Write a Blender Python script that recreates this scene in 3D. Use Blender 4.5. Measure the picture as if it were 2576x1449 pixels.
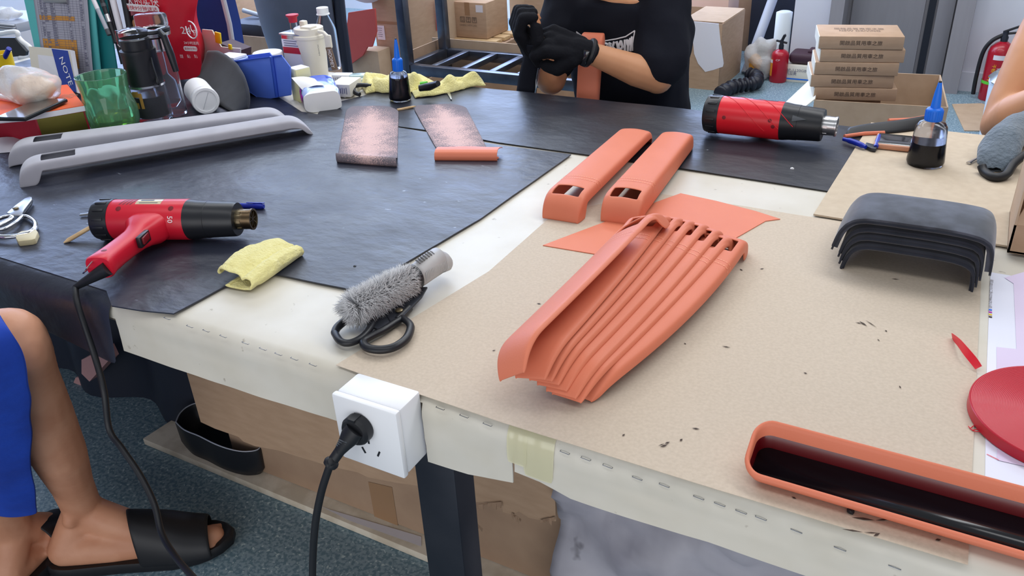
import bpy, bmesh, math, random
from math import pi, sin, cos, radians, atan2, hypot
from mathutils import Vector as V, Matrix as MX, noise as NZ
for o in list(bpy.data.objects): bpy.data.objects.remove(o)
SC = bpy.context.scene; COL = SC.collection
# ---------------------------------------------------------------- camera
FL = 2100.0; CAMH = 1.35; TZ = 0.75
RM = MX.Rotation(radians(30), 3, 'Z') @ MX.Rotation(radians(61), 3, 'X') @ MX.Rotation(radians(-3), 3, 'Z')
cd = bpy.data.cameras.new('camera'); cam = bpy.data.objects.new('camera', cd); COL.objects.link(cam)
cd.sensor_fit = 'HORIZONTAL'; cd.sensor_width = 36; cd.lens = 36 * FL / 2576; cd.clip_start = .02
cam.matrix_world = MX.Translation((0, 0, CAMH)) @ RM.to_4x4()
SC.camera = cam
# ---------------------------------------------------------------- light
wd = bpy.data.worlds.new('world'); SC.world = wd; wd.use_nodes = True
wb = wd.node_tree.nodes['Background']; wb.inputs[0].default_value = (.86, .92, 1, 1); wb.inputs[1].default_value = .45
def area(n, loc, size, energy, col=(1, 1, 1), to=None, rot=None):
    l = bpy.data.lights.new(n, 'AREA'); l.shape = 'RECTANGLE'; l.size, l.size_y = size; l.energy = energy; l.color = col
    o = bpy.data.objects.new(n, l); COL.objects.link(o); o.location = loc
    if to is not None: o.rotation_euler = (V(to) - V(loc)).to_track_quat('-Z', 'Y').to_euler()
    return o
area('ceiling_light', (-1.9, 2.3, 2.8), (2.4, .5), 36, (.96, .98, 1), (-1.5, 1.9, 0))
area('ceiling_light', (.3, 2.2, 2.8), (2.4, .5), 40, (.98, .99, 1), (.1, 1.7, 0))
area('ceiling_light', (-1.0, 4.1, 2.8), (3.4, .5), 45, (.97, .98, 1), (-1.0, 4.0, 0))
area('sheen_light', (-4.0, 4.6, 2.8), (3.4, 2.6), 210, (.66, .79, 1), (-4.0, 4.6, 0))  # unseen bluish light added to give the black sheet its sheen
area('ceiling_light', (-.4, .1, 2.8), (3.0, .5), 20, (.98, .99, 1), (-.4, .2, 0))
area('front_fill', (.4, -2.6, 1.0), (5.0, 1.9), 88, (.97, .98, 1), (-.6, 1.2, .4))  # added fill behind the camera, brightens front faces and the space under the bench
SC.view_settings.view_transform = 'Standard'; SC.view_settings.look = 'None'
SC.view_settings.exposure = -0.36; SC.view_settings.gamma = 1; SC.view_settings.use_curve_mapping = False
# ---------------------------------------------------------------- where photo points lie in the place
def ray(px, py): return RM @ V(((px - 1288) / FL, -(py - 724.5) / FL, -1))
def T(px, py, z=TZ):
    d = ray(px, py); return V((0, 0, CAMH)) + d * ((z - CAMH) / d.z)
def D(px, py, y):
    d = ray(px, py); return V((0, 0, CAMH)) + d * (y / d.y)
def DXp(px, py, x):
    d = ray(px, py); return V((0, 0, CAMH)) + d * (x / d.x)
# ---------------------------------------------------------------- materials
def lin(c):
    return tuple((v / 255 / 12.92 if v / 255 <= .04045 else ((v / 255 + .055) / 1.055) ** 2.4) for v in c) + (1,)
def mat(name, col, rough=.5, metal=0, spec=.5, col2=None, ns=20, lo=.4, hi=.6, det=4, bump=0, bs=40, trans=0, ior=1.45,
        alpha=1, sheen=0, coat=0, sx=(1, 1, 1), emit=0, col3=None, ns3=90, lo3=.66, hi3=.7, uv=False, r2=None):
    m = bpy.data.materials.new(name); m.use_nodes = True; nt = m.node_tree; b = nt.nodes['Principled BSDF']; L = nt.links.new
    I = b.inputs; I['Base Color'].default_value = lin(col); I['Roughness'].default_value = rough; I['Metallic'].default_value = metal
    I['Specular IOR Level'].default_value = spec; I['Transmission Weight'].default_value = trans; I['IOR'].default_value = ior
    I['Alpha'].default_value = alpha; I['Coat Weight'].default_value = coat; I['Coat Roughness'].default_value = .15
    I['Sheen Weight'].default_value = sheen; I['Sheen Roughness'].default_value = .5
    if emit: I['Emission Color'].default_value = lin(col); I['Emission Strength'].default_value = emit
    if col2 or bump or col3:
        tc = nt.nodes.new('ShaderNodeTexCoord'); mp = nt.nodes.new('ShaderNodeMapping'); mp.inputs['Scale'].default_value = sx
        L(tc.outputs['UV' if uv else 'Object'], mp.inputs['Vector'])
        def nz(s, d=4):
            n = nt.nodes.new('ShaderNodeTexNoise'); n.inputs['Scale'].default_value = s; n.inputs['Detail'].default_value = d
            L(mp.outputs[0], n.inputs['Vector']); return n
        def step(n, a, c):
            r = nt.nodes.new('ShaderNodeMapRange'); r.inputs['From Min'].default_value = a; r.inputs['From Max'].default_value = c
            L(n.outputs[0], r.inputs['Value']); return r
        src = None
        if col2:
            r = step(nz(ns, det), lo, hi); mx = nt.nodes.new('ShaderNodeMix'); mx.data_type = 'RGBA'
            mx.inputs[6].default_value = lin(col); mx.inputs[7].default_value = lin(col2); L(r.outputs[0], mx.inputs[0]); src = mx.outputs[2]
            if r2 is not None:
                q = nt.nodes.new('ShaderNodeMapRange'); q.inputs['To Min'].default_value = rough; q.inputs['To Max'].default_value = r2
                L(r.outputs[0], q.inputs['Value']); L(q.outputs[0], I['Roughness'])
        if col3:
            r = step(nz(ns3, 3), lo3, hi3); mx = nt.nodes.new('ShaderNodeMix'); mx.data_type = 'RGBA'
            if src: L(src, mx.inputs[6])
            else: mx.inputs[6].default_value = lin(col)
            mx.inputs[7].default_value = lin(col3); L(r.outputs[0], mx.inputs[0]); src = mx.outputs[2]
        if src: L(src, I['Base Color'])
        if bump:
            bp = nt.nodes.new('ShaderNodeBump'); bp.inputs['Strength'].default_value = bump; bp.inputs['Distance'].default_value = .01
            n = nz(bs, 5); L(n.outputs[0], bp.inputs['Height']); L(bp.outputs[0], I['Normal'])
    return m
M = {}
def mk(k, *a, **kw): M[k] = mat(k, *a, **kw)
mk('cream_vinyl', (211, 206, 195), .42, col2=(200, 193, 178), ns=9, lo=.35, hi=.75, bump=.06, bs=14, col3=(168, 160, 146), ns3=55, lo3=.7, hi3=.76)
mk('skirt_vinyl', (202, 194, 182), .45, col2=(190, 181, 168), ns=9, lo=.35, hi=.75, bump=.08, bs=14, col3=(120, 114, 108), ns3=46, lo3=.72, hi3=.78)
mk('kraft', (203, 188, 170), .8, col2=(193, 178, 160), ns=240, lo=.3, hi=.7, bump=.05, bs=300, spec=.3)
mk('kraft_board', (202, 186, 164), .8, col2=(193, 176, 154), ns=60, lo=.3, hi=.7, spec=.3)
mk('carton', (186, 156, 130), .8, col2=(176, 146, 120), ns=18, lo=.3, hi=.7, spec=.3, sx=(1, 1, 4))
mk('carton_light', (194, 168, 142), .8, col2=(184, 158, 132), ns=18, lo=.3, hi=.7, spec=.3)
mk('carton_dark', (174, 146, 122), .85, col2=(162, 134, 112), ns=12, lo=.3, hi=.7, spec=.3)
mk('carton_side', (180, 151, 126), .85, col2=(168, 139, 116), ns=6, lo=.3, hi=.7, spec=.3)
mk('carton_white', (226, 222, 210), .7)
mk('packing_tape', (156, 122, 92), .35)
mk('ink', (70, 58, 52), .8); mk('ink_grey', (128, 108, 92), .8)
mk('black_mat', (38, 41, 54), .34, spec=.6, col2=(44, 48, 62), ns=7, lo=.3, hi=.7, bump=.28, bs=22, col3=(120, 126, 140), ns3=38, lo3=.715, hi3=.76, sx=(1, 1.6, 1), r2=.46)
mk('black_sheet', (33, 35, 43), .36, spec=.5, col2=(40, 42, 52), ns=6, lo=.3, hi=.7, bump=.22, bs=16, col3=(150, 156, 165), ns3=30, lo3=.745, hi3=.77, sx=(1, 1.6, 1), r2=.46)
mk('orange', (214, 120, 90), .52, col2=(218, 124, 95), ns=14, lo=.3, hi=.7, bump=.04, bs=500, spec=.4)
mk('orange_flat', (216, 121, 90), .52, col2=(221, 128, 97), ns=10, lo=.3, hi=.7, bump=.04, bs=500, spec=.4)
mk('thread', (240, 168, 132), .6)
mk('grey_suede', (176, 175, 184), .9, col2=(166, 165, 174), ns=22, lo=.3, hi=.7, sheen=.3, spec=.2)
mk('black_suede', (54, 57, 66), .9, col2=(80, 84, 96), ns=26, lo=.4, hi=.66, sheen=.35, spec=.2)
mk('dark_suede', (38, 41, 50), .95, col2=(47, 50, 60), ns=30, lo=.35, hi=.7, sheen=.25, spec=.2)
mk('red_plastic', (205, 24, 48), .36, spec=.5); mk('red_bright', (214, 26, 42), .33, spec=.5)
mk('red_dark', (120, 10, 26), .5)
mk('black_plastic', (26, 28, 34), .38); mk('black_rubber', (24, 25, 30), .5); mk('grey_plastic', (74, 78, 84), .45)
mk('steel', (190, 190, 192), .28, metal=1); mk('burnt_steel', (150, 138, 112), .35, metal=1, col2=(96, 80, 62), ns=30)
mk('chrome', (215, 216, 220), .15, metal=1)
mk('dark_steel', (44, 48, 58), .42, metal=.55, col2=(60, 62, 70), ns=8, lo=.35, hi=.7)
mk('rack_steel', (112, 118, 130), .3, metal=.85, col2=(78, 82, 94), ns=9, lo=.3, hi=.7)
mk('white_plastic', (235, 236, 240), .35); mk('white_matte', (232, 232, 234), .7); mk('off_white', (226, 220, 206), .45)
mk('paper_white', (230, 230, 238), .75); mk('paper_lilac', (214, 200, 226), .55); mk('paper_cool', (222, 224, 240), .5, coat=.3)
mk('yellow_cloth', (238, 229, 162), .95, col2=(228, 217, 146), ns=60, lo=.3, hi=.7, bump=.5, bs=240, sheen=.3, spec=.1)
mk('blue_plastic', (50, 88, 200), .35, trans=.15); mk('blue_bin', (84, 118, 222), .4, col2=(96, 130, 230), ns=5)
mk('blue_cap', (14, 110, 226), .4); mk('blue_pen', (22, 44, 165), .35); mk('blue_cloth', (18, 66, 176), .85, bump=.25, bs=30, col2=(14, 56, 156), ns=7)
mk('navy', (22, 52, 130), .7, col2=(18, 44, 112), ns=4)
mk('glass', (240, 246, 246), .03, trans=1, ior=1.45); mk('green_glass', (178, 240, 200), .04, trans=.91, ior=1.4)
mk('clear_plastic', (238, 240, 246), .09, trans=.975, ior=1.1); mk('tea', (196, 170, 60), .05, trans=.9, ior=1.33)
mk('dark_liquid', (12, 15, 26), .2)
mk('smoked', (196, 198, 208), .12, trans=1, ior=1.3)
mk('wood', (206, 176, 134), .6, col2=(190, 158, 116), ns=6, sx=(1, 12, 12)); mk('plywood', (220, 208, 190), .7, col2=(200, 186, 166), ns=20)
mk('skin', (206, 150, 112), .5, col2=(198, 140, 102), ns=9, spec=.35); mk('skin_leg', (206, 150, 120), .5, col2=(196, 138, 108), ns=12, spec=.4, bump=.06, bs=60)
mk('skin_heel', (204, 140, 116), .55); mk('nail', (226, 176, 152), .4); mk('hair', (18, 16, 16), .5)
mk('shirt', (25, 27, 36), .92, bump=.15, bs=30, spec=.2); mk('glove', (20, 21, 27), .9, spec=.2, bump=.2, bs=160)
mk('eye', (235, 235, 230), .2); mk('lip', (170, 96, 84), .5)
mk('wall_paint', (222, 224, 234), .8, col2=(215, 217, 228), ns=2, spec=.2); mk('wall_grey', (186, 188, 196), .8, spec=.2)
mk('door_grey', (150, 147, 152), .5, col2=(147, 144, 149), ns=4, sx=(10, 10, 1)); mk('door_dark', (26, 30, 42), .5)
mk('floor', (138, 160, 172), .42, col2=(102, 130, 144), ns=120, lo=.46, hi=.56, col3=(184, 202, 206), ns3=100, lo3=.60, hi3=.66, spec=.5)
mk('coral', (206, 92, 84), .8, col2=(198, 84, 78), ns=3)
mk('chair_grey', (84, 90, 106), .42, col2=(92, 98, 116), ns=3); mk('chair_dark', (34, 40, 56), .5)
mk('wax', (206, 194, 158), .55, col2=(190, 178, 142), ns=14)
mk('brush_grey', (178, 176, 176), .5); mk('brush_groove', (112, 110, 110), .7); mk('bristle', (205, 205, 208), .7)
mk('tape_yellow', (218, 212, 176), .18, coat=.5, alpha=.75)
mk('gold', (150, 140, 70), .22, metal=.8); mk('gift_red', (186, 26, 54), .5)
mk('orange_paper', (236, 96, 40), .7); mk('teal', (96, 196, 196), .6); mk('teal_dark', (30, 130, 134), .5); mk('lime', (96, 200, 60), .6)
mk('bag_red', (206, 26, 50), .35, bump=.35, bs=9, col2=(196, 20, 44), ns=6); mk('white_print', (240, 238, 242), .6)
mk('film', (240, 238, 236), .25, trans=.55, ior=1.1, bump=.6, bs=30); mk('bun', (238, 204, 168), .7)
mk('amber', (214, 150, 60), .6); mk('amber_dark', (176, 130, 62), .6); mk('sheet_grey', (176, 176, 190), .8); mk('sheet_line', (120, 120, 140), .8)
mk('note_cream', (226, 220, 206), .6); mk('note_blue', (40, 66, 160), .5); mk('yellow', (238, 204, 30), .5); mk('pale_yellow', (232, 228, 176), .6)
mk('screen', (16, 18, 24), .06, coat=1, spec=.6); mk('copper', (196, 138, 108), .4)
mk('tape_red', (184, 12, 40), .42, coat=.15); mk('tape_red_side', (226, 30, 50), .4)
mk('gloss_black', (12, 14, 20), .2, spec=.6, coat=.35); mk('glue_red', (84, 6, 14), .25, coat=.3)
mk('ext_red', (170, 16, 40), .3, coat=.3); mk('label_orange', (222, 140, 40), .6); mk('label_white', (224, 222, 230), .6)
mk('maroon', (66, 40, 54), .6); mk('grey_cloth', (108, 120, 132), .95, col2=(96, 108, 120), ns=40, bump=.5, bs=150, sheen=.3)
mk('foil', (196, 204, 208), .25, metal=.8); mk('bucket', (214, 228, 242), .4); mk('brown_tag', (120, 98, 82), .6)
mk('magenta', (186, 40, 170), .5); mk('tissue_blue', (30, 86, 214), .25, coat=.5); mk('tissue_pale', (168, 190, 236), .25, coat=.4)
mk('pink_paper', (196, 150, 150), .8); mk('glass_sheet', (190, 214, 216), .15, trans=.3)
mk('sky_pane', (190, 212, 255), .5, emit=7)
mk('tile', (176, 168, 164), .5); mk('pipe_grey', (168, 172, 184), .45); mk('foam', (226, 234, 240), .6, trans=.2); mk('corrugated', (28, 30, 42), .4)
mk('sheeting', (172, 170, 180), .5, col2=(150, 148, 160), ns=5, col3=(120, 118, 126), ns3=14, lo3=.68, hi3=.74)
mk('pink_card', (214, 180, 164), .8)
# ---------------------------------------------------------------- mesh building
class B:
    def __init__(s): s.bm = bmesh.new(); s.uv = None
    def faces(s, vs, fs):
        q = [s.bm.verts.new(v) for v in vs]
        for f in fs:
            try: s.bm.faces.new([q[i] for i in f])
            except ValueError: pass
        return q
    def box(s, c, d, rot=None, bev=0, seg=2):
        t = bmesh.new(); bmesh.ops.create_cube(t, size=1)
        for v in t.verts: v.co = V((v.co.x * d[0], v.co.y * d[1], v.co.z * d[2]))
        if bev: bmesh.ops.bevel(t, geom=t.edges[:], offset=bev, segments=seg, profile=.5, affect='EDGES')
        m = MX.Translation(c) @ (rot.to_4x4() if rot else MX.Identity(4)); return s.add(t, m)
    def add(s, t, m=None):
        if m is not None: t.transform(m)
        me = bpy.data.meshes.new('tmp'); t.to_mesh(me); t.free(); s.bm.from_mesh(me); bpy.data.meshes.remove(me); return s
    def loft(s, rings, caps=True, closed=True):
        vs = [[s.bm.verts.new(p) for p in r] for r in rings]; n = len(rings[0])
        for a, b in zip(vs, vs[1:]):
            for i in range(n if closed else n - 1):
                j = (i + 1) % n; s.bm.faces.new((a[i], a[j], b[j], b[i]))
        if caps and closed:
            s.bm.faces.new(vs[0][::-1]); s.bm.faces.new(vs[-1])
        return s
    def lathe(s, prof, o=(0, 0, 0), ax=(0, 0, 1), n=32, caps=True):
        q = V((0, 0, 1)).rotation_difference(V(ax)).to_matrix(); o = V(o)
        return s.loft([[o + q @ V((max(r, 1e-5) * cos(2 * pi * i / n), max(r, 1e-5) * sin(2 * pi * i / n), z)) for i in range(n)] for r, z in prof], caps)
    def cyl(s, a, b, r, r1=None, n=20):
        a, b = V(a), V(b); d = b - a
        return s.lathe([(r, 0), (r if r1 is None else r1, d.length)], a, d, n)
    def tube(s, pts, r, n=10, closed=False, sy=1.0, up=None):
        pts = [V(p) for p in pts]; rr = r if isinstance(r, (list, tuple)) else [r] * len(pts); rings = []; pn = None; N = len(pts)
        for i, p in enumerate(pts):
            if closed: t = pts[(i + 1) % N] - pts[i - 1]
            else: t = pts[min(i + 1, N - 1)] - pts[max(i - 1, 0)]
            t.normalize()
            if up is not None: a = V(up) - t * t.dot(V(up))
            elif pn is None: a = t.orthogonal()
            else: a = pn - t * t.dot(pn)
            a.normalize(); pn = a; b = t.cross(a)
            rings.append([p + (a * cos(2 * pi * k / n) * sy + b * sin(2 * pi * k / n)) * rr[i] for k in range(n)])
        if closed: rings.append(rings[0]); return s.loft(rings, False)
        return s.loft(rings)
    def ball(s, c, r, sc=(1, 1, 1), n=12, rot=None):
        t = bmesh.new(); bmesh.ops.create_uvsphere(t, u_segments=n * 2, v_segments=n, radius=1)
        m = MX.Translation(c) @ (rot.to_4x4() if rot else MX.Identity(4)) @ MX.Diagonal((r * sc[0], r * sc[1], r * sc[2], 1)); return s.add(t, m)
    def limb(s, pts, n=14):
        for a, b in zip(pts, pts[1:]): s.cyl(a[:3], b[:3], a[3], b[3], n)
        for p in pts: s.ball(p[:3], p[3], n=8)
        return s
    def prism(s, poly, z0, z1, bev=0):
        t = bmesh.new(); a = [t.verts.new((p[0], p[1], z0)) for p in poly]; f = t.faces.new(a)
        r = bmesh.ops.extrude_face_region(t, geom=[f]); bmesh.ops.translate(t, verts=[e for e in r['geom'] if isinstance(e, bmesh.types.BMVert)], vec=(0, 0, z1 - z0))
        bmesh.ops.recalc_face_normals(t, faces=t.faces[:])
        if bev: bmesh.ops.bevel(t, geom=t.edges[:], offset=bev, segments=2, profile=.5, affect='EDGES')
        return s.add(t)
    def grid(s, f, us, vs, skip=None, uv=True):
        if isinstance(us, int): us = [i / us for i in range(us + 1)]
        if isinstance(vs, int): vs = [i / vs for i in range(vs + 1)]
        l = s.bm.loops.layers.uv.verify()
        q = [[s.bm.verts.new(f(u, v)) for v in vs] for u in us]
        for i in range(len(us) - 1):
            for j in range(len(vs) - 1):
                if skip and skip((us[i] + us[i + 1]) / 2, (vs[j] + vs[j + 1]) / 2): continue
                fc = s.bm.faces.new((q[i][j], q[i + 1][j], q[i + 1][j + 1], q[i][j + 1]))
                for lp, (a, b) in zip(fc.loops, ((i, j), (i + 1, j), (i + 1, j + 1), (i, j + 1))): lp[l].uv = (us[a], vs[b])
        return s
def mesh_of(b, ang=40, recalc=True):
    if recalc: bmesh.ops.recalc_face_normals(b.bm, faces=b.bm.faces[:])
    me = bpy.data.meshes.new('mesh'); b.bm.to_mesh(me); b.bm.free()
    for p in me.polygons: p.use_smooth = True
    if ang < 180: me.set_sharp_from_angle(angle=radians(ang))
    return me
def props(o, label, cat, group=None, kind=None):
    if label: o['label'] = label
    if cat: o['category'] = cat
    if group: o['group'] = group
    if kind: o['kind'] = kind
    return o
def root_m(p):
    return MX.Identity(4) if p is None else root_m(p.parent) @ p.matrix_basis
def ev(o):
    dg = bpy.context.evaluated_depsgraph_get(); dg.update(); return bpy.data.meshes.new_from_object(o.evaluated_get(dg), depsgraph=dg)
def bake(b, mods, ang=60):
    """mesh of b with modifiers applied"""
    o = bpy.data.objects.new('tmp', mesh_of(b, 180)); COL.objects.link(o)
    for t, kw in mods:
        m = o.modifiers.new(t, t)
        for k, v in kw.items(): setattr(m, k, v)
    me = ev(o); old = o.data; bpy.data.objects.remove(o); bpy.data.meshes.remove(old)
    for p in me.polygons: p.use_smooth = True
    if ang < 180: me.set_sharp_from_angle(angle=radians(ang))
    return me
def obj(name, b, m, parent=None, loc=None, wl=True, ang=40, mods=None, label=None):
    """one mesh object; wl: vertices are given in the place's own coordinates"""
    me = b if isinstance(b, bpy.types.Mesh) else (bake(b, mods, ang) if mods else mesh_of(b, ang))
    me.name = name; o = bpy.data.objects.new(name, me); COL.objects.link(o)
    for x in (m if isinstance(m, (list, tuple)) else [m]): me.materials.append(M[x])
    if parent is not None:
        o.parent = parent
        if wl: me.transform(root_m(parent).inverted())
    elif loc is not None:
        o.location = loc
        if wl: me.transform(MX.Translation(-V(loc)))
    if label: o['label'] = label
    return o
def thing(name, label, cat, loc=(0, 0, 0), rz=0, group=None, rot=None):
    o = bpy.data.objects.new(name, None); COL.objects.link(o); o.empty_display_size = .05
    o.location = loc; o.rotation_euler = rot.to_euler() if rot else (0, 0, rz)
    return props(o, label, cat, group)
def single(name, b, m, label, cat, loc, group=None, wl=True, **kw):
    return props(obj(name, b, m, None, loc, wl, **kw), label, cat, group)
def struct(name, b, m, **kw):
    o = obj(name, b, m, **kw); o['kind'] = 'structure'; return o
def dup(o, loc=None, rot=None, label=None, group=None, parent=None):
    c = o.copy(); COL.objects.link(c)
    if parent is not None: c.parent = parent
    if loc is not None: c.location = loc
    if rot is not None: c.rotation_euler = rot
    if label: c['label'] = label
    if group: c['group'] = group
    for ch in list(o.children): dup(ch, parent=c)
    return c
SOL = lambda t, off=-1: ('SOLIDIFY', dict(thickness=t, offset=off))
SUB = lambda l=1: ('SUBSURF', dict(levels=l, render_levels=l))
BEV = lambda w, s=2: ('BEVEL', dict(width=w, segments=s, limit_method='ANGLE', angle_limit=radians(40)))
REM = lambda v: ('REMESH', dict(mode='VOXEL', voxel_size=v))
SMO = lambda n, f=.5: ('SMOOTH', dict(iterations=n, factor=f))
def text(name, s, m, parent, o, x, y, w=None, h=.02, ext=.0004, wl=True, shear=0, spacing=1):
    """flat lettering centred at o, running along x, upright along y"""
    c = bpy.data.curves.new('txt', 'FONT'); c.body = s; c.align_x = 'CENTER'; c.align_y = 'CENTER'; c.extrude = 0; c.shear = shear; c.space_character = spacing
    c.resolution_u = 2; t = bpy.data.objects.new('txt', c); COL.objects.link(t); me = ev(t); bpy.data.objects.remove(t); bpy.data.curves.remove(c)
    xs = [v.co.x for v in me.vertices]; ys = [v.co.y for v in me.vertices]
    if not xs: return None
    cx, cy, ww, hh = (max(xs) + min(xs)) / 2, (max(ys) + min(ys)) / 2, max(xs) - min(xs), max(ys) - min(ys)
    kx = (w / ww) if w else h / hh; ky = h / hh
    x = V(x).normalized(); y = V(y); y = (y - x * y.dot(x)).normalized(); n = x.cross(y)
    for v in me.vertices: v.co = V(o) + x * (v.co.x - cx) * kx + y * (v.co.y - cy) * ky + n * ext
    me.materials.clear()
    return obj(name, me, m, parent, wl=wl)
rnd = random.Random(7)
def nz3(p, s=1, o=0): return NZ.noise(V((p[0] * s + o, p[1] * s + o * .7, p[2] * s - o)))
def lerp(a, b, t): return a + (b - a) * t
def pl(tab, x):
    """piecewise linear table"""
    if x <= tab[0][0]: return tab[0][1]
    for (a, b), (c, d) in zip(tab, tab[1:]):
        if x <= c: return b + (d - b) * (x - a) / (c - a)
    return tab[-1][1]
def spline(pts, n=8):
    """Catmull-Rom through points"""
    pts = [V(p) for p in pts]; out = []
    for i in range(len(pts) - 1):
        p0, p1, p2, p3 = pts[max(i - 1, 0)], pts[i], pts[i + 1], pts[min(i + 2, len(pts) - 1)]
        for k in range(n):
            t = k / n; out.append(.5 * ((2 * p1) + (p2 - p0) * t + (2 * p0 - 5 * p1 + 4 * p2 - p3) * t * t + (3 * p1 - p0 - 3 * p2 + p3) * t ** 3))
    return out + [pts[-1]]
# ================================================================ the room
FY = 5.0; WX = -5.2; RX = 2.6
b = B(); b.grid(lambda u, v: V((lerp(WX, RX, u), lerp(-1.0, FY + 1.4, v), 0)), 8, 8); struct('floor', b, 'floor')
xa, xb = D(2093, 60, FY).x - .005, D(2412, 215, FY).x
BY = 6.0; xp = D(1990, 100, FY).x
b = B(); b.box(((WX + xp) / 2, BY + .06, .55), (xp - WX, .12, 1.1)); b.box(((WX + xp) / 2, BY + .06, 2.7), (xp - WX, .12, .2)); b.box(((xp - 1.2) / 2 - .0, BY + .06, 1.85), (-1.2 - xp if 0 else abs(xp + 1.2), .12, 1.5)); b.box((WX + .15, BY + .06, 1.85), (.3, .12, 1.5)); struct('wall_back', b, 'wall_paint')
b = B(); b.box(((xp + xa) / 2, FY + .06, 1.4), (xa - xp, .12, 2.8)); b.box((xp + .06, (FY + BY) / 2 + .08, 1.4), (.12, BY - FY - .06, 2.8)); struct('wall_pillar', b, 'wall_paint')
w2 = struct('window_2', B().box(((WX - 1.2) / 2 + .15, BY + .1, 1.85), (-1.2 - WX - .3, .01, 1.5)), 'sky_pane'); fr = B()
for k in range(5): fr.box((lerp(WX + .32, -1.22, k / 4), BY + .06, 1.85), (.05, .06, 1.5))
for z in (1.12, 2.58): fr.box(((WX - 1.2) / 2 + .15, BY + .06, z), (-1.2 - WX - .3, .06, .05))
obj('window_frame', fr, 'white_plastic', w2)
b = B(); b.box(((RX + xb) / 2, FY + .06, 1.4), (RX - xb, .12, 2.8)); b.box(((xa + xb) / 2, FY + .06, 2.5), (xb - xa, .12, .6)); struct('wall_back_right', b, 'wall_paint')
b = B(); b.box((WX - .06, 3.0, .6), (.12, 6.0, 1.2)); b.box((WX - .06, 3.0, 2.65), (.12, 6.0, .3)); b.box((WX - .06, .9, 1.85), (.12, 1.8, 1.3)); b.box((WX - .06, 5.5, 1.85), (.12, 1.0, 1.3)); struct('wall_left', b, 'wall_grey')
w = struct('window_1', B().box((WX - .1, 3.4, 1.85), (.01, 3.2, 1.3)), 'sky_pane')
fr = B()
for y in (1.82, 2.86, 3.9, 4.98): fr.box((WX - .06, y, 1.85), (.06, .05, 1.3))
for z in (1.22, 2.48): fr.box((WX - .06, 3.4, z), (.06, 3.2, .05))
obj('window_frame', fr, 'white_plastic', w)
bt = DXp(30, 38, WX).z
b = B(); b.box((WX + .012, 3.0, bt / 2), (.024, 6.0, bt)); b.box((WX + .013, 3.0, bt + .004), (.03, 6.0, .012)); struct('baseboard_left', b, 'tile')
b = B(); b.box((xb + .9, FY - .008, .05), (1.8, .016, .1)); struct('baseboard_back', b, 'wall_paint')
# double door set in the back wall
yd = FY + .07
d = struct('door_1', B().box(((xa + xb) / 2, yd + .06, 1.1), (xb - xa, .04, 2.2)), 'door_grey')
g0, g1 = D(2336, 60, yd), D(2400, 60, yd)
jl = D(2124, 60, FY).x
b = B(); b.box(((xa + jl) / 2, FY - .01, 1.1), (jl - xa, .16, 2.2)); b.box(((g1.x + xb) / 2, FY - .01, 1.1), (xb - g1.x, .16, 2.2)); b.box(((xa + xb) / 2, FY - .01, 2.23), (xb - xa, .16, .08)); obj('door_frame', b, 'door_grey', d)
b = B(); b.box((g0.x, yd + .035, 1.1), (.035, .02, 2.2)); obj('door_gap', b, 'door_dark', d)
b = B(); b.box(((jl + g0.x) / 2 - .008, yd + .03, 1.1), (g0.x - jl - .05, .03, 2.19), bev=.003); obj('door_leaf', b, 'door_grey', d)
b = B(); b.box(((g1.x + g0.x) / 2 + .008, yd + .03, 1.1), (g1.x - g0.x - .04, .03, 2.19), bev=.003); obj('door_leaf', b, 'door_grey', d)
# ================================================================ the workbench
FE, BE = .652, 1.845; XL, XR = -2.75, 1.05
bench = thing('workbench', 'large cream vinyl covered workbench on dark steel legs with stapled front edge', 'table', (-.6, 1.25, 0))
b = B(); b.box(((XL + XR) / 2, (FE + BE) / 2, TZ - .024), (XR - XL, BE - FE - .02, .034)); obj('tabletop', b, 'plywood', bench)
sk = [(-1.07, .668), (-.904, .672), (-.641, .671), (-.6, .668), (-.53, .651), (-.45, .655), (-.386, .668), (-.383, .69), (-.35, .684), (-.31, .676), (-.25, .678), (-.15, .683), (-.061, .68), (.2, .672), (1.05, .67)]
STP = [(415, 803), (472, 823), (513, 834), (556, 848), (612, 865), (656, 880), (695, 893), (735, 905), (782, 920), (1103, 1030), (1163, 1050), (1222, 1071),
       (1417, 1142), (1470, 1158), (1525, 1177), (1600, 1207), (1668, 1225), (1755, 1256), (1808, 1273), (1862, 1292), (1912, 1308), (2002, 1340), (2112, 1385), (2250, 1432)]
SP = [D(x, y, FE - .004) for x, y in STP]
us = sorted([XL + i * .04 for i in range(96)] + [-.607, -.604, -.511, -.508, -.3865, -.3835] + [p.x + d for p in SP for d in (-.012, 0, .012)])
us = [u for u in us if XL <= u <= XR]
path = [(0, BE, .001), (0, 1.4, .001), (0, 1.0, .001), (0, .70, .001), (0, FE + .018, 0), (0, FE + .009, -.0028), (0, FE + .003, -.009), (0, FE, -.018), (0, FE - .001, -.026), (0, FE - .001, -.034)]
def vin(u, v):
    k = int(round(v))
    if k < len(path):
        p = path[k]; q = V((u, p[1], TZ + p[2]))
    else:
        zb = pl(sk, u); t = (k - len(path) + 1) / 5; q = V((u, FE - .001 + .004 * sin(u * 9) * t - .003 * t, lerp(TZ - .034, zb, t)))
    if k >= 5:
        for p in SP:
            dd = hypot(q.x - p.x, (q.z - p.z) * 1.3)
            if dd < .02: q.y += .0035 * (1 - dd / .02) ** 1.5
        q.y += .0012 * NZ.noise(V((u * 16, k * .7, 0)))
    return q
hole = lambda u, v: (-.606 < u < -.5105 and v > 5.5) or u < -1.075 and v > 7.5 or (-.386 < u < -.3835 and v > 9.5)
obj('vinyl_cover', B().grid(vin, us, [float(i) for i in range(len(path) + 5)], hole), ['cream_vinyl'], bench, mods=[SOL(.0016, 1)], ang=60)
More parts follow.
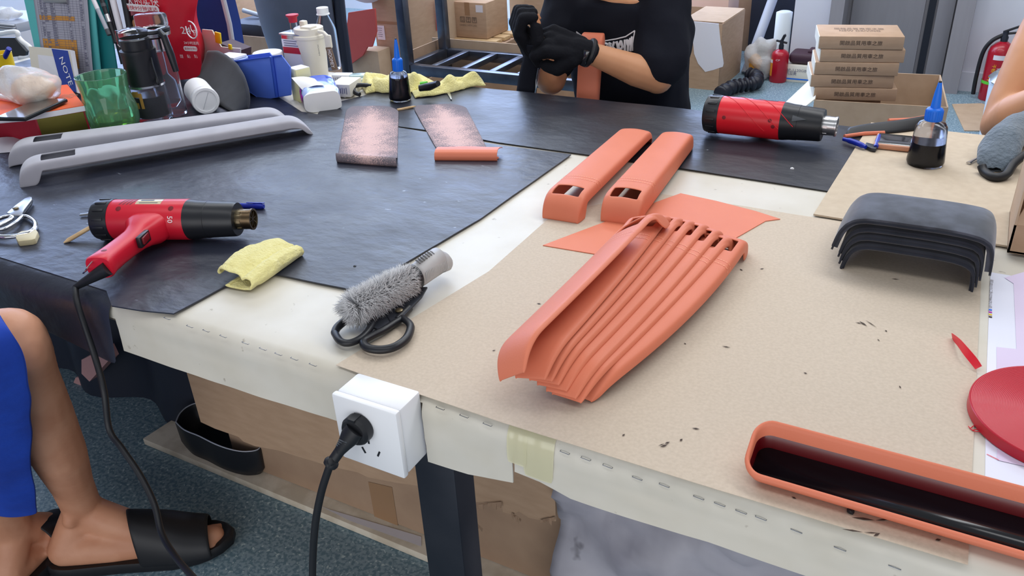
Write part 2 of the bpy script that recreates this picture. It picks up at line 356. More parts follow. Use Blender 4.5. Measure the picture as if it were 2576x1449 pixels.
for p in SP:
    b = B(); r = .0055; y = FE - .0035
    b.tube([V((p.x - r, FE + .001, p.z - .0005)), V((p.x - r, y + .002, p.z)), V((p.x + r, y + .002, p.z - .001)), V((p.x + r, FE + .001, p.z - .0015))], .0004, 6)
    obj('staple', b, 'rack_steel', bench)
def tapeq(x0, x1, z1):
    return B().grid(lambda u, v: V((lerp(x0, x1, u), *[(FE + .02, TZ + .0035), (FE + .006, TZ - .0005), (FE - .0045, TZ - .012), (FE - .006, z1)][int(round(v * 3))])) + V((0, -.0012 * NZ.noise(V((u * 4, v * 3, x0 * 9))), 0)), 8, 3)
obj('tape_patch', tapeq(-.392, -.366, .70), 'tape_yellow', bench, mods=[SUB(1)], label='yellowed clear tape folded over the front edge')
obj('tape_patch', tapeq(-.371, -.332, .688), 'tape_yellow', bench, mods=[SUB(1)], label='yellowed clear tape folded over the front edge')
q = [T(1845, 512), T(1905, 462), T(1870, 457), T(1800, 500)]
b = B(); b.faces([p + V((0, 0, .0012)) for p in q], [(0, 1, 2, 3)]); q = [T(1868, 500), T(1930, 520), T(1965, 500), T(1905, 475)]; b.faces([p + V((0, 0, .0014)) for p in q], [(0, 1, 2, 3)]); obj('tape_patch', b, 'tape_yellow', bench, label='yellowed clear tape across the bare vinyl')
lx = D(1112, 1175, .74).x
def tleg(x, y, w=.068):
    b = B(); b.box((x, y, .36), (w, w * .72, .72), bev=.003); return b
for x, y in ((lx, .745), (lx, BE - .1), (XL + .5, .85), (XR - .1, .745), (XR - .1, BE - .1), (XL + .5, BE - .1)): obj('leg', tleg(x, y), 'dark_steel', bench)
b = B(); b.box((-.85, .9, .70), (3.6, .04, .03)); b.box((-.85, BE - .12, .70), (3.6, .04, .03)); obj('rail', b, 'dark_steel', bench)
b = B(); b.box((lx - .026, .717, .605), (.016, .006, .010)); b.box((lx - .018, .715, .602), (.008, .004, .008), MX.Rotation(.6, 3, 'Y')); obj('tape_scrap', b, 'clear_plastic', bench)
# loose writing and scuffs rubbed into the vinyl
def marks(name, segs, m, parent, w=.0012, z=TZ + .0022):
    b = B()
    for s in segs:
        P = [T(*p) for p in s]
        for a, c in zip(P, P[1:]):
            d = (c - a); n = V((-d.y, d.x, 0)).normalized() * w * .5 * rnd.uniform(.6, 1.5); a = a.copy(); c = c.copy(); a.z = c.z = z
            b.faces([a - n, c - n, c + n, a + n], [(0, 1, 2, 3)])
    obj(name, b, m, parent)
marks('scuff', [[(1135, 640), (1150, 632), (1170, 622), (1190, 606)], [(1162, 628), (1180, 618)], [(1040, 775), (1070, 762), (1088, 758)], [(1046, 768), (1080, 760)], [(800, 755), (838, 745)], [(812, 790), (830, 778)],
                [(705, 800), (750, 800)], [(1675, 470), (1690, 476)], [(1790, 500), (1800, 493)], [(985, 860), (1000, 852)], [(832, 838), (860, 826)]], 'grey_plastic', bench, .0016)
w8 = [[(732 + 16 * cos(a), 796 + 9 * sin(a)) for a in [i * pi / 8 for i in range(17)]], [(716 + 17 * cos(a), 815 + 11 * sin(a)) for a in [i * pi / 8 for i in range(17)]]]
marks('chalk_mark', w8, 'white_print', bench, .0016)
# ================================================================ sheets lying on the bench
def sheet(name, poly, z, m, th, label, cat, amp=.0, cut=.05, **kw):
    poly = [V(p) if not isinstance(p, V) else p for p in poly]
    t = bmesh.new(); t.faces.new([t.verts.new((p.x, p.y, 0)) for p in poly])
    xs = [p.x for p in poly]; ys = [p.y for p in poly]
    for ax, lo, hi in ((0, min(xs), max(xs)), (1, min(ys), max(ys))):
        k = lo + cut
        while k < hi - 1e-4:
            bmesh.ops.bisect_plane(t, geom=t.verts[:] + t.edges[:] + t.faces[:], plane_co=(k if ax == 0 else 0, k if ax else 0, 0), plane_no=(1 - ax, ax, 0)); k += cut
    bmesh.ops.triangulate(t, faces=[f for f in t.faces if len(f.verts) > 4])
    for v in t.verts: v.co.z = z + amp * (.5 + .5 * NZ.noise(V((v.co.x * 7, v.co.y * 11, 0))))
    b = B(); b.add(t); c = sum(poly, V()) / len(poly); c.z = z
    return single(name, b, m, label, cat, c, mods=[SOL(th, 1)], **kw)
def TP(*a, z=TZ): return [T(x, y, z) for x, y in a]
Z1 = TZ + .003
# black sheet on the back half
pc = TP((2075, 488), (1850, 452), (1697, 429), (1497, 399), (1250, 364.6), (1100, 338), (900, 310), (800, 292)); pc = [V((p.x, p.y, 0)) for p in pc]
pc = [V((-.18, 1.468, 0))] + pc[1:] + [V((-1.42, 1.56, 0)), V((-1.36, 1.72, 0)), V((-1.25, 1.84, 0)), V((-.175, 1.843, 0))]
sheet('black_sheet', pc, Z1, 'black_sheet', .0012, 'black wrinkled sheet covering the far half of the bench before the seated person', 'sheet', .004, .03)
# black rubber sheet on the left, hanging over the front edge
pa = TP((1437, 397), (1208, 560), (903, 742), (797, 721), (690, 698), (640, 715), (569, 730), (500, 768), (440, 800), (360, 792), (284, 779))
pa = pa + [V((-1.1, .668, 0)), V((-1.4, .672, 0)), V((-2.7, .675, 0)), V((-2.7, 1.84, 0)), V((-1.62, 1.80, 0)), V((-1.62, 1.60, 0))] + TP((760, 288), (850, 302), (1100, 345), (1250, 372))
mat_o = sheet('black_mat', pa, Z1 + .0015, 'black_mat', .0022, 'black rubber sheet with bluish sheen on the left half, hanging over the front edge', 'mat', .0015, .03)
us = [-2.7 + i * .04 for i in range(41)] + [-1.073]
DP = [(FE + .03, Z1 + .0015), (FE + .016, Z1 + .001), (FE + .004, TZ - .002), (FE - .006, TZ - .012), (FE - .009, TZ - .028)]
def drape(u, v):
    k = int(round(v)); wv = .0015 * NZ.noise(V((u * 9, k, 3)))
    if k < 5: return V((u, DP[k][0] + wv, DP[k][1] + .0006))
    t = (k - 4) / 5; return V((u, FE - .009 - .004 * t + .010 * t * sin(u * 8), lerp(TZ - .028, .648 - .008 * sin(u * 6), t)))
obj('front_drop', B().grid(drape, us, [float(i) for i in range(10)]), 'black_mat', mat_o, mods=[SOL(.002, 1), SUB(1)])
# kraft paper
p1 = TP((846, 924), (1230, 688), (1379, 556), (1450, 530), (1650, 491), (1880, 525), (2000, 545), (2200, 575)) + [V((.062, 1.30, 0)), V((.070, 1.0, 0)), V((.080, .649, 0)), V((-.15, .647, 0)), V((-.40, .649, 0)), V((-.55, .655, 0))]
sheet('kraft_paper', p1, Z1, 'kraft', .0006, 'large sheet of buff kraft paper under the orange covers and the black tray', 'paper', .0006)
p2 = TP((2045, 549), (2190, 317)) + [V((.0, 1.872, 0)), V((.5, 1.88, 0)), V((.5, 1.345, 0)), V((.094, 1.346, 0))]
sheet('kraft_board', p2, Z1 + .002, 'kraft_board', .003, 'buff kraft board on the far right corner under the dropper bottle and gloves', 'board')
pp = TP((2490, 690), (2480, 950), (2476, 1215)) + [V((.62, .70, 0)), V((.62, 1.25, 0))]
prn = sheet('printed_sheet', pp, Z1, 'paper_cool', .0006, 'white and lilac printed sheet under the red tape reel', 'paper')
b = B(); q = TP((2525, 705), (2576, 690)) + [V((.55, 1.22, 0)), V((.55, .83, 0))] + TP((2506, 1165), (2505, 880), (2555, 885), (2548, 720))
b.faces([V((p.x, p.y, Z1 + .0012)) for p in q], [list(range(8))]); obj('lilac_print', b, 'paper_lilac', prn)
text('lettering', '黃芯-20211112-二版 62220068-CF-2入用', 'ink', prn, T(2491, 745) + V((0, 0, .0045)), T(2488, 800) - T(2494, 690), T(2520, 745) - T(2480, 745), w=.085, h=.0045)
for k, c in enumerate(('blue_cap', 'magenta', 'yellow', 'ink')):
    b = B(); p = T(2489.5, 786 + k * 6); b.box((p.x, p.y, Z1 + .0013), (.004, .003, .0004)); obj('colour_bar', b, c, prn)
marks('scuff', [[(2480, 1150), (2510, 1165)], [(2490, 1270), (2530, 1280), (2576, 1283)], [(2520, 1130), (2550, 1145)]], 'tape_red_side', prn, .0008, Z1 + .0013)
# paint flecks and leather scraps on the kraft
flk = [[(2160, 815), (2180, 828)], [(2175, 812), (2205, 832)], [(2150, 818), (2168, 822)], [(2225, 838), (2230, 842)], [(2205, 860), (2212, 866)], [(1815, 878), (1838, 882)], [(1655, 1130), (1672, 1124), (1685, 1120)], [(1660, 1133), (1680, 1126)],
       [(1565, 1105), (1572, 1100)], [(1710, 1118), (1716, 1112)], [(2240, 708), (2262, 710)], [(1860, 683), (1868, 688)], [(1910, 684), (1922, 682)], [(2020, 945), (2030, 948)], [(1238, 890), (1248, 888)], [(2130, 1285), (2160, 1290)], [(2140, 1310), (2200, 1318), (2240, 1315)],
       [(2115, 1340), (2170, 1348), (2210, 1350)], [(2195, 1358), (2212, 1350)], [(1990, 1258), (2002, 1264)], [(2350, 1368), (2365, 1366)], [(1350, 770), (1362, 772)], [(2260, 978), (2265, 985)], [(1720, 870), (1726, 874)], [(1740, 1085), (1760, 1088)]]
b = B()
for s in flk:
    P = [T(*p) for p in s]
    for a, c in zip(P, P[1:]):
        d = c - a; n = V((-d.y, d.x, 0)).normalized() * rnd.uniform(.0006, .0016)
        for p in (a, c): p.z = Z1 + .0018
        b.faces([a, (a + c) / 2 - n, c, (a + c) / 2 + n], [(0, 1, 2, 3)])
o = single('scrap', b, 'ink', 'scattered dark glue specks and leather parings over the kraft paper', 'scraps', V((0, .9, Z1))); o['kind'] = 'stuff'
for (x, y, m, lb) in ((893, 671, 'black_rubber', 'small black crumb on the black sheet above the grey brush'), (758, 640, 'coral', 'reddish crumb on the black sheet beside the yellow cloth'), (1993, 424, 'white_matte', 'white crumb on the far black sheet right of the orange covers'), (2140, 1284, 'black_rubber', 'black round blob on the kraft in front of the orange rimmed tray')):
    p = T(x, y, Z1 + .004); b = B(); b.ball((0, 0, 0), .004, (1, .8, .7), 4)
    for v in b.bm.verts: v.co += V((nz3(v.co, 300), nz3(v.co, 300, 5), nz3(v.co, 300, 9))) * .0015
    single('crumb', b, m, lb, 'crumb', p, wl=False)
# ================================================================ moulded grip covers (orange and grey)
def cover_parts(L, W, HT, h0, h1, lip, flip=1, bow=0.0, flat=False):
    """surface of one long channel shaped cover: x along its length from the holed end, y across, z up"""
    def prof(s):
        x = s * L
        top = HT * (1 - .10 * s)
        e0 = .042; e1 = .055
        if x < e0: top *= max(.0, 1 - (1 - x / e0) ** 2.6) ** .5 * .86 + .14 * x / e0
        if x > L - e1: top = lerp(top, .002, ((x - (L - e1)) / e1) ** 2.6)
        w = W * (1 - .10 * s)
        if x < .022: w *= .86 + .14 * (x / .022) ** .5
        if x > L - .05: w *= 1 - .34 * ((x - L + .05) / .05) ** 2.2
        return x, top, w
    def f(s, v):
        x, top, w = prof(s)
        deepR = 1 if s < .085 else (lip if s < .93 else lerp(lip, 1, (s - .93) / .07))
        if .075 < s < .085: deepR = lerp(1, lip, (s - .075) / .01)
        dp = (.85 if v < 0 else deepR)
        # cross-section: walls to the sides, softly domed top
        a = abs(v); sg = -1 if v < 0 else 1
        if a < .62: y = w / 2 * .80 * (a / .62); z = top - .07 * top * (a / .62) ** 2
        elif a < .82: t = (a - .62) / .2 * pi / 2; y = w / 2 * (.80 + .20 * sin(t)); z = top * (.93 - .24 * (1 - cos(t)))
        else: t = (a - .82) / .18; y = w / 2 * (1 + .02 * t); z = top * .69 - (top * .69) * t * dp * 1.0
        if deepR < .6 and sg > 0 and a >= .82: z = top * .69 - .006 * t
        if flat and v > .5:
            q = (v - .5) / .5; fl = max(0, min(1, (s - .06) / .04)); yf = w / 2 * (.645 + .38 * q); zf = top * (.955 - .10 * q * q) - .0035 * max(0, q - .8) / .2; y = lerp(y, yf, fl); z = lerp(z, zf, fl)
        return V((x, flip * sg * y + bow * 4 * s * (1 - s), max(z, .0)))
    ss = [0, .006, .014, .025, .04, .06, .08, h0, h0 + .004, (h0 + h1) / 2, h1 - .004, h1]; k = h1
    while k < .86: k += .035; ss.append(k)
    ss += [.89, .915, .94, .96, .975, .988, 1.0]; ss = sorted(set(ss))
    vs = [-1, -.9, -.82, -.75, -.69, -.62, -.56, -.52, -.26, 0, .26, .52, .56, .62, .69, .75, .82, .9, 1]
    return f, ss, vs
def cover(name, m, label, loc, rot, L=.5, W=.07, HT=.042, h0=.12, h1=.20, lip=.2, flip=1, stitch=True, group=None, bow=0.0, th=.003, flat=False):
    t = thing(name, label, 'grip cover', loc, group=group, rot=rot)
    f, ss, vs = cover_parts(L, W, HT, h0, h1, lip, flip, bow, flat)
    g = B().grid(f, ss, vs, lambda s, v: h0 < s < h1 and abs(v) < .52)
    obj('shell', g, m, t, wl=False, mods=[SOL(th), SUB(2)], ang=180)
    if stitch:
        b = B()
        for s0 in (h1 + .075, h1 + .1):
            for k in range(17):
                v0, v1 = -.78 + k * .0975, -.78 + k * .0975 + .06
                sk = lambda v: s0 + .012 * (v * v)
                A, C = f(sk(v0), v0), f(sk(v1), v1); up = V((0, (A.y + C.y) * 6, 1)).normalized() * .0008; e = V((.0006, 0, 0))
                b.faces([A + up - e, C + up - e, C + up + e, A + up + e], [(0, 1, 2, 3)])
        obj('stitching', b, 'thread', t, wl=False)
    return t
def frame(a, b, roll=0):
    d = V(b) - V(a); yaw = atan2(d.y, d.x); pit = -atan2(d.z, hypot(d.x, d.y))
    return MX.Rotation(yaw, 3, 'Z') @ MX.Rotation(pit, 3, 'Y') @ MX.Rotation(roll, 3, 'X')
ZK = Z1 + .0008
a = T(1408, 557, ZK); c = T(1614, 326, TZ + .03)
cover('grip_cover', 'orange', 'orange leather grip cover lying left of its pair, one side cut away behind the hole', a, frame(a, V((c.x, c.y, a.z))), L=(V((c.x, c.y, 0)) - V((a.x, a.y, 0))).length, W=.074, HT=.047, h0=.056, h1=.125, lip=.1, flip=-1)
a = T(1556, 564, ZK); c = T(1716, 334, TZ + .03)
cover('grip_cover', 'orange', 'orange leather grip cover right of its pair, front end on the orange sheet', a, frame(a, V((c.x, c.y, a.z))), L=(V((c.x, c.y, 0)) - V((a.x, a.y, 0))).length, W=.072, HT=.047, h0=.056, h1=.125, lip=.75, flip=-1)
# flat leather under them
q = TP((1366, 624), (1509, 570), (1637, 520), (1712, 493), (1800, 512), (1900, 538), (1962, 558), (1925, 563), (1850, 606), (1700, 660), (1600, 655), (1508, 648))
sheet('leather_sheet', q, ZK, 'orange_flat', .0014, 'flat cut orange leather sheet lying under the fanned covers', 'leather', .0004)
# the fan of eight
ZF = ZK + .0016
FARS = [(1694, 520), (1706, 527), (1736, 533), (1765, 541), (1798, 551), (1831, 565), (1858, 583), (1884, 628)]
NEAR = [(1339, 903), (1396, 928), (1413, 934), (1430, 945), (1450, 962), (1473, 982), (1486, 994), (1509, 1018)]
LBL = ['tilted on its side at the left end of the fan', 'second from the left in the fan', 'third from the left in the fan', 'fourth from the left in the fan',
       'fourth from the right in the fan', 'third from the right in the fan', 'second from the right in the fan, under the next', 'lowest of the fan, flat on the kraft at its right end']
for k in range(8):
    W = .066; roll = radians([34, 12, 9, 7, 5, 3.5, 2, 0][k]); HT = .036
    zz = ZF + (7 - k) * .0048 + W * sin(roll) + (0, .004)[k == 0]; eh = (.026, .030, .030, .030, .030, .030, .030, .004)[k]; far = T(*FARS[k], zz + eh) - V((0, 0, eh)); nr = T(*NEAR[k], zz + eh * .6) - V((0, 0, eh * .6))
    d = (nr - far); Lk = d.length; d.normalize(); left = V((-d.y, d.x, 0)) * -1     # facing the near end, left side of the photo
    org = far + left * (W / 2 * cos(roll)) - V((0, 0, W / 2 * sin(roll)))
    rot = frame(org, org + d, roll)
    cover('grip_cover', 'orange', 'orange leather grip cover ' + LBL[k], org, rot, L=Lk, W=W + (.004 if k == 7 else 0), HT=HT, h0=.075, h1=.16, lip=.12, flip=1, group='orange grip covers fanned out on the kraft', bow=.006 if k < 7 else .017, flat=k < 7)
# two grey suede covers on the left
a = T(52, 462, TZ + .006); c = T(772, 328, TZ + .012)
cover('grip_cover', 'grey_suede', 'pale grey suede grip cover, nearer of two on the black sheet', a, frame(a, V((c.x, c.y, a.z))), L=.60, W=.066, HT=.05, h0=.085, h1=.19, lip=.1, flip=-1, stitch=False)
a = T(28, 412, TZ + .006); c = T(735, 306, TZ + .012)
cover('grip_cover', 'grey_suede', 'pale grey suede grip cover, farther of two in front of the green glass', a, frame(a, V((c.x, c.y, a.z))), L=.60, W=.066, HT=.05, h0=.1, h1=.19, lip=.6, flip=1, stitch=False)
# ================================================================ rolled leather strips, flesh side up
def fleshmat():
    m = bpy.data.materials.new('flesh'); m.use_nodes = True; nt = m.node_tree; L = nt.links.new; b = nt.nodes['Principled BSDF']; b.inputs['Roughness'].default_value = .9
    tc = nt.nodes.new('ShaderNodeTexCoord'); sp = nt.nodes.new('ShaderNodeSeparateXYZ'); L(tc.outputs['UV'], sp.inputs[0])
    def mt(op, a, c=None):
        n = nt.nodes.new('ShaderNodeMath'); n.operation = op
        for i, x in enumerate((a, c)):
            if x is None: continue
            if isinstance(x, (int, float)): n.inputs[i].default_value = x
            else: L(x, n.inputs[i])
        return n.outputs[0]
    dv = mt('ABSOLUTE', mt('SUBTRACT', sp.outputs[1], .5)); du = mt('MAXIMUM', mt('SUBTRACT', .34, sp.outputs[0]), 0)
    du2 = mt('MULTIPLY', mt('MINIMUM', mt('MAXIMUM', mt('SUBTRACT', sp.outputs[0], .8), 0), .12), 1.6)
    dd = mt('ADD', mt('MULTIPLY', dv, 1.1), mt('ADD', mt('MULTIPLY', du, 1.5), du2))
    n = nt.nodes.new('ShaderNodeTexNoise'); n.inputs['Scale'].default_value = 560; n.inputs['Detail'].default_value = 3; L(tc.outputs['Object'], n.inputs['Vector'])
    n2 = nt.nodes.new('ShaderNodeTexNoise'); n2.inputs['Scale'].default_value = 34; L(tc.outputs['Object'], n2.inputs['Vector'])
    v = mt('ADD', mt('ADD', n.outputs[0], mt('MULTIPLY', mt('SUBTRACT', n2.outputs[0], .5), .25)), mt('MULTIPLY', mt('SUBTRACT', dd, .33), .52))
    r = nt.nodes.new('ShaderNodeMapRange'); r.inputs['From Min'].default_value = .45; r.inputs['From Max'].default_value = .60; L(v, r.inputs['Value'])
    mx = nt.nodes.new('ShaderNodeMix'); mx.data_type = 'RGBA'; mx.inputs[6].default_value = lin((212, 178, 174)); mx.inputs[7].default_value = lin((116, 108, 116)); L(r.outputs[0], mx.inputs[0]); L(mx.outputs[2], b.inputs['Base Color'])
    M['flesh'] = m
fleshmat()
def strip(label, A, Bp, C, Dp, rollr, turns, under, clip):
    """A,B far corners (left,right), C,D near corners (left,right); the near end rolls up"""
    A, Bp, C, Dp = [T(*p, TZ + .006) for p in (A, Bp, C, Dp)]; t = thing('leather_strip', label, 'leather', (A + Bp + C + Dp) / 4)
    ax = ((C + Dp) / 2 - (A + Bp) / 2); Ls = ax.length; axn = ax.normalized()
    ss = [i / 26 for i in range(27)] + [1 + i / 22 for i in range(1, 23)]
    def f(s, v):
        u = min(s, 1); c0 = lerp(A, C, u); c1 = lerp(Bp, Dp, u)
        lo = clip * max(0, 1 - s / .12) ** 2
        p = lerp(c0, c1, lerp(lo * .4, 1 - lo, v)); p = p.copy(); p.z = TZ + .0065 + .003 * (.5 + .5 * NZ.noise(V((s * 3, v * 2, Ls)))) * min(1, (1 - u) * 6)
        p.z += 2 * rollr * max(0, (u - .86) / .14) ** 1.6
        if s > 1:
            th = (s - 1) * turns * 2 * pi; r = rollr * (1 - .22 * (s - 1)); p = p + axn * r * sin(th) + V((0, 0, r * cos(th) - rollr))
        return p
    return t, f, ss
t, f, ss = strip('pinkish suede backed leather strip, left of two, end rolled up with suede outside', (872, 270), (1004, 268), (848, 408), (1000, 420), .0095, .62, 0, .28)
me = bake(B().grid(f, ss, 14), [SOL(.0016, 1), SUB(1)], 180); fs = obj('strip', me, ['flesh', 'orange_flat'], t)
# second strip curls the other way so its orange face shows
t2, f2, ss2 = strip('pinkish suede backed leather strip, right of two, end folded over to its orange face', (1036, 268), (1168, 262), (1106, 392), (1232, 388), .011, .62, 0, .25)
obj('strip', bake(B().grid(lambda s, v: V((f2(s, v).x, f2(s, v).y, min(f2(s, v).z, TZ + .009))), [s for s in ss2 if s <= 1], 14), [SOL(.0016, 1), SUB(1)], 180), 'flesh', t2)
P0, P1 = T(1098, 399, TZ + .006), T(1254, 400, TZ + .006); dx = (P1 - P0).normalized(); up = V((0, 0, 1)); bk = V((-dx.y, dx.x, 0))
prf = [(-.004, .003), (.002, .0), (.012, .0), (.016, .004), (.0165, .010), (.012, .017), (.003, .020), (-.012, .019), (-.026, .0155), (-.034, .0125)]
def rollf(u, v):
    k = v * (len(prf) - 1); i = min(int(k), len(prf) - 2); a = prf[i]; c = prf[i + 1]; t = k - i
    y = lerp(a[0], c[0], t); z = lerp(a[1], c[1], t); hump = max(0, 1 - abs(u - .45) / .38) if v > .72 else 0
    uu = u + (.10 * (v - .72) if v > .72 and u > .5 else 0)
    return lerp(P0, P1, uu) - bk * y * 1 + V((0, 0, z)) + (bk * .006 * hump * (v - .72) * 3 if v > .72 else V())
obj('folded_end', B().grid(rollf, 14, 27), 'orange', t2, mods=[SOL(.0014, 0)], ang=60, label='orange leather face of the folded end')
a, c = T(1003, 276, TZ + .008), T(1042, 268, TZ + .009)
b = B(); e = (c - a).normalized(); b.tube([a - e * .004, a, c - e * .004, c + e * .004], [.0035, .0035, .003, .001], 8); single('wood_stick', b, 'wood', 'thin wooden stick between the two suede backed strips', 'stick', a)
# ================================================================ black suede armrest pads, nested
def arch(k):
    w = .196 - .006 * k; h = [.058, .056, .054, .052][k]; zb = [.0335, .0215, .0115, .0][k]; y0 = 1.180 + [.0, .004, .002, .0][k]; y1 = 1.335 + .004 * k; cx = -.032
    w += .014 * (k == 0)
    tab = [(-.5, 0), (-.485, .25), (-.465, .5), (-.43, .74), (-.38, .9), (-.3, .975), (-.15, 1), (0, 1), (.15, 1), (.3, .985), (.40, .93), (.455, .8), (.48, .58), (.49, .3), (.495, 0)]
    def f(u, v):
        i = u * (len(tab) - 1); j = min(int(i), len(tab) - 2); t = i - j
        x = lerp(tab[j][0], tab[j + 1][0], t); z = lerp(tab[j][1], tab[j + 1][1], t)
        dr = max(0, (v - .35) / .65); zz = z * h * (1 - .5 * dr ** 2.4) - .004 * max(0, 1 - v / .1) * z; lift = (1 - z) * .012 * v
        y = lerp(y0, y1, v) + (z - .5) * -.004
        return V((cx + x * w * (1 - .10 * dr ** 2) + .012 * z * 0, y, Z1 + .001 + zb + zz + lift + .0012 * NZ.noise(V((u * 6, v * 4, k))) ))
    return f
for k, lb in enumerate(['black suede armrest pad on top of the nested stack', 'black suede armrest pad second from the top of the nested stack', 'black suede armrest pad third from the top of the nested stack', 'black suede armrest pad at the bottom of the nested stack, feet on the kraft']):
    f = arch(k); t = thing('armrest_pad', lb, 'armrest pad', (-.032, 1.25, Z1), group='nested black suede armrest pads')
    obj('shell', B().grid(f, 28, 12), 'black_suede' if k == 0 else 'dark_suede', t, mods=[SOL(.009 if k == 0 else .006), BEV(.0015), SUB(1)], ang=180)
    g = B().grid(lambda u, v: f(u, [0, .02, .035, .05][int(round(v * 3))]) + V((0, -.002 + .0005 * v, -.0045 + .0 * v)), 40, 3); obj('edge_band', g, 'dark_suede', t, mods=[SOL(.003)], ang=180)
# ================================================================ long orange rimmed black tray (an upturned lid)
def rr(x0, x1, y0, y1, r, z, n=8):
    o = []
    for cx, cy, a in ((x1 - r, y1 - r, 0), (x0 + r, y1 - r, 90), (x0 + r, y0 + r, 180), (x1 - r, y0 + r, 270)):
        for i in range(n + 1):
            q = radians(a + 90 * i / n); o.append(V((cx + r * cos(q), cy + r * sin(q), z)))
    return o
z0 = Z1 + .0012; ZR = .046; X0, X1, Y0, Y1 = T(1851, 1165, z0 + ZR).x, .40, T(2060, 1246, z0 + ZR * .36).y, T(2060, 1088, z0 + ZR).y
def ring(i, z, r=.02): return rr(X0 + i, X1 - i, Y0 + i, Y1 - i, max(r - i, .004), z)
def tilt(rs): return [[V((p.x, p.y, z0 + (p.z - z0) * lerp(.36, 1.06, (p.y - Y0) / (Y1 - Y0)))) for p in r] for r in rs]
tr = thing('upholstered_tray', 'long orange rimmed black tray lying open side up at the front edge', 'tray', ((X0 + X1) / 2, .69, Z1))
b = B(); b.loft(tilt([ring(.024, z0, .022), ring(.014, z0 + .003, .022), ring(.006, z0 + .014), ring(.001, z0 + .032), ring(0, z0 + ZR - .006), ring(.0005, z0 + ZR - .002), ring(.002, z0 + ZR), ring(.0038, z0 + ZR - .001), ring(.0048, z0 + ZR - .004), ring(.0055, z0 + ZR - .0155)]), False); obj('leather_rim', b, 'orange', tr, ang=180)
b = B(); b.loft(tilt([ring(.0053, z0 + ZR - .0145), ring(.0062, z0 + ZR - .017), ring(.0085, z0 + ZR - .030)]), False); obj('glue_band', b, 'glue_red', tr, ang=180)
b = B(); b.loft(tilt([ring(.0082, z0 + ZR - .0285), ring(.0105, z0 + .012), ring(.014, z0 + .0075), ring(.019, z0 + .0055), ring(.024, z0 + .0045), ring(.03, z0 + .0045)]), True); obj('inner_shell', b, 'gloss_black', tr, ang=180)
# ================================================================ red tape reel
c = T(2560, 985, Z1 + .012); c = V((.158, .905, Z1 + .001)); R = .094
t = thing('tape_reel', 'flat red tape reel with loose tail on the printed sheet', 'tape', c)
pr = [(.012, .0), (R - .002, .0), (R, .001), (R, .0125), (R - .0008, .0135)]
for i in range(52): r = R - .002 - i * .00155; pr += [(r, .01325), (r - .0005, .0135), (r - .0013, .0135)]
b = B(); b.lathe(pr + [(.012, .0135)], n=96, caps=False); obj('coil', b, 'tape_red', t, wl=False, ang=30)
pts = [T(2462, 925, Z1 + .006), T(2450, 908, Z1 + .01), T(2430, 884, Z1 + .013), T(2412, 862, Z1 + .011), T(2395, 846, Z1 + .004)]; pts = spline(pts, 6); b = B(); n = len(pts) - 1
def tl(u, v):
    i = int(round(u * n)); p = pts[i]; a = .4 + 1.6 * u; e = V((cos(a) * .6, cos(a) * .35, sin(a))) * .0055; return p + e * (v * 2 - 1)
obj('loose_tail', B().grid(tl, n, 2), 'tape_red_side', t, mods=[SOL(.0004, 0)])
b = B()
for s in ([(2440, 1078), (2455, 1068), (2474, 1065)], [(2436, 1072), (2450, 1084), (2472, 1086)], [(2445, 1082), (2460, 1080)]): b.tube(spline([T(x, y, Z1 + .002) for x, y in s], 5), .0005, 5)
obj('frayed_thread', b, 'tape_red_side', t)
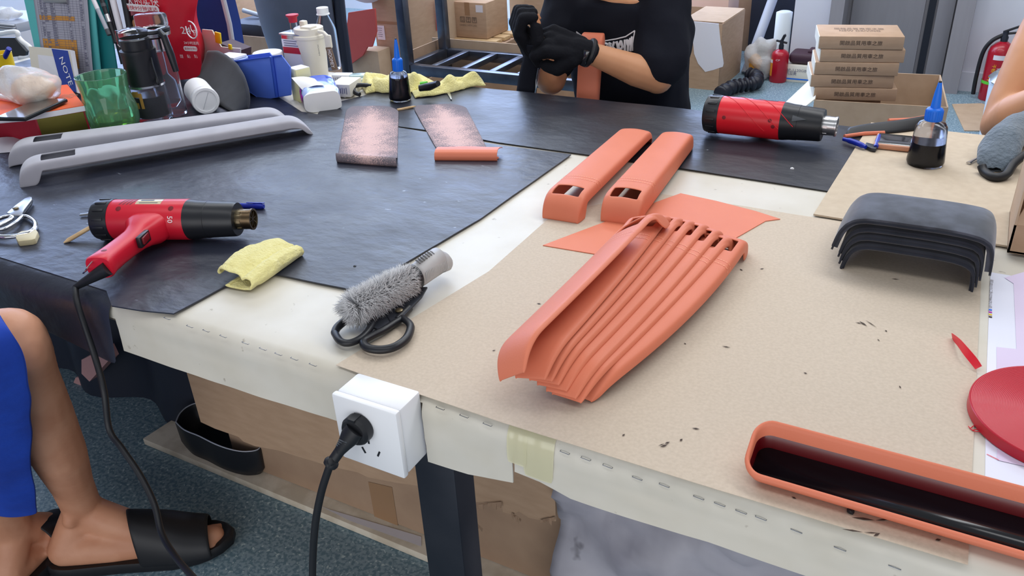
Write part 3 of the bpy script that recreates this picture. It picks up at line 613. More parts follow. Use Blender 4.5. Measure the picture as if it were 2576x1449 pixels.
# ================================================================ heat guns
def heat_gun(label, loc, rz, hs=-1, L=.284, R=.0345, red='red_plastic', full=True, hl=.158, roll=0):
    t = thing('heat_gun', label, 'heat gun', loc, rot=MX.Rotation(rz, 3, 'Z') @ MX.Rotation(roll, 3, 'Y')); k = L / .284; z = R + .001; ax = (1, 0, 0)
    def L_(pr, o=(0, 0, z), n=36): return B().lathe([(r * R, x * k) for r, x in pr], o, ax, n, True)
    b = L_([(.3, .034), (1.02, .034), (1.02, .030), (1.0, .006), (.96, .001), (.8, -.002), (.3, -.002)])
    for i in range(14):
        a = i * 2 * pi / 14; b.box((.018 * k, cos(a) * R, z + sin(a) * R), (.020 * k, .0055, .0035), MX.Rotation(-a + pi / 2, 3, 'X').inverted(), bev=.001)
    obj('rear_cap', b, 'black_plastic', t, wl=False)
    b = L_([(.5, .026), (.97, .028), (1, .034), (1, .10), (1, .168), (.97, .172), (.5, .172)])
    obj('body', b, red, t, wl=False, ang=30)
    b = L_([(.5, .160), (.985, .162), (.985, .174), (.93, .190), (.915, .205), (.90, .2055), (.84, .252), (.80, .256), (.5, .256)])
    obj('barrel', b, 'black_plastic' if full else 'black_plastic', t, wl=False, ang=30)
    b = L_([(.40, .25), (.49, .25), (.49, .280), (.52, .2805), (.52, .284), (.43, .284), (.42, .272), (.05, .270)], n=28)
    for i in range(4):
        a = i * pi / 4; b.box((.282 * k, 0, z), (.001, R * .84, .0012), MX.Rotation(a, 3, 'X'))
    for i in range(7):
        a = i * 2 * pi / 7 + .3; b.box((.262 * k, cos(a) * R * .49, z + sin(a) * R * .49), (.008, .005, .0015), MX.Rotation(a - pi / 2, 3, 'X'))
    obj('nozzle', b, 'burnt_steel' if full else 'steel', t, wl=False)
    # handle
    rings = []
    for y, x, hw, hz in ((.0, .108, .040, .72), (.026, .107, .034, .74), (.042, .108, .0235, .60), (.060, .107, .0195, .52), (.085, .104, .0185, .50), (.115, .101, .0185, .50), (.140, .099, .020, .52), (hl - .004, .099, .0225, .54), (hl, .099, .0205, .50)):
        q = []
        for i in range(24):
            a = 2 * pi * i / 24; ca, sa = cos(a), sin(a); e = .65
            q.append(V((x * k + hw * k * math.copysign(abs(ca) ** e, ca), hs * (y + .016), z * .96 + R * hz * math.copysign(abs(sa) ** e, sa))))
        rings.append(q)
    rings = [[q + V((0, 0, (0 if full else -.24 * max(0, abs(q.y) - .03)))) for q in r] for r in rings]
    h = B(); h.loft(rings); h = obj('handle', h, red, t, wl=False, ang=60)
    if full:
        b = B(); sw = MX.Rotation(0, 3, 'Z')
        b.box((.1275 * k, hs * .084, z + .004), (.008, .032, .019), bev=.002); b = obj('switch_frame', b, 'black_plastic', h, wl=False)
        r = B(); r.box((.1318 * k, hs * .084, z + .005), (.004, .024, .012), MX.Rotation(.12, 3, 'Z'), bev=.0015); obj('switch', r, 'red_dark', t, wl=False)
        for x, y, zz in ((.055, .0, 1.0), (.150, -.0, 1.0)):
            a = radians(56); b = B(); p = V((x * k, hs * R * cos(a), z + R * sin(a))); nrm = V((0, hs * cos(a), sin(a))); b.lathe([(.0001, .0003), (.0036, .0003), (.0046, .0001)], p, nrm, 14); obj('screw_hole', b, 'red_dark', t, wl=False)
        b = B(); b.lathe([(.0001, .0004), (.0036, .0004), (.0046, .0)], (.099 * k, hs * .150, z * .96 + R * .51), (0, 0, 1), 14); obj('screw_hole', b, 'red_dark', t, wl=False)
        b = B()
        for i in range(4):
            a = radians(80); x0 = .052 + i * .0065; b.grid(lambda u, v: V(((x0 + .010 * u + .003 * v) * k, hs * R * 1.004 * cos(radians(70 + 42 * u)), z + R * 1.004 * sin(radians(70 + 42 * u)))), 6, 1)
        obj('vent_slot', b, 'red_dark', t, wl=False, label='row of dark cooling slots')
        def lab(x0, x1, a0, a1, e=1.006): return lambda u, v: V((lerp(x0, x1, u) * k, hs * R * e * cos(radians(lerp(a0, a1, v))), z + R * e * sin(radians(lerp(a0, a1, v)))))
        lb = obj('rating_label', B().grid(lab(.082, .128, 72, 104), 8, 6), 'tape_yellow', t, wl=False)
        b = B()
        for i, (m0, m1) in enumerate(((76, 79), (88, 97))): b.grid(lab(.088, .122 - .01 * i, m0, m1, 1.009), 8, 2)
        obj('label_print', b, 'grey_plastic', lb, wl=False)
        a = radians(18); text('lettering', '50', 'white_print', t, (.151 * k, hs * R * 1.02 * cos(radians(24)), z + R * 1.02 * sin(radians(24))), (0, hs * .4, -.9), (1, 0, .05), w=.011, h=.009, wl=False)
        b = B(); b.tube([(.092 * k, hs * (hl + .016), z + .010), (.090 * k, hs * (hl + .032), z + .006), (.082 * k, hs * (hl + .032), z - .002), (.082 * k, hs * (hl + .014), z - .002)], .0012, 6); obj('hanging_loop', b, 'chrome', t, wl=False)
    else:
        for i in range(3):
            b = B(); P = [V(((.04 + .03 * i + .10 * u) * k, -hs * R * 1.002 * cos(radians(100 - 120 * u + 12 * i)), z + R * 1.002 * sin(radians(100 - 120 * u + 12 * i)))) for u in [j / 14 for j in range(15)]]
            b.tube(P, .0007, 6); obj('moulded_rib', b, red, t, wl=False)
        def lab(x0, x1, a0, a1, e=1.006): return lambda u, v: V((lerp(x0, x1, u) * k, -hs * R * e * cos(radians(lerp(a0, a1, v))), z + R * e * sin(radians(lerp(a0, a1, v)))))
        lb = obj('rating_label', B().grid(lab(.10, .155, 92, 108), 8, 4), 'black_plastic', t, wl=False)
        obj('label_print', B().grid(lab(.112, .15, 94, 98, 1.009), 8, 1), 'grey_plastic', lb, wl=False)
        for x, a in ((.05, 10), (.158, -2), (.15, 15)):
            b = B(); nrm = V((0, -hs * cos(radians(a)), sin(radians(a)))); b.lathe([(.0001, .0003), (.003, .0003), (.004, .0001)], V((x * k, 0, z)) + nrm * R, nrm, 12); obj('screw_hole', b, 'red_dark', t, wl=False)
        b = B()
        for s in (-1, 1):
            b.grid(lambda u, v: V(((.195 + .03 * u) * k, -hs * R * .93 * cos(radians(30 + s * 10 * (1 - u) * v)), z + R * .93 * sin(radians(30 + s * 10 * (1 - u) * v)))), 4, 1)
        obj('barrel_mark', b, 'grey_plastic', t, wl=False)
    return t
P0, P1 = T(250, 556, TZ + .04), T(640, 560, TZ + .036); rz = atan2(P1.y - P0.y, P1.x - P0.x)
g = heat_gun('red heat gun with black barrel lying on its side at left, cord hanging down', V((P0.x, P0.y, Z1 + .004)), rz, L=(P1 - P0).xy.length)
# its cord
he = root_m(g) @ V((.099, -.174, .028))
e = [he, he.lerp(D(235, 700, .665), .6), T(190, 722, Z1 + .008), D(196, 770, FE - .022), D(238, 895, .615), D(262, 985, .595), D(275, 1080, .58), D(308, 1130, .57), D(352, 1195, .56), D(388, 1268, .545), D(408, 1345, .52), D(445, 1405, .49), D(500, 1470, .44), D(560, 1560, .38)]
e = [V(p) for p in e]; b = B(); q = [he + (he - e[1]) * .3, he, e[1], e[2]]
b.tube([he - (e[2] - he).normalized() * .012, he, lerp(he, e[2], .5), e[2]], [.0115, .0105, .0075, .005], 12); b.tube([he.lerp(e[2], .3) + V((.012, 0, .002)), he.lerp(e[2], .62) + V((.008, 0, .0)), he.lerp(e[2], .95)], .003, 8); obj('strain_relief', b, 'black_rubber', g)
b = B(); b.tube(spline(e[2:], 7), .0048, 10); obj('cord', b, 'black_rubber', g)
P0, P1 = T(1778, 292, TZ + .042), T(2010, 334, TZ + .024)
heat_gun('bright red heat gun on the far edge of the bench by the seated person', V((P0.x, P0.y, Z1 + .006)), atan2(P1.y - P0.y, P1.x - P0.x) - .06, hs=1, L=.262, R=.0385, red='red_bright', full=False, hl=.10)
# ================================================================ small tools on the black sheet
ZM = Z1 + .0045
a, c = T(566, 517, ZM + .005), T(664, 519, ZM + .005); d = (c - a).normalized(); t = thing('blue_pen', 'blue pen lying behind the left heat gun', 'pen', a)
b = B(); b.lathe([(.0035, -.05), (.005, -.04), (.005, .055), (.0058, .056), (.0058, (c - a).length - .004), (.004, (c - a).length)], a, d, 16); obj('barrel', b, 'blue_pen', t)
b = B(); b.box(lerp(a, c, .8) + V((0, 0, .0065)), (.035, .003, .0015), MX.Rotation(atan2(d.y, d.x), 3, 'Z'), bev=.0005); obj('clip', b, 'blue_pen', t)
a, c = T(199, 541, ZM + .003), T(262, 533, ZM + .004); b = B(); b.tube([a, lerp(a, c, .06), c], [.001, .0035, .0042], 10, sy=.6, up=(0, 0, 1)); single('metal_scriber', b, 'steel', 'pale metal rod end poking out behind the left heat gun', 'tool', a)
a, c = T(160, 611, ZM + .001), T(262, 552, ZM + .022); b = B(); b.tube([a, lerp(a, c, .12), c], [.0015, .006, .0055], 10, sy=.55, up=(0, 0, 1)); single('wooden_spatula', b, 'wood', 'pointed pale wooden spatula tucked under the left heat gun', 'spatula', a)
p = [T(x, y, ZM) for x, y in ((44, 611), (47, 600), (58, 594), (94, 589), (100, 596), (93, 613), (84, 616), (50, 620))]; b = B(); c = sum(p, V()) / 8
b.prism([(q.x, q.y) for q in p], ZM, ZM + .010, .0012); single('wax_block', b, 'wax', 'worn yellowish wax block beside the steel scissors', 'wax', c)
def scissor(label, blades, arms, m_h, m_b, r, sc, zt, piv):
    c = T(*piv, zt); t = thing('scissors', label, 'scissors', c)
    for i, (poly, dz) in enumerate(blades):
        q = [T(x, y, zt) for x, y in poly]; b = B(); b.prism([(p.x, p.y) for p in q], zt + dz, zt + dz + .0028, .0006); obj('blade', b, m_b[i], t)
    for pts, cl in arms:
        b = B(); n = 6
        P = [T(x, y, zt + dz) for x, y, dz in pts]
        if cl: P = spline([P[-1]] + P + [P[0], P[1]], n)[n:-2 * n + n - 1] if 0 else spline(P + [P[0]], n)[:-1]
        else: P = spline(P, n)
        b.tube(P, r, 12, closed=cl, sy=sc); obj('finger_loop' if cl else 'handle_arm', b, m_h, t)
    b = B(); b.lathe([(.0055, 0), (.0055, .0012), (.004, .002), (.0001, .002)], T(*piv, zt) + V((0, 0, .0058)), (0, 0, 1), 16); obj('pivot_screw', b, 'burnt_steel', t)
zs = ZM + .006
scissor('steel tailoring scissors with open loops at the left end of the bench', [([(19, 541), (30, 545), (56, 548), (62, 534), (82, 508), (82, 501), (76, 500), (64, 505), (42, 521)], .002), ([(50, 540), (63, 538), (80, 515), (83, 505), (76, 501)], -.001)],
        [([(58, 543, 0), (72, 545, .002), (88, 557, .003), (89, 572, .003), (76, 584, .003), (50, 592, .002), (10, 596, .002), (-30, 590, .002), (-22, 580, .002), (10, 576, .002), (36, 562, .002), (52, 548, .001)], True),
         ([(22, 543, .002), (4, 548, .002), (-25, 560, .002), (-50, 572, .002), (-40, 578, .002), (-10, 570, .002), (18, 556, .002), (32, 546, .002)], True)], 'chrome', ['steel', 'dark_steel'], .0042, .75, zs, (42, 531))
zs = Z1 + .009
scissor('black handled scissors on the kraft, blades under the grey brush', [([(975, 800), (1000, 772), (1058, 727), (1076, 727), (1062, 752), (1010, 806), (985, 818)], .001), ([(930, 822), (960, 795), (1010, 765), (1030, 770), (985, 815), (950, 830)], -.001)],
        [([(1012, 800, 0), (1028, 812, .001), (1033, 826, .001), (1022, 852, .001), (992, 873, .001), (957, 880, .001), (925, 875, .001), (914, 860, .001), (932, 847, .001), (967, 829, .001), (996, 810, 0)], True),
         ([(842, 838, .001), (850, 822, .002), (880, 800, .003), (915, 790, .003), (938, 800, .002), (928, 830, .002), (906, 852, .001), (878, 863, .001), (856, 858, .001)], True), ([(1000, 806, 0), (1015, 790, 0), (1030, 775, 0)], False)], 'black_plastic', ['dark_steel', 'dark_steel'], .0058, .85, zs, (1005, 790))
# ================================================================ grey wheel brush
A, C = T(862, 790, Z1 + .035), T(1128, 652, Z1 + .026); ax = (C - A); Lb = ax.length; ax.normalize(); t = thing('detailing_brush', 'grey fluffy bristled brush with grooved handle resting on the black scissors', 'brush', A)
side = V((-ax.y, ax.x, 0)).normalized(); upv = ax.cross(side) * -1; upv = upv if upv.z > 0 else -upv
hs = Lb * .64; rg = []
for x, w, h, dz in ((hs, .016, .0165, 0), (hs + .01, .017, .018, 0), (hs + .03, .018, .0195, .004), (hs + .055, .0175, .020, .0065), (Lb - .022, .017, .019, .005), (Lb - .008, .015, .0155, 0), (Lb - .001, .010, .010, -.003), (Lb, .004, .004, -.004)):
    rg.append([A + ax * x + upv * dz + side * w * cos(2 * pi * i / 20) + upv * h * math.copysign(abs(sin(2 * pi * i / 20)) ** .8, sin(2 * pi * i / 20)) for i in range(20)])
hd = obj('handle', B().loft(rg), 'brush_grey', t, ang=180)
b = B()
for i in range(10):
    x = hs + .012 + i * .0050; b.tube([A + ax * x + upv * (.0252 - .0012 * abs(i - 5) * .6) + side * s * .006 + ax * .002 * s - upv * .0012 * abs(s) for s in (-1, -.5, 0, .5, 1)], .0014, 6)
obj('grip_groove', b, 'brush_groove', hd, label='row of dark grip slots')
b = B()
for i in range(16):
    x = hs + .010 + i * .0030; b.tube([A + ax * x - side * (.0178 * cos(a)) + upv * (.0185 * sin(a) + .003 + .002 * sin(i / 5)) for a in (-.5, -.2, .1, .35)], .0011, 5)
obj('side_rib', b, 'brush_grey', hd, label='row of ribbed side grips')
b = B(); b.lathe([(.010, 0), (.019, .001), (.021, .006), (.018, .009), (.020, .012), (.020, .02), (.015, .022)], A + ax * (hs - .018), ax, 24); obj('collar', b, 'black_plastic', t)
b = B(); b.tube([A + ax * .015, A + ax * hs], .006, 10); obj('core', b, 'brush_groove', t)
b = B(); r2 = random.Random(3)
for i in range(5200):
    u = r2.random(); a = r2.uniform(0, 2 * pi); x = .012 + u * (hs - .02); pk = min(1, .62 + min(u, 1 - u) * 4)
    rad = (side * cos(a) + upv * sin(a)); gd = .9 + .22 * sin(a * 3 + 1.5) * .5; ln = .0285 * pk * r2.uniform(.82, 1.1) * gd
    dirv = (rad + ax * (-.55 + 1.1 * u) * .8 + V((r2.gauss(0, .12), r2.gauss(0, .12), r2.gauss(0, .12))) + (-ax * .9 if u < .1 else V())).normalized()
    p = A + ax * x + rad * .005; q = p + dirv * ln * .6; q2 = p + (dirv + V((r2.gauss(0, .16), r2.gauss(0, .16), r2.gauss(0, .16) - .12))).normalized() * ln
    if q2.z < Z1 + .003: q2.z = Z1 + .003
    if q.z < Z1 + .003: q.z = Z1 + .004
    w = dirv.orthogonal().normalized() * .0007; w2 = dirv.cross(w).normalized() * .0007
    b.faces([p + w, p - w, p + w2, q + w * .9, q - w * .9, q + w2 * .9, q2], [(0, 1, 4, 3), (1, 2, 5, 4), (2, 0, 3, 5), (3, 4, 6), (4, 5, 6), (5, 3, 6)])
props(obj('bristles', b, 'bristle', t, ang=180), None, None, kind='stuff')
# ================================================================ yellow cloth by the heat gun
A, C = T(602, 722, Z1 + .004), T(728, 640, Z1 + .004); ax = (C - A); Lc = ax.length; ax.normalize(); sd = V((ax.y, -ax.x, 0)); t = V
prof = [(-.012, .004), (-.020, .0015), (.012, .0), (.026, .003), (.032, .012), (.028, .020), (.018, .023), (.010, .018), (.004, .021), (-.010, .026), (-.024, .029), (-.036, .026), (-.043, .019), (-.041, .013)]
def yc(u, v):
    k = v * (len(prof) - 1); i = min(int(k), len(prof) - 2); f = k - i; a, c = prof[i], prof[i + 1]
    y = lerp(a[0], c[0], f) * (1 + .08 * sin(u * 5)); z = lerp(a[1], c[1], f) * (.82 + .3 * sin(u * pi * 1.1) + .1 * NZ.noise(V((u * 5, v * 6, 2))))
    x = u * Lc * 1.04 + .008 * NZ.noise(V((v * 5, u * 2, 1))) + (.012 * (v - .5) if u < .1 else 0)
    p = A + ax * x + sd * y; p.z = Z1 + .004 + max(0, z); n = NZ.noise(p * 45) * .0022 + NZ.noise(p * 160) * .001; return p + V((n, n, abs(n)))
single('microfibre_cloth', B().grid(yc, 44, 60), 'yellow_cloth', 'folded pale yellow cloth lying across the corner of the black rubber sheet', 'cloth', lerp(A, C, .5), mods=[SOL(.0035, 0), SUB(1)], ang=180)
# ================================================================ wall socket box on the front edge
Q = [D(843, 1001, .603), D(1004, 1042, .603), D(1002, 1199, .603), D(859, 1148, .603)]
cx = (Q[0].x + Q[1].x + Q[2].x + Q[3].x) / 4; cz = (Q[0].z + Q[2].z + Q[1].z + Q[3].z) / 4; w = .094; yf = .603
so = thing('socket_box', 'white surface mounted socket box fixed to the front edge', 'socket', (cx, yf + .02, cz - .05))
b = B(); b.box((cx, yf + .031, cz), (w, .042, .097), bev=.003); obj('back_box', b, 'white_plastic', so)
b = B(); b.box((cx, yf + .005, cz), (w + .002, .0095, .099), bev=.0025); fp = obj('face_plate', b, 'white_plastic', so)
b = B()
for x, z, a in ((-.010, -.024, -.45), (.013, -.022, .45), (0, -.006, 0)): b.box((cx + x, yf - .0001, cz + z), (.0024, .001, .009), MX.Rotation(a, 3, 'Y'))
obj('pin_slot', b, 'black_plastic', fp, label='three dark earthed pin slots')
text('lettering', 'SCHNEIDER', 'ink_grey', fp, (cx + .032, yf - .0002, cz - .043), (1, 0, 0), (0, 0, 1), w=.017, h=.0025) if 0 else None
pc = V((cx - .008, yf, cz + .014)); t = thing('power_plug', 'black plug with moulded grip and cable hanging from the white socket', 'plug', pc)
b = B(); b.lathe([(.0185, 0), (.0195, .002), (.0195, .012), (.017, .016), (.010, .017)], pc, (0, -1, 0), 28)
b.box(pc + V((0, -.009, .018)), (.010, .014, .004)); obj('plug_face', b, 'black_rubber', t, ang=30)
dn = V((-.40, -.5, -.72)).normalized(); P = pc + V((0, -.014, .002))
b = B(); b.tube([P - dn * .004, P + dn * .008, P + dn * .02, P + dn * .032], [.0155, .0145, .0105, .0075], 16, sy=.8); obj('grip', b, 'black_rubber', t)
b = B()
for i in range(4): b.tube([P + dn * (.010 + i * .004) + V((-.006, -.0108 + i * .0016, .0028)), P + dn * (.010 + i * .004) + V((.006, -.0108 + i * .0016, .0028))], .0009, 6)
obj('grip_rib', b, 'grey_plastic', t, label='moulded grip ribs')
b = B(); b.lathe([(.0068, 0), (.0066, .014), (.0085, .016), (.0095, .019), (.0085, .023), (.005, .025)], P + dn * .03, dn, 16)
obj('strain_relief', b, 'black_rubber', t)
b = B(); s = P + dn * .052; b.tube(spline([s, D(832, 1165, .56), D(808, 1240, .552), D(792, 1330, .545), D(786, 1449, .54), D(790, 1560, .53), D(830, 1700, .46)], 8), .0048, 10); obj('cable', b, 'black_rubber', t)
# ================================================================ clutter on the far left of the bench
CP = V((0, 0, CAMH))
def dep(p): return -(RM.transposed() @ (V(p) - CP)).z
def S(p, px): return px * dep(p) / FL
def HH(p, px, py): return D(px, py, p.y).z - p.z
def at(px, py, z=None): return T(px, py, ZM if z is None else z)
def poly_slab_(ps, off):
    b = B(); n = len(ps); b.faces(ps + [p + off for p in ps], [list(range(n)), list(range(2 * n - 1, n - 1, -1))] + [(i, i + n, (i + 1) % n + n, (i + 1) % n) for i in range(n)]); return b
# --- red and gold gift box, notebook, phone and bagged bun on top
A = at(109, 366, Z1 + .004); d = V((.56, .83, 0)).normalized(); l = V((-.83, .56, 0)).normalized(); hb = HH(A, 94, 299)
g = thing('gift_box', 'red gift box with a gold side beside the green glass', 'box', A + (d + l) * .08)
def obx(b, o, dx, dy, w, dd, z0, z1, bev=.001):
    c = o + dx * w / 2 + dy * dd / 2; c.z = (z0 + z1) / 2; b.box(c, (w, dd, z1 - z0), MX.Rotation(atan2(dx.y, dx.x), 3, 'Z'), bev=bev); return b
l = V((-1, -.01, 0)); bp_ = B(); bp_.prism([((A + d * u + l * v).x, (A + d * u + l * v).y) for u, v in ((0, 0), (.105, 0), (.105, .24), (0, .24))], A.z, A.z + hb, .001); obj('body', bp_, 'gift_red', g)
nrm_ = V((d.y, -d.x, 0)) * .0012; b = poly_slab_([A + d * .004 + V((0, 0, .004)), A + d * .101 + V((0, 0, .004)), A + d * .101 + V((0, 0, hb - .003)), A + d * .004 + V((0, 0, hb - .003))], nrm_); obj('gold_panel', b, 'gold', g)
zt = A.z + hb + .001
q = [T(x, y, zt + .012) for x, y in ((212, 266), (170, 214), (20, 230), (-60, 262), (-40, 300), (60, 292))]; nb = thing('notebook', 'orange covered notebook on the red gift box under the phone', 'notebook', sum(q, V()) / 6)
b = B(); b.prism([(p.x, p.y) for p in q], zt, zt + .012); obj('pages', b, 'paper_white', nb); b = B(); b.prism([(p.x, p.y) for p in q], zt + .0121, zt + .0135); cv = obj('cover', b, 'orange_paper', nb)
text('lettering', '会员\n记录本\n日期', 'carton_dark', cv, T(170, 242, zt + .0142), T(190, 250, zt) - T(150, 234, zt), T(160, 225, zt) - T(172, 255, zt), w=.05, h=.04)
zp = zt + .015; q = [T(x, y, zp + .009) for x, y in ((-25, 286), (64, 296), (168, 249), (163, 243), (88, 241), (40, 258))]
q = [T(62, 297, zp + .009), T(170, 248, zp + .009)]; e = (q[1] - q[0]); Lp = e.length; e.normalize(); n = V((-e.y, e.x, 0)); c = q[0] + e * Lp / 2 + n * .038; c.z = zp + .005
ph = thing('smartphone', 'black mirror fronted phone lying on the orange notebook', 'phone', c); R_ = MX.Rotation(atan2(e.y, e.x), 3, 'Z')
obj('body', B().box(c, (Lp, .076, .0085), R_, bev=.003), 'black_plastic', ph); obj('screen', B().box(c + V((0, 0, .0043)), (Lp - .006, .070, .0008), R_), 'screen', ph)
c = T(84, 232, zp + .02); bg = thing('bagged_bun', 'pale bun in a crumpled clear plastic bag on the orange notebook', 'bread', c)
b = B(); b.ball(c + V((0, 0, .006)), .046, (1.05, .9, .58), 12); obj('bun', b, 'bun', bg, ang=180)
b = B(); b.ball(c + V((0, 0, .010)), .056, (1.15, 1.0, .66), 20)
for v in b.bm.verts:
    r = v.co - c; k = NZ.noise(r * 26) * .016 + NZ.noise(r * 70) * .005; up = max(0, r.z / .06)
    v.co += r.normalized() * k + V((-.035 * max(0, -r.x / .06) * up, 0, .05 * up * max(0, -r.x / .07) + .012 * up * max(0, r.x / .07)))
    v.co.z = max(v.co.z, zp)
obj('bag', b, 'film', bg, ang=180)
b = B(); q = [at(-20, 352), at(60, 352), at(92, 378), at(60, 386), at(-20, 388)]; b.grid(lambda u, v: lerp(lerp(q[0], q[1], u), lerp(q[4], q[2], u), v) + V((0, 0, .001 + .006 * sin(u * 3) * (1 - v))), 6, 4); single('paper_slip', b, 'label_white', 'pale paper slip at the far left in front of the gift box', 'paper', at(40, 370), mods=[SOL(.0006, 1)])
c = at(6, 243, zt + .02); b = B(); b.cyl(T(-20, 238, zt + .022), T(40, 250, zt + .021), .006, .006, 12); single('white_rod', b, 'white_plastic', 'short white rod end at the far left on the orange notebook', 'rod', c)
# --- green drinking glass
p = at(293, 329, Z1 + .006); h = HH(p, 272, 190); r = S(p, 60); r0 = S(p, 47)
gt = thing('drinking_glass', 'green moulded drinking glass behind the grey covers', 'glass', p)
def gl(z, a, inner=0):
    k = r * pl([(0, .76), (.08, .92), (.22, 1.02), (.42, 1.03), (.58, .95), (.7, .92), (.85, .95), (1, 1)], z)
    lobe = 1 + .045 * cos(a * 8) * max(0, min(1, (.72 - z) * 4)) * min(1, z * 8); return k * (lobe if not inner else 1) - inner
rg = [[p + V((gl(z, a) * cos(a), gl(z, a) * sin(a), z * h)) for a in [2 * pi * i / 64 for i in range(64)]] for z in [0, .02, .06, .12, .2, .3, .4, .5, .6, .66, .7, .75, .85, .95, .995, 1]]
rg += [[p + V((gl(z, a, .0035) * cos(a), gl(z, a, .0035) * sin(a), z * h)) for a in [2 * pi * i / 64 for i in range(64)]] for z in [1, .99, .85, .7, .5, .3, .15, .11]]
obj('glass', B().loft(rg), 'green_glass', gt, ang=180)
b = B(); b.lathe([(gl(.12, 0, .0042) * .97, .112 * h), (gl(.2, 0, .0042) * .97, .2 * h), (gl(.27, 0, .0042) * .97, .27 * h)], p, n=48); obj('tea', b, 'tea', gt, ang=60)
# --- black topped tea tumbler
p = at(391, 298, Z1 + .006); w = S(p, 44); h1 = HH(p, 366, 214); h2 = HH(p, 350, 124); h3 = HH(p, 345, 98); ax = (V((D(345, 98, p.y).x - p.x, 0, h3))).normalized()
tm = thing('tea_tumbler', 'tea tumbler with black upper body and clear glass base standing behind the green glass', 'tumbler', p)
ax = V((0, 0, 1))
b = B(); b.lathe([(w * .9, 0), (w, .004), (w, h1), (w - .003, h1), (w - .003, .010), (.001, .009)], p, ax, 36); obj('glass_base', b, 'clear_plastic', tm)
b = B(); b.lathe([(w * .82, .010), (w * .82, h1 * .72)], p, ax, 28); obj('tea_leaves', b, 'dark_liquid', tm)
b = B(); b.lathe([(w * 1.0, h1 + .001), (w * 1.01, h1 + .006), (w * .98, h1 + .006)], p, ax, 36); obj('steel_band', b, 'chrome', tm)
b = B(); b.lathe([(w * .93, h1 + .004), (w * .96, h1 + .012), (w * .93, h2 - .012), (w * .95, h2 - .008), (w * .95, h2), (w * .80, h2 + .002), (w * .82, h3), (w * .7, h3 + .004)], p, ax, 36); obj('upper_body', b, 'black_plastic', tm)
b = B(); t3 = p + ax * (h3 + .004); b.lathe([(w * .78, 0), (w * .8, .004), (w * .76, .016), (w * .5, .020), (.001, .020)], t3, ax, 28); b.tube([t3 + V((-w * .6, -.01, .012)), t3 + V((-w * 1.05, -.01, .012)), t3 + V((-w * 1.12, -.01, -.018)), t3 + V((-w * 1.02, -.01, -.022))], .004, 8); obj('clear_lid', b, 'clear_plastic', tm)
b = B(); b.tube(spline([p + ax * h2 * .9 + V((w * .95, 0, 0)), p + V((w * 1.25, -.01, h1 + .05)), p + V((w * 1.5, -.015, h1 + .015)), p + V((w * 1.2, -.01, h1 + .012)), p + V((w * .95, 0, h1 + .022))], 6), .0018, 6); obj('wrist_cord', b, 'black_rubber', tm)
b = B(); f = lambda a0, a1, z0, z1: b.grid(lambda u, v: p + V(((w + .0006) * cos(radians(lerp(a0, a1, u))), (w + .0006) * sin(radians(lerp(a0, a1, u))), lerp(z0, z1, v))), 6, 1)
for a0, a1, k0, k1 in ((215, 235, .35, .9), (235, 247, .75, .9), (250, 268, .4, .92), (268, 284, .45, .62), (268, 290, .78, .95), (290, 300, .45, .9)): f(a0, a1, h1 * k0, h1 * k1)
obj('label_print', b, 'amber_dark', tm)
# --- clear infuser flask with chrome lid
p = at(438, 286, Z1 + .006); w = S(p, 33); h1 = HH(p, 402, 122); h2 = HH(p, 395, 92); h3 = HH(p, 392, 78); ax = V((0, 0, 1)); q = lambda z: p + ax * z
fl = thing('infuser_flask', 'clear infuser flask with chrome collar and black handle in front of the red bag', 'flask', p)
b = B(); b.lathe([(w * .95, 0), (w, .004), (w, h1), (w - .003, h1), (w - .003, .006), (.001, .006)], p, ax, 32); obj('flask_body', b, 'clear_plastic', fl)
b = B(); b.lathe([(w * .3, h1), (w * .3, h1 * .62), (w * .75, h1 * .5), (w * .78, h1 * .2), (w * .4, h1 * .12), (.001, h1 * .12)], p, ax, 24, caps=False); obj('infuser_cup', b, 'clear_plastic', fl)
b = B(); b.lathe([(w * .85, h1 - .004), (w * .87, h2 - .002)], p, ax, 28); b.lathe([(w * .9, h2), (w * 1.12, h2 + .003), (w * 1.14, h3 - .002), (w * 1.0, h3)], p, ax, 32); obj('collar', b, 'chrome', fl)
b = B(); b.lathe([(w * 1.16, h3), (w * 1.16, h3 + .006), (w * .9, h3 + .007)], p, ax, 32); b.tube([q(h3 + .002) + V((w, -.01, 0)), q(h3) + V((w * 1.5, -.014, -.006)), q(h2) + V((w * 1.75, -.014, -.035)), q(h2) + V((w * 1.9, -.014, -.075))], [.007, .008, .009, .007], 10); obj('handle', b, 'black_plastic', fl)
b = B(); b.box(q(h3 + .024), (w * 1.9, w * 1.6, .034), bev=.008); obj('clear_lid', b, 'clear_plastic', fl)
# --- white can on its side
e1 = at(517, 253, Z1 + .006 + S(at(517, 280), 29)); r = S(e1, 33); e0 = V((e1.x - .10, e1.y + .065, e1.z)); d = (e1 - e0).normalized(); wc = thing('white_can', 'white tubular tub lying on its side in front of the dark suede pad', 'tub', (e1.x, e1.y, Z1 + .006))
b = B(); b.lathe([(r * .9, 0), (r, .004), (r, .105)], e0, d, 36); obj('body', b, 'white_matte', wc)
b = B(); b.lathe([(r * 1.0, .105), (r * 1.03, .107), (r * 1.03, .122), (r * .98, .1245), (r * .80, .1245), (r * .78, .122), (.001, .122)], e0, d, 36); lid = obj('lid', b, 'white_plastic', wc)
b = B(); c = e0 + d * .1226; n = d.cross(V((0, 0, 1))).normalized(); u = n.cross(d); b.tube([c - (n * -.5 + u) * r * .6, c + (n * -.5 + u) * r * .6], .0006, 5); obj('lid_seam', b, 'wall_grey', lid)
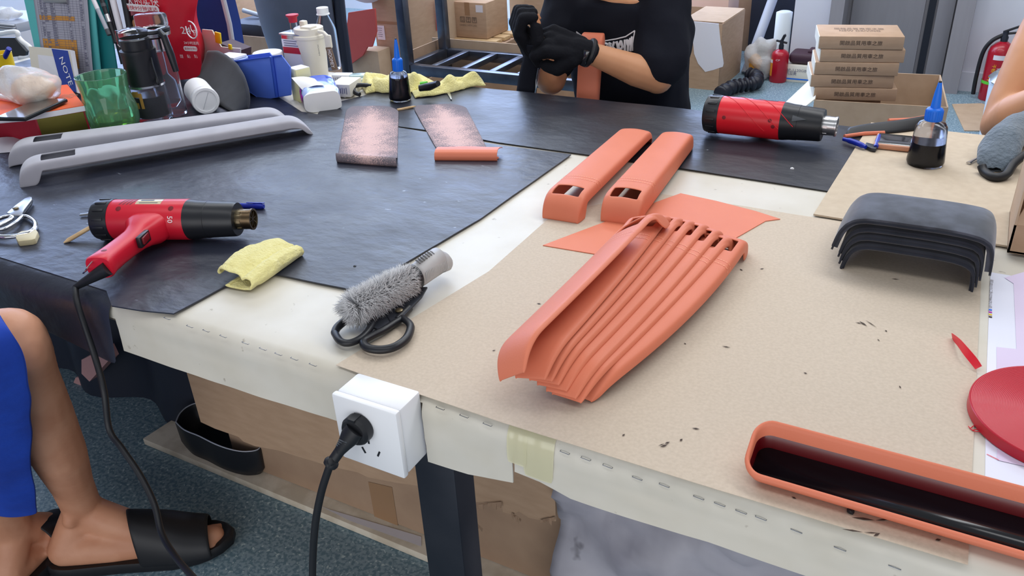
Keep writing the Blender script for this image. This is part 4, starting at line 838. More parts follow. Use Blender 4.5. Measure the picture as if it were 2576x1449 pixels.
# --- leaning dark suede pad
a0 = at(594, 288, Z1 + .006); dirx = (at(594, 288) - at(505, 240)).normalized(); Wd = (at(594, 288) - at(505, 240)).length; hp = HH(at(510, 240), 515, 148)
def pad(u, v):
    x = -Wd * 1.35 * (1 - u); top = hp * pl([(0, .9), (.2, 1), (.4, .98), (.6, .9), (.78, .72), (.9, .5), (.96, .32), (1, .08)], u)
    return a0 + dirx * x + V((.012, .05, 0)) * v * (top / hp) + V((0, 0, v * top)) + V((-dirx.y, dirx.x, 0)) * .03 * sin(v * pi * .5)
single('suede_pad', B().grid(pad, 24, 10), 'dark_suede', 'dark grey suede covered moulded pad standing on edge by the white tub', 'pad', a0, mods=[SOL(.012, 0), SUB(1)], ang=180)
# --- clipboard, note pad, folder, knives, tubes
yb = at(190, 222).y; pb = at(190, 222)
def PLN(px, py, y0, k=.22):          # leaning plane: y grows with height
    q = D(px, py, y0)
    for _ in range(6): q = D(px, py, y0 + k * max(0, q.z - Z1))
    return q
cb = thing('clipboard', 'teal clipboard holding a printed table sheet with orange rows', 'clipboard', at(200, 220))
def quad_slab(ps, th, b=None):
    b = b or B(); n = (ps[1] - ps[0]).cross(ps[3] - ps[0]).normalized() * th; b.faces(list(ps) + [p + n for p in ps], [(0, 1, 2, 3), (7, 6, 5, 4), (0, 4, 5, 1), (1, 5, 6, 2), (2, 6, 7, 3), (3, 7, 4, 0)]); return b
K = lambda x, y, dy=0: PLN(x, y, yb + dy)
obj('board', quad_slab([K(108, 205, .004), K(258, 215, .004), K(232, -60, .004), K(50, -60, .004)], .003), 'teal', cb)
s00, s10, s11, s01 = K(118, 215), K(246, 222), K(222, -34), K(80, -40)
def sh(u, v): 
    p = lerp(lerp(s00, s10, u), lerp(s01, s11, u), v); cr = max(0, u - .86) / .14; return p + V((.002 * cr, -.0015 - .012 * cr * cr * (1 - .5 * v), 0))
pg = obj('sheet', B().grid(sh, 20, 20), 'sheet_grey', cb, mods=[SOL(.0012, 0)], ang=180)
fr = lambda u, v, e=.0012: sh(u, v) + V((0, -e, 0))
def cellq(b, u0, u1, v0, v1, e=.0012): b.faces([fr(u0, v0, e), fr(u1, v0, e), fr(u1, v1, e), fr(u0, v1, e)], [(0, 1, 2, 3)])
b = B()
for u0, u1, v0, v1 in ((.07, .72, .66, .705), (.07, .71, .19, .475)): cellq(b, u0, u1, v0, v1)
obj('orange_rows', b, 'amber', pg)
b = B()
for i in range(40): cellq(b, .07, .9, .03 + i * .0235, .032 + i * .0235, .0016)
for u in (.07, .11, .17, .30, .38, .5, .56, .6, .66, .71, .78, .83, .9): cellq(b, u, u + .003, .03, .95, .0016)
obj('table_lines', b, 'sheet_line', pg)
b = B()
for i in range(39):
    for u0, u1 in ((.115, .16), (.175, .24), (.305, .375), (.62, .655), (.84, .89)):
        if rnd.random() < .8: cellq(b, u0, u0 + (u1 - u0) * rnd.uniform(.6, 1), .034 + i * .0235 + .004, .034 + i * .0235 + .016, .002)
obj('table_entries', b, 'sheet_line', pg)
b = B(); c = K(140, -2, -.004); b.box(c, (S(c, 95), .012, .02), bev=.003); obj('clip', b, 'steel', cb)
n0, n1, n2, n3 = PLN(92, 190, yb - .055, .5), PLN(206, 236, yb - .06, .5), PLN(188, 128, yb - .055, .5), PLN(83, 119, yb - .055, .5)
nb = thing('note_pad', 'cream note pad with a blue band leaning against the clipboard', 'notebook', (n0 + n1) / 2)
obj('pages', quad_slab([n0, n1, n2, n3], .012), 'paper_white', nb)
def nq(u, v, e=.0008): p = lerp(lerp(n0, n1, u), lerp(n3, n2, u), v); return p + (n1 - n0).cross(n3 - n0).normalized() * (.012 + e)
b = B(); b.faces([nq(.0, .0), nq(.985, .0), nq(.985, .97), nq(0, 1)], [(0, 1, 2, 3)]); obj('cover', b, 'note_cream', nb)
b = B(); b.faces([nq(.66, 0, .0014), nq(.985, .0, .0014), nq(.985, .25, .0014), nq(.94, .97, .0014), nq(.56, .985, .0014)], [(0, 1, 2, 3, 4)]); bb = obj('blue_band', b, 'note_blue', nb)
text('lettering', 'NOTE', 'white_print', nb, nq(.83, .45, .002), nq(.9, .12) - nq(.76, .8), nq(1, .5) - nq(.6, .5), w=(nq(.88, .12) - nq(.78, .85)).length, h=.016, shear=.2)
b = B()
for i in range(3): b.faces([nq(.18, .22 - i * .04, .0014), nq(.42, .22 - i * .04, .0014), nq(.42, .235 - i * .04, .0014), nq(.18, .235 - i * .04, .0014)], [(0, 1, 2, 3)])
obj('small_print', b, 'sheet_line', nb)
fo = thing('document_folder', 'translucent teal folder with lime squares behind the clipboard', 'folder', at(270, 215))
obj('cover', quad_slab([K(225, 208, .02), K(302, 208, .02), K(262, -50, .03), K(205, -50, .03)], .004), 'teal_dark', fo)
b = B()
for x, y in ((281, 158), (262, 176)):
    b.faces([K(x - 9, y + 9, .0185), K(x + 9, y + 10, .0185), K(x + 7, y - 9, .0185), K(x - 10, y - 10, .0185)], [(0, 1, 2, 3)])
obj('lime_square', b, 'lime', fo)
def stickup(name, lb, cat, x0, y0, x1, y1, r, m, dy, parts=()):
    a, c = K(x0, y0, dy), K(x1, y1, dy); t = thing(name, lb, cat, a); b = B(); b.cyl(a, c, r, r, 16); obj('shaft' if parts else 'tube', b, m, t)
    for nm, f0, f1, rr_, mm in parts: b = B(); b.cyl(lerp(a, c, f0), lerp(a, c, f1), rr_, rr_, 14); obj(nm, b, mm, t)
stickup('white_tube', 'white tube leaning between two black tubes behind the tea tumbler', 'tube', 322, 150, 276, -30, .0085, 'label_white', .03)
stickup('black_tube', 'black tube leaning just right of the white tube', 'tube', 338, 130, 306, -40, .009, 'black_plastic', .04)
stickup('black_tube', 'black tube leaning just left of the white tube', 'tube', 312, 160, 262, -30, .009, 'black_plastic', .035)
stickup('craft_knife', 'grey bladed snap knife leaning left of the black tubes', 'knife', 275, 88, 222, -30, .0055, 'pipe_grey', -.005, (('label', .55, .85, .0058, 'label_white'), ('end_cap', 0, .12, .0058, 'grey_plastic')))
stickup('craft_knife', 'black snap knife with a silver collar leaning beside the black tubes', 'knife', 292, 108, 246, -30, .006, 'black_plastic', .01, (('collar', .38, .52, .0064, 'chrome'), ('button', .66, .72, .0066, 'grey_plastic')))
# --- red carrier bag
A0, A1 = at(330, 235), at(508, 205); y0 = A0.y + .10
bag = thing('carrier_bag', 'red paper carrier bag with white print behind the tumblers', 'bag', (A0 + A1) / 2)
c0, c1, c2, c3 = [PLN(x, y, y0, .02) for x, y in ((322, 210), (500, 196), (492, -70), (312, -70))]
def bagf(u, v):
    p = lerp(lerp(c0, c1, u), lerp(c3, c2, u), v); bul = sin(pi * min(1, max(0, u))) * .03 * sin(pi * min(1, v * .8 + .1)); w = .0025 * NZ.noise(V((u * 4, v * 6, 0))) + .004 * NZ.noise(V((u * 2, v * 3, 5)))
    return p + V((.012 * sin(v * 9) * (u > .9), -bul - w, 0))
def bagb(u, v): p = bagf(u, v); return V((p.x - .11, 2 * (y0 + .05) - p.y + .02, p.z))
b = B(); b.grid(bagf, 20, 24); b.grid(bagb, 12, 12); b.grid(lambda u, v: lerp(bagf(1, v), bagb(1, v), u) + V((-.012 * sin(pi * u), 0, 0)), 4, 24); b.grid(lambda u, v: lerp(bagf(0, v), bagb(0, v), u), 3, 24); b.grid(lambda u, v: lerp(bagf(u, 0), bagb(u, 0), v), 12, 3); obj('paper', b, 'bag_red', bag, ang=60)
bp = lambda x, y, e=.004: PLN(x, y, y0 - .034 - e, .02)
def btxt(s, x0, y0_, x1, y1_, hpx, m='white_print'):
    a, c = bp(x0, y0_), bp(x1, y1_); text('lettering', s, m, bag, (a + c) / 2, c - a, (0, 0, 1), w=(c - a).length, h=S(a, hpx))
btxt('大的实快', 318, 2, 398, 4, 24)
def pill(x0, y0_, x1, y1_, r, m='white_print'):
    a, c = bp(x0, y0_, .003), bp(x1, y1_, .003); b = B(); rr_ = S(a, r); ux = (c - a).normalized(); uz = V((0, 0, 1)); P = []
    for q, s in ((c, -90), (a, 90)):
        for i in range(9): t = radians(s + i * 22.5); P.append(q + ux * rr_ * cos(t) + uz * rr_ * sin(t))
    b.faces(P, [list(range(len(P)))]); obj('print_panel', b, m, bag)
pill(318, 18, 394, 24, 9); btxt('最快9分钟送达', 314, 18, 396, 24, 11, 'bag_red')
pill(466, 122, 492, 123, 6); btxt('最快9分钟达', 464, 122, 496, 123, 7, 'bag_red'); btxt('24小时送药', 463, 107, 500, 109, 8); btxt('24', 455, 76, 480, 77, 17)
a = bp(481, 75); b = B(); R_ = S(a, 21); ux = V((1, -.1, 0)).normalized()
b.tube([a + ux * R_ * cos(t) + V((0, 0, R_ * sin(t))) for t in [radians(-200 + i * 12) for i in range(26) if not (168 < (-200 + i * 12) % 360 < 190)]], .0016, 6); b.tube([a + V((0, 0, R_ * .55)), a, a + ux * R_ * .35 - V((0, 0, R_ * .3))], .001, 6)
obj('clock_print', b, 'white_print', bag)
btxt('药', 486, 82, 497, 83, 15)
for s, x in (('美团', 453), ('省心', 471), ('安心', 489)): btxt(s, x, 141, x + 8, 142, 9) if s != '美团' else btxt('优质', x, 141, x + 8, 142, 9)
def bshape(pts, m, e):
    b = B(); b.faces([bp(x, y, e) for x, y in pts], [list(range(len(pts)))]); obj('portrait_print', b, m, bag, label='printed half figure of a person in a tan jacket')
bshape([(328, 95), (327, 78), (333, 70), (347, 68), (358, 78), (360, 98)], 'pink_card', .0045); bshape([(334, 66), (340, 72), (345, 70), (347, 52), (341, 44), (332, 46)], 'skin', .005); bshape([(327, 58), (331, 60), (334, 50), (340, 47), (346, 52), (346, 42), (338, 37), (330, 40)], 'hair', .0055); bshape([(338, 90), (340, 74), (345, 71), (350, 78), (350, 92)], 'white_print', .0052)
# --- blue sheet standing behind
yk = y0 + .32
blue = [D(x, y, yk) for x, y in ((585, 118), (575, 60), (555, -20), (545, -60), (470, -60), (478, 118))]; b = B(); n = len(blue); b.faces(blue + [p + V((.0, .05, 0)) for p in blue], [list(range(n)), list(range(2 * n - 1, n - 1, -1))] + [(i, i + n, (i + 1) % n + n, (i + 1) % n) for i in range(n)])
bl = thing('blue_board', 'deep blue board standing behind the red carrier bag', 'board', V((sum(p.x for p in blue) / n, yk, TZ))); obj('board', b, 'navy', bl)
b = B(); b.tube([D(x, y, yk - .003) for x, y in ((586, 118), (577, 60), (557, -20), (546, -60))], .008, 8); obj('edge_band', b, 'wall_grey', bl)
# --- blue parts bin with small goods
pb = at(657, 249, Z1); yb2 = pb.y
side = [D(x, y, yb2) for x, y in ((564, 158), (708, 140), (730, 169), (732, 238), (697, 244), (657, 250), (604, 214))]; dn = V((-.115, .075, -.018))
bi = thing('parts_bin', 'translucent blue parts bin tipped on the bench behind the dark suede pad', 'bin', V((pb.x, pb.y, TZ)))
def poly_slab(ps, off):
    b = B(); n = len(ps); b.faces(ps + [p + off for p in ps], [list(range(n)), list(range(2 * n - 1, n - 1, -1))] + [(i, i + n, (i + 1) % n + n, (i + 1) % n) for i in range(n)]); return b
obj('near_side', poly_slab(side, V((0, .003, 0))), 'blue_bin', bi); obj('far_side', poly_slab([p + dn for p in side], V((0, .003, 0))), 'blue_bin', bi)
b = B()
for i, j in ((2, 3), (3, 4), (4, 5), (5, 6)): b.faces([side[i], side[j], side[j] + dn, side[i] + dn], [(0, 1, 2, 3)])
obj('bin_floor', b, 'blue_bin', bi, mods=[SOL(.003, 0)])
b = B(); b.tube([D(x, y, yb2 - .003) for x, y in ((683, 142), (690, 190), (697, 243))], .005, 6); b.tube([D(x, y, yb2 - .002) for x, y in ((566, 158), (640, 148), (708, 140))], .0025, 6); obj('rib', b, 'blue_plastic', bi)
p = D(572, 150, yb2 + .06); p.z = .80; tp = thing('tape_roll', 'pale blue tape roll with white lid on the blue bin', 'tape', V((p.x, p.y, Z1)))
b = B(); c = D(590, 146, yb2 + .045); b.cyl(c, c + V((.0, 0, -.03)), .035, .035, 24); obj('roll', b, 'tissue_pale', tp); b = B(); b.box(c + V((-.01, 0, .004)), (.066, .05, .008), bev=.003); obj('lid', b, 'white_plastic', tp)
# --- white carton behind bin
yc_ = yb2 + .12; cpoly = [D(x, y, yc_) for x, y in ((510, 160), (508, 74), (533, 76), (556, 118), (604, 122), (604, 160))]
wb = thing('white_carton', 'torn open white carton with yellow tabs behind the blue bin', 'box', V((cpoly[0].x, yc_, TZ))); obj('flap', poly_slab(cpoly, V((0, .004, 0))), 'carton_white', wb)
obj('side', poly_slab([D(x, y, yc_ + .01) for x, y in ((552, 108), (600, 128), (600, 150), (552, 150))], V((0, .05, 0))), 'maroon', wb)
for i, (x, y, w_, h_) in enumerate(((549, 95, 19, 28), (579, 118, 10, 14))):
    c = D(x, y, yc_ - .005); b = B(); b.box(c, (S(c, w_), .006, S(c, h_)), MX.Rotation(.15, 3, 'Y'), bev=.002); obj('yellow_tab', b, 'yellow', wb)
# --- jar
p = at(688, 214, Z1); r = S(p, 36); h = HH(p, 685, 132); jr = thing('storage_jar', 'clear storage jar with flat white lid behind the blue bin', 'jar', p)
b = B(); b.lathe([(r * .96, 0), (r, .004), (r, h - .028), (r * .94, h - .026)], p, n=36); obj('jar_body', b, 'smoked', jr); b = B(); b.lathe([(r * .98, h - .030), (r * 1.0, h - .022), (r * .98, h - .018), (r * 1.02, h - .014), (r * 1.02, h - .002), (r * .98, h)], p, n=36); obj('lid', b, 'white_plastic', jr)
# --- solvent can
p = at(752, 210, Z1); h = HH(p, 747, 86); cw = S(p, 66); cn = thing('solvent_can', 'rectangular tin can with red spout and white label behind the cream tumbler', 'can', p)
c = p + V((0, .02, h / 2)); b = B(); b.box(c, (cw, .045, h - .004), bev=.006); obj('tin', b, 'chrome', cn)
b = B(); b.box(c + V((0, 0, h / 2 - .002)), (cw * 1.04, .052, .005), bev=.002); obj('rim', b, 'steel', cn)
yl = c.y - .0235; b = B(); b.box((c.x, yl, c.z - .004), (cw * .9, .0012, h * .84)); lb = obj('label', b, 'label_white', cn)
q = D(745, 128, yl - .001); b = B(); b.box((c.x, yl - .0012, q.z), (cw * .86, .0006, S(p, 15))); obj('red_band', b, 'gift_red', lb)
b = B()
for i in range(4): b.box((c.x - cw * .05 * (i % 2), yl - .0012, p.z + h * (.86 - .045 * i)), (cw * (.7 - .1 * (i % 2)), .0005, .0022))
obj('label_print', b, 'sheet_line', lb)
q = p + V((-.002, .02, h)); b = B(); b.lathe([(.010, -.002), (.010, .018), (.009, .028)], q, n=20); obj('neck', b, 'clear_plastic', cn); b = B(); b.lathe([(.011, .026), (.012, .038), (.017, .043), (.017, .046), (.001, .046)], q, n=20); obj('spout', b, 'gift_red', cn)
# --- cream travel tumbler
p = at(797, 205, Z1); h = HH(p, 783, 66); ra = S(p, 31); rb = S(p, 38); ax = V((0, 0, 1)); tb = thing('travel_tumbler', 'cream travel tumbler with a brown strap standing in front of the tin can', 'tumbler', p)
h *= 1.0; b = B(); b.lathe([(ra * .9, 0), (ra, .003), (rb * .98, h * .80)], p, ax, 40); bd = obj('body', b, 'off_white', tb)
b = B(); b.lathe([(rb * 1.0, h * .80), (rb * 1.06, h * .81), (rb * 1.06, h * .855), (rb * 1.0, h * .865), (rb * .94, h * .87), (rb * .94, h * .975), (rb * .88, h * .985), (.001, h * .985)], p, ax, 40); obj('lid', b, 'off_white', tb)
c = p + ax * h; b = B(); b.box(c + V((.012, -.012, -.002)), (.036, .03, .012), bev=.004); b.box(c + V((-.02, .006, .004)), (.018, .016, .016), bev=.003); obj('flip_tab', b, 'off_white', tb)
c = D(826, 104, p.y - .01); b = B(); b.box(c, (S(p, 20), .008, S(p, 32)), bev=.004); b.tube([c + V((0, 0, .012)), c + V((-.012, 0, .022)), c + V((-.03, 0, .024))], .005, 8); obj('strap_loop', b, 'off_white', tb)
s0, s1 = D(828, 118, p.y - .012), D(841, 176, p.y - .012); d = (s1 - s0); b = B(); b.box((s0 + s1) / 2, (S(p, 18), .004, d.length), MX.Rotation(-.19, 3, 'Y'), bev=.0015); st = obj('strap', b, 'brown_tag', tb)
text('lettering', 'HOOMEY', 'white_print', st, (s0 + s1) / 2 + V((0, -.0022, 0)), d, V((1, 0, .2)), w=d.length * .78, h=S(p, 11))
q = D(804, 126, p.y - rb * .97); text('lettering', 'HOOMEY', 'grey_plastic', bd, q + V((0, -.003, 0)), (0, 0, -1), (1, 0, 0), w=S(p, 26), h=S(p, 4))
# --- water bottle behind
p = at(790, 196, Z1); p = V((p.x - .02, p.y + .10, Z1)); h = D(776, 16, p.y).z - p.z; w = S(p, 26); bt_ = thing('water_bottle', 'clear plastic water bottle with a white cap behind the cream tumbler', 'bottle', p)
b = B(); b.lathe([(w * .9, 0), (w, .006), (w, h * .62), (w * .9, h * .7), (w * .5, h * .86), (w * .44, h * .9), (w * .44, h * .94)], p, n=28); obj('bottle', b, 'clear_plastic', bt_); b = B(); b.lathe([(w * .62, h * .885), (w * .62, h * .90), (w * .55, h * .905), (w * .56, h * .995), (w * .5, h)], p, n=24); obj('cap', b, 'white_plastic', bt_)
# --- pale yellow sticky block
p = at(752, 256, Z1); h = HH(p, 748, 176); b = B(); w = S(p, 40); b.box(p + V((.0, .02, h / 2)), (w, .04, h), MX.Rotation(-.35, 3, 'Z'), bev=.001)
sb = thing('sticky_note_stack', 'tall pale yellow stack of sticky notes left of the tissue pack', 'note stack', p); obj('block', b, 'pale_yellow', sb); b = B(); b.box(p + V((0, .02, h + .0006)), (w * .96, .038, .001), MX.Rotation(-.32, 3, 'Z')); obj('top_sheet', b, 'paper_white', sb)
# --- tissue pack
p0, p1 = at(770, 288, Z1), at(862, 276, Z1); d = (p1 - p0); Lt = d.length; d.normalize(); n = V((-d.y, d.x, 0)); tk = thing('tissue_pack', 'opened blue and white tissue pack on the bench', 'tissues', (p0 + p1) / 2)
ht = HH(p0, 768, 226)
def tis(u, v):
    a = 2 * pi * v; e = .55; y = .5 + .5 * math.copysign(abs(cos(a)) ** e, cos(a)); z = .5 + .5 * math.copysign(abs(sin(a)) ** e, sin(a)); sq = 1 - .25 * max(0, u - .55)
    return p0 + d * (y * Lt - .004 * NZ.noise(V((u * 5, v * 5, 0)))) + n * (.004 + u * .125) + V((0, 0, (z * ht * (.78 + .30 * u * (z)) * sq) + .003 * NZ.noise(V((u * 6, v * 9, 2)))))
b = B(); b.grid(lambda u, v: tis(u * .10, v), 3, 32); b.faces([tis(0, i / 32) for i in range(32)], [list(range(32))]); obj('tissues', b, 'white_matte', tk, ang=180)
b = B(); b.grid(lambda u, v: tis(.10 + u * .24, v), 6, 32); obj('pale_wrap', b, 'tissue_pale', tk, ang=180); b = B(); b.grid(lambda u, v: tis(.34 + u * .66, v), 10, 32); obj('blue_wrap', b, 'tissue_blue', tk, ang=180)
b = B(); b.grid(lambda u, v: tis(.12 + u * .5, .44 + .1 * v) - d * .002, 6, 3); obj('magenta_print', b, 'magenta', tk, ang=180)
top = tis(.75, .3); b = B(); q = [D(733, 196, top.y - .03), D(762, 228, top.y - .045), D(816, 216, top.y - .02), D(800, 202, top.y + .02)]; b.grid(lambda u, v: lerp(lerp(q[0], q[3], u), lerp(q[1], q[2], u), v) + V((0, 0, .006 * sin(u * 3))), 6, 6); obj('pulled_tissue', b, 'white_matte', tk, mods=[SOL(.0012, 0)])
# --- papers and small boxes
q = [at(x, y, Z1 + .003) for x, y in ((830, 190), (948, 186), (935, 205), (868, 245), (852, 240))]; b = B(); b.prism([(p.x, p.y) for p in q], Z1 + .001, Z1 + .004); single('loose_papers', b, 'carton_white', 'pale loose papers under the small boxes beside the tumbler', 'papers', at(880, 215))
def sbox(lb, x, y, w, dd, h, rz, m, nm='small_box', z=Z1 + .0045, lines=True):
    p = at(x, y, z); t = thing(nm, lb, 'box', p, rz); b = B(); b.box((0, dd / 2, h / 2), (w, dd, h), bev=.0008); obj('carton', b, m, t, wl=False)
    if lines:
        b = B()
        for i in range(8): b.box((-w * .38 + w * .1 * i, -.0004, h * .5), (w * .04, .0004, h * rnd.uniform(.4, .75)))
        obj('label_print', b, 'sheet_line', t, wl=False)
sbox('small white box with grey printed lines right of the tissue pack', 858, 244, .055, .075, .032, .25, 'carton_white')
sbox('small pale green box behind the printed white box', 905, 207, .062, .03, .018, .45, 'glass_sheet', lines=False)
sbox('flat white packet beside the cream tumbler', 858, 208, .05, .03, .02, .3, 'paper_white')
b = B(); b.cyl(at(830, 214, Z1 + .012), at(927, 196, Z1 + .02), .0022, .0022, 10); single('thin_rod', b, 'white_plastic', 'thin pale rod lying across the small white boxes', 'rod', at(880, 205))
q = [at(x, y, Z1 + .001) for x, y in ((675, 232), (720, 256), (705, 272), (692, 266))]; fl = single('flyer', B().prism([(p.x, p.y) for p in [at(x, y, Z1 + .001) for x, y in ((662, 250), (735, 238), (775, 285), (745, 282), (700, 262))]], Z1 + .0003, Z1 + .001), 'off_white', 'buff printed flyer sticking out from under the black sheet by the tissue pack', 'flyer', at(710, 255))
b = B(); b.faces([at(x, y, Z1 + .0014) for x, y in ((692, 256), (722, 257), (708, 271))], [(0, 1, 2)]); obj('red_print', b, 'gift_red', fl); b = B(); b.faces([at(x, y, Z1 + .0014) for x, y in ((686, 257), (693, 257), (708, 271), (704, 270))], [(0, 1, 2, 3)]); obj('yellow_print', b, 'amber', fl)
# --- far left: fairing, drawers, tub
pf = at(60, 150); yf_ = pf.y + .05
ft = thing('white_fairing', 'white moulded fairing with black inner panel at the far left', 'car part', V((pf.x, yf_, TZ)))
b = B(); b.tube(spline([D(x, y, yf_) for x, y in ((-40, 92), (0, 85), (32, 80), (44, 82), (46, 92), (56, 104), (74, 118), (82, 134), (74, 146), (50, 146))], 6), [S(pf, 6)] * 55, 10); obj('rim', b, 'white_plastic', ft, ang=180)
obj('inner_panel', poly_slab([D(x, y, yf_ + .01) for x, y in ((-40, 98), (0, 95), (36, 95), (50, 112), (66, 130), (64, 140), (0, 146), (-40, 146))], V((0, .01, 0))), 'black_plastic', ft)
yd_ = yf_ + .25; c = D(20, 100, yd_); dw = thing('drawer_unit', 'low grey plastic drawer unit behind the white fairing', 'drawers', V((c.x, yd_, TZ)))
z1_ = D(20, 58, yd_).z; b = B(); b.box((c.x - .05, yd_ + .1, (TZ + z1_) / 2), (S(c, 170), .2, z1_ - TZ), bev=.004); obj('case', b, 'pipe_grey', dw)
for i in range(3):
    b = B(); zz = lerp(z1_, TZ, .16 + i * .27); b.box((c.x - .05, yd_ - .004, zz), (S(c, 166), .012, (z1_ - TZ) * .2), bev=.003); obj('drawer', b, 'wall_grey', dw)
c = D(22, 52, yd_ + .05); c.z = z1_; b = B(); b.ball(c + V((0, 0, .02)), .05, (1.4, .8, .5), 12)
for v in b.bm.verts: r = v.co - c; v.co += r * NZ.noise(r * 30) * .35; v.co.z = max(v.co.z, z1_)
pk = single('crumpled_bag', b, 'film', 'crumpled white and blue plastic bag on the grey drawer unit', 'bag', c, ang=180)
p = at(18, 200, Z1 + .003); yt = p.y; h = HH(p, 18, 136); tu = thing('yellow_tub', 'yellow tub of sweets with a blue pen in it at the far left', 'tub', p)
w = S(p, 30); b = B(); b.lathe([(w * .85, 0), (w, h), (w * .92, h), (w * .8, .01), (.001, .01)], p, n=28); obj('tub', b, 'yellow', tu); b = B(); c = p + V((.0, -.0, h)); b.cyl(c + V((.006, -.004, -.03)), D(23, 122, yt), .007, .007, 12); obj('pen_cap', b, 'blue_pen', tu)
text('lettering', '百香', 'maroon', tu, p + V((-.005, -w * 1.02, h * .45)), (1, -.05, 0), (0, 0, 1), w=w * .9, h=h * .28)
# --- left dropper bottle with black dye
def dropper(lb, x, y, wpx, topy, shy, capy, tipx, liq, m, lean=0):
    p = at(x, y, Z1 + .005); w = S(p, wpx / 2); Ht = HH(p, tipx, topy); hs_ = HH(p, x, shy); hc = HH(p, x, capy); ax = V((D(tipx, topy, p.y).x - p.x, 0, Ht)).normalized()
    t = thing('dropper_bottle', lb, 'bottle', p)
    b = B(); b.lathe([(w * .92, 0), (w, .006), (w, hs_ * .12), (w * .86, hs_ * .72), (w * .82, hs_ * .86), (w * .66, hs_ * .96), (w * .40, hs_), (w * .38, hc)], p, ax, 36); obj('bottle', b, m, t)
    b = B(); b.lathe([(w * .86, .003), (w * .955, .008), (w * .95, hs_ * .13), (lerp(w * .95, w * .81, min(1, liq)), hs_ * .72 * liq / .72)], p, ax, 32); obj('dye', b, 'dark_liquid', t)
    r = w * .44; b = B(); b.lathe([(r, hs_ * 1.0), (r, hc), (r * .92, hc + .002), (r * .6, hc + .004), (r * .42, lerp(hc, Ht, .6)), (r * .22, Ht * .985)], p, ax, 28)
    for i in range(18):
        a = i * 2 * pi / 18; o = ax.orthogonal().normalized(); k = ax.cross(o); c = p + ax * (hs_ + hc) / 2 + (o * cos(a) + k * sin(a)) * r; b.cyl(c - ax * (hc - hs_) * .45, c + ax * (hc - hs_) * .45, .001, .001, 6)
    cp = obj('dropper_cap', b, 'blue_cap', t); b = B(); b.cyl(p + ax * Ht * .97, p + ax * Ht, r * .24, r * .16, 12); obj('stained_tip', b, 'black_rubber', cp)
dropper('blue capped dropper bottle full of black dye, behind the suede backed strips', 1007, 250, 56, 96, 178, 150, 995, .80, 'smoked')
# --- yellow cloths, clamp and knife at the back
def rag(lb, pts, w, amp, seed, n=30):
    P = [at(x, y, Z1 + .004) for x, y in pts]; C = spline(P, 8); m = len(C) - 1
    def f(u, v):
        i = u * m; j = min(int(i), m - 1); p = lerp(C[j], C[j + 1], i - j); tg = (C[j + 1] - C[j]).normalized(); sd = V((-tg.y, tg.x, 0)); q = p + sd * (v - .45) * w * (1 + .35 * NZ.noise(V((u * 4, seed, v))))
        hgt = sin(pi * v) ** .7 * amp * (.8 + .9 * NZ.noise(V((u * 5, v * 3, seed)))) * min(1, u * 9, (1 - u) * 9 + .15); q.z = Z1 + .005 + max(0, hgt) + .002 * NZ.noise(q * 90); return q
    single('microfibre_cloth', B().grid(f, 44, 16), 'yellow_cloth', lb, 'cloth', P[0], mods=[SOL(.004, 0), SUB(1)], ang=180)
rag('pale yellow cloth crumpled left of and behind the dropper bottle', [(915, 226), (950, 222), (985, 225), (1030, 218), (1062, 226)], .09, .036, 3)
rag('pale yellow cloth twisted out to the right along the far edge', [(1040, 240), (1090, 234), (1130, 226), (1160, 218), (1215, 210)], .06, .026, 8)
b = B(); b.tube(spline([at(935, 216, Z1 + .02), at(905, 214, Z1 + .022), at(890, 220, Z1 + .02), at(892, 232, Z1 + .012), at(905, 238, Z1 + .008)], 6), .0055, 10); cl = single('clamp_handle', b, 'black_plastic', 'curved black clamp handle poking out left of the yellow cloth', 'tool', at(905, 228))
t = thing('pliers', 'black and green handled tool half covered by the yellow cloths', 'pliers', at(1075, 222)); b = B(); b.tube([at(1055, 222, Z1 + .03), at(1080, 218, Z1 + .034), at(1102, 210, Z1 + .05)], [.008, .010, .007], 10); obj('handle', b, 'black_plastic', t); b = B(); b.tube([at(1058, 212, Z1 + .034), at(1075, 210, Z1 + .036)], .006, 8); obj('handle', b, 'lime', t, label='green handle end')
q = [at(x, y, Z1 + .006) for x, y in ((1124, 233), (1134, 250), (1137, 250), (1132, 232))]; b = B(); b.prism([(p.x, p.y) for p in q], Z1 + .005, Z1 + .0065); single('blade_tip', b, 'steel', 'pointed steel blade tip sticking out from under the yellow cloth', 'blade', q[0])
# --- far right corner: pliers, phone, dropper, glove, spudger, carton
dropper('blue capped dropper bottle half full of dye on the kraft board', 2326, 412, 88, 204, 300, 273, 2366, .52, 'smoked')
zk = Z1 + .006
t = thing('wire_cutters', 'small blue handled wire cutters by the copper phone', 'pliers', at(2200, 375, zk))
b = B(); b.tube(spline([at(2122, 350, zk + .006), at(2150, 358, zk + .007), at(2178, 370, zk + .006)], 5), [.004] * 3 + [.0055] * 6 + [.004] * 2, 10); obj('handle', b, 'blue_pen', t)
b = B(); b.tube([at(2212, 342, zk + .008), at(2208, 356, zk + .007), at(2203, 370, zk + .006)], [.004, .0055, .0045], 10); obj('handle', b, 'blue_pen', t)
b = B(); b.prism([(p.x, p.y) for p in [at(x, y, zk) for x, y in ((2178, 366), (2200, 372), (2207, 376), (2202, 383), (2190, 381), (2174, 373))]], zk, zk + .007, .001); obj('jaw', b, 'dark_steel', t)
q0, q1 = at(2222, 382, zk + .006), at(2322, 388, zk + .006); e = (q1 - q0); e = V((1, .0, 0)); c = at(2268, 360, zk + .005); t = thing('smartphone', 'phone in a copper case on the kraft board beside the dropper bottle', 'phone', c)
R_ = MX.Rotation(.03, 3, 'Z'); obj('case', B().box(c, (.098, .072, .011), R_, bev=.004), 'copper', t); obj('screen', B().box(c + V((0, 0, .0055)), (.09, .064, .0008), R_, bev=.0003), 'screen', t)
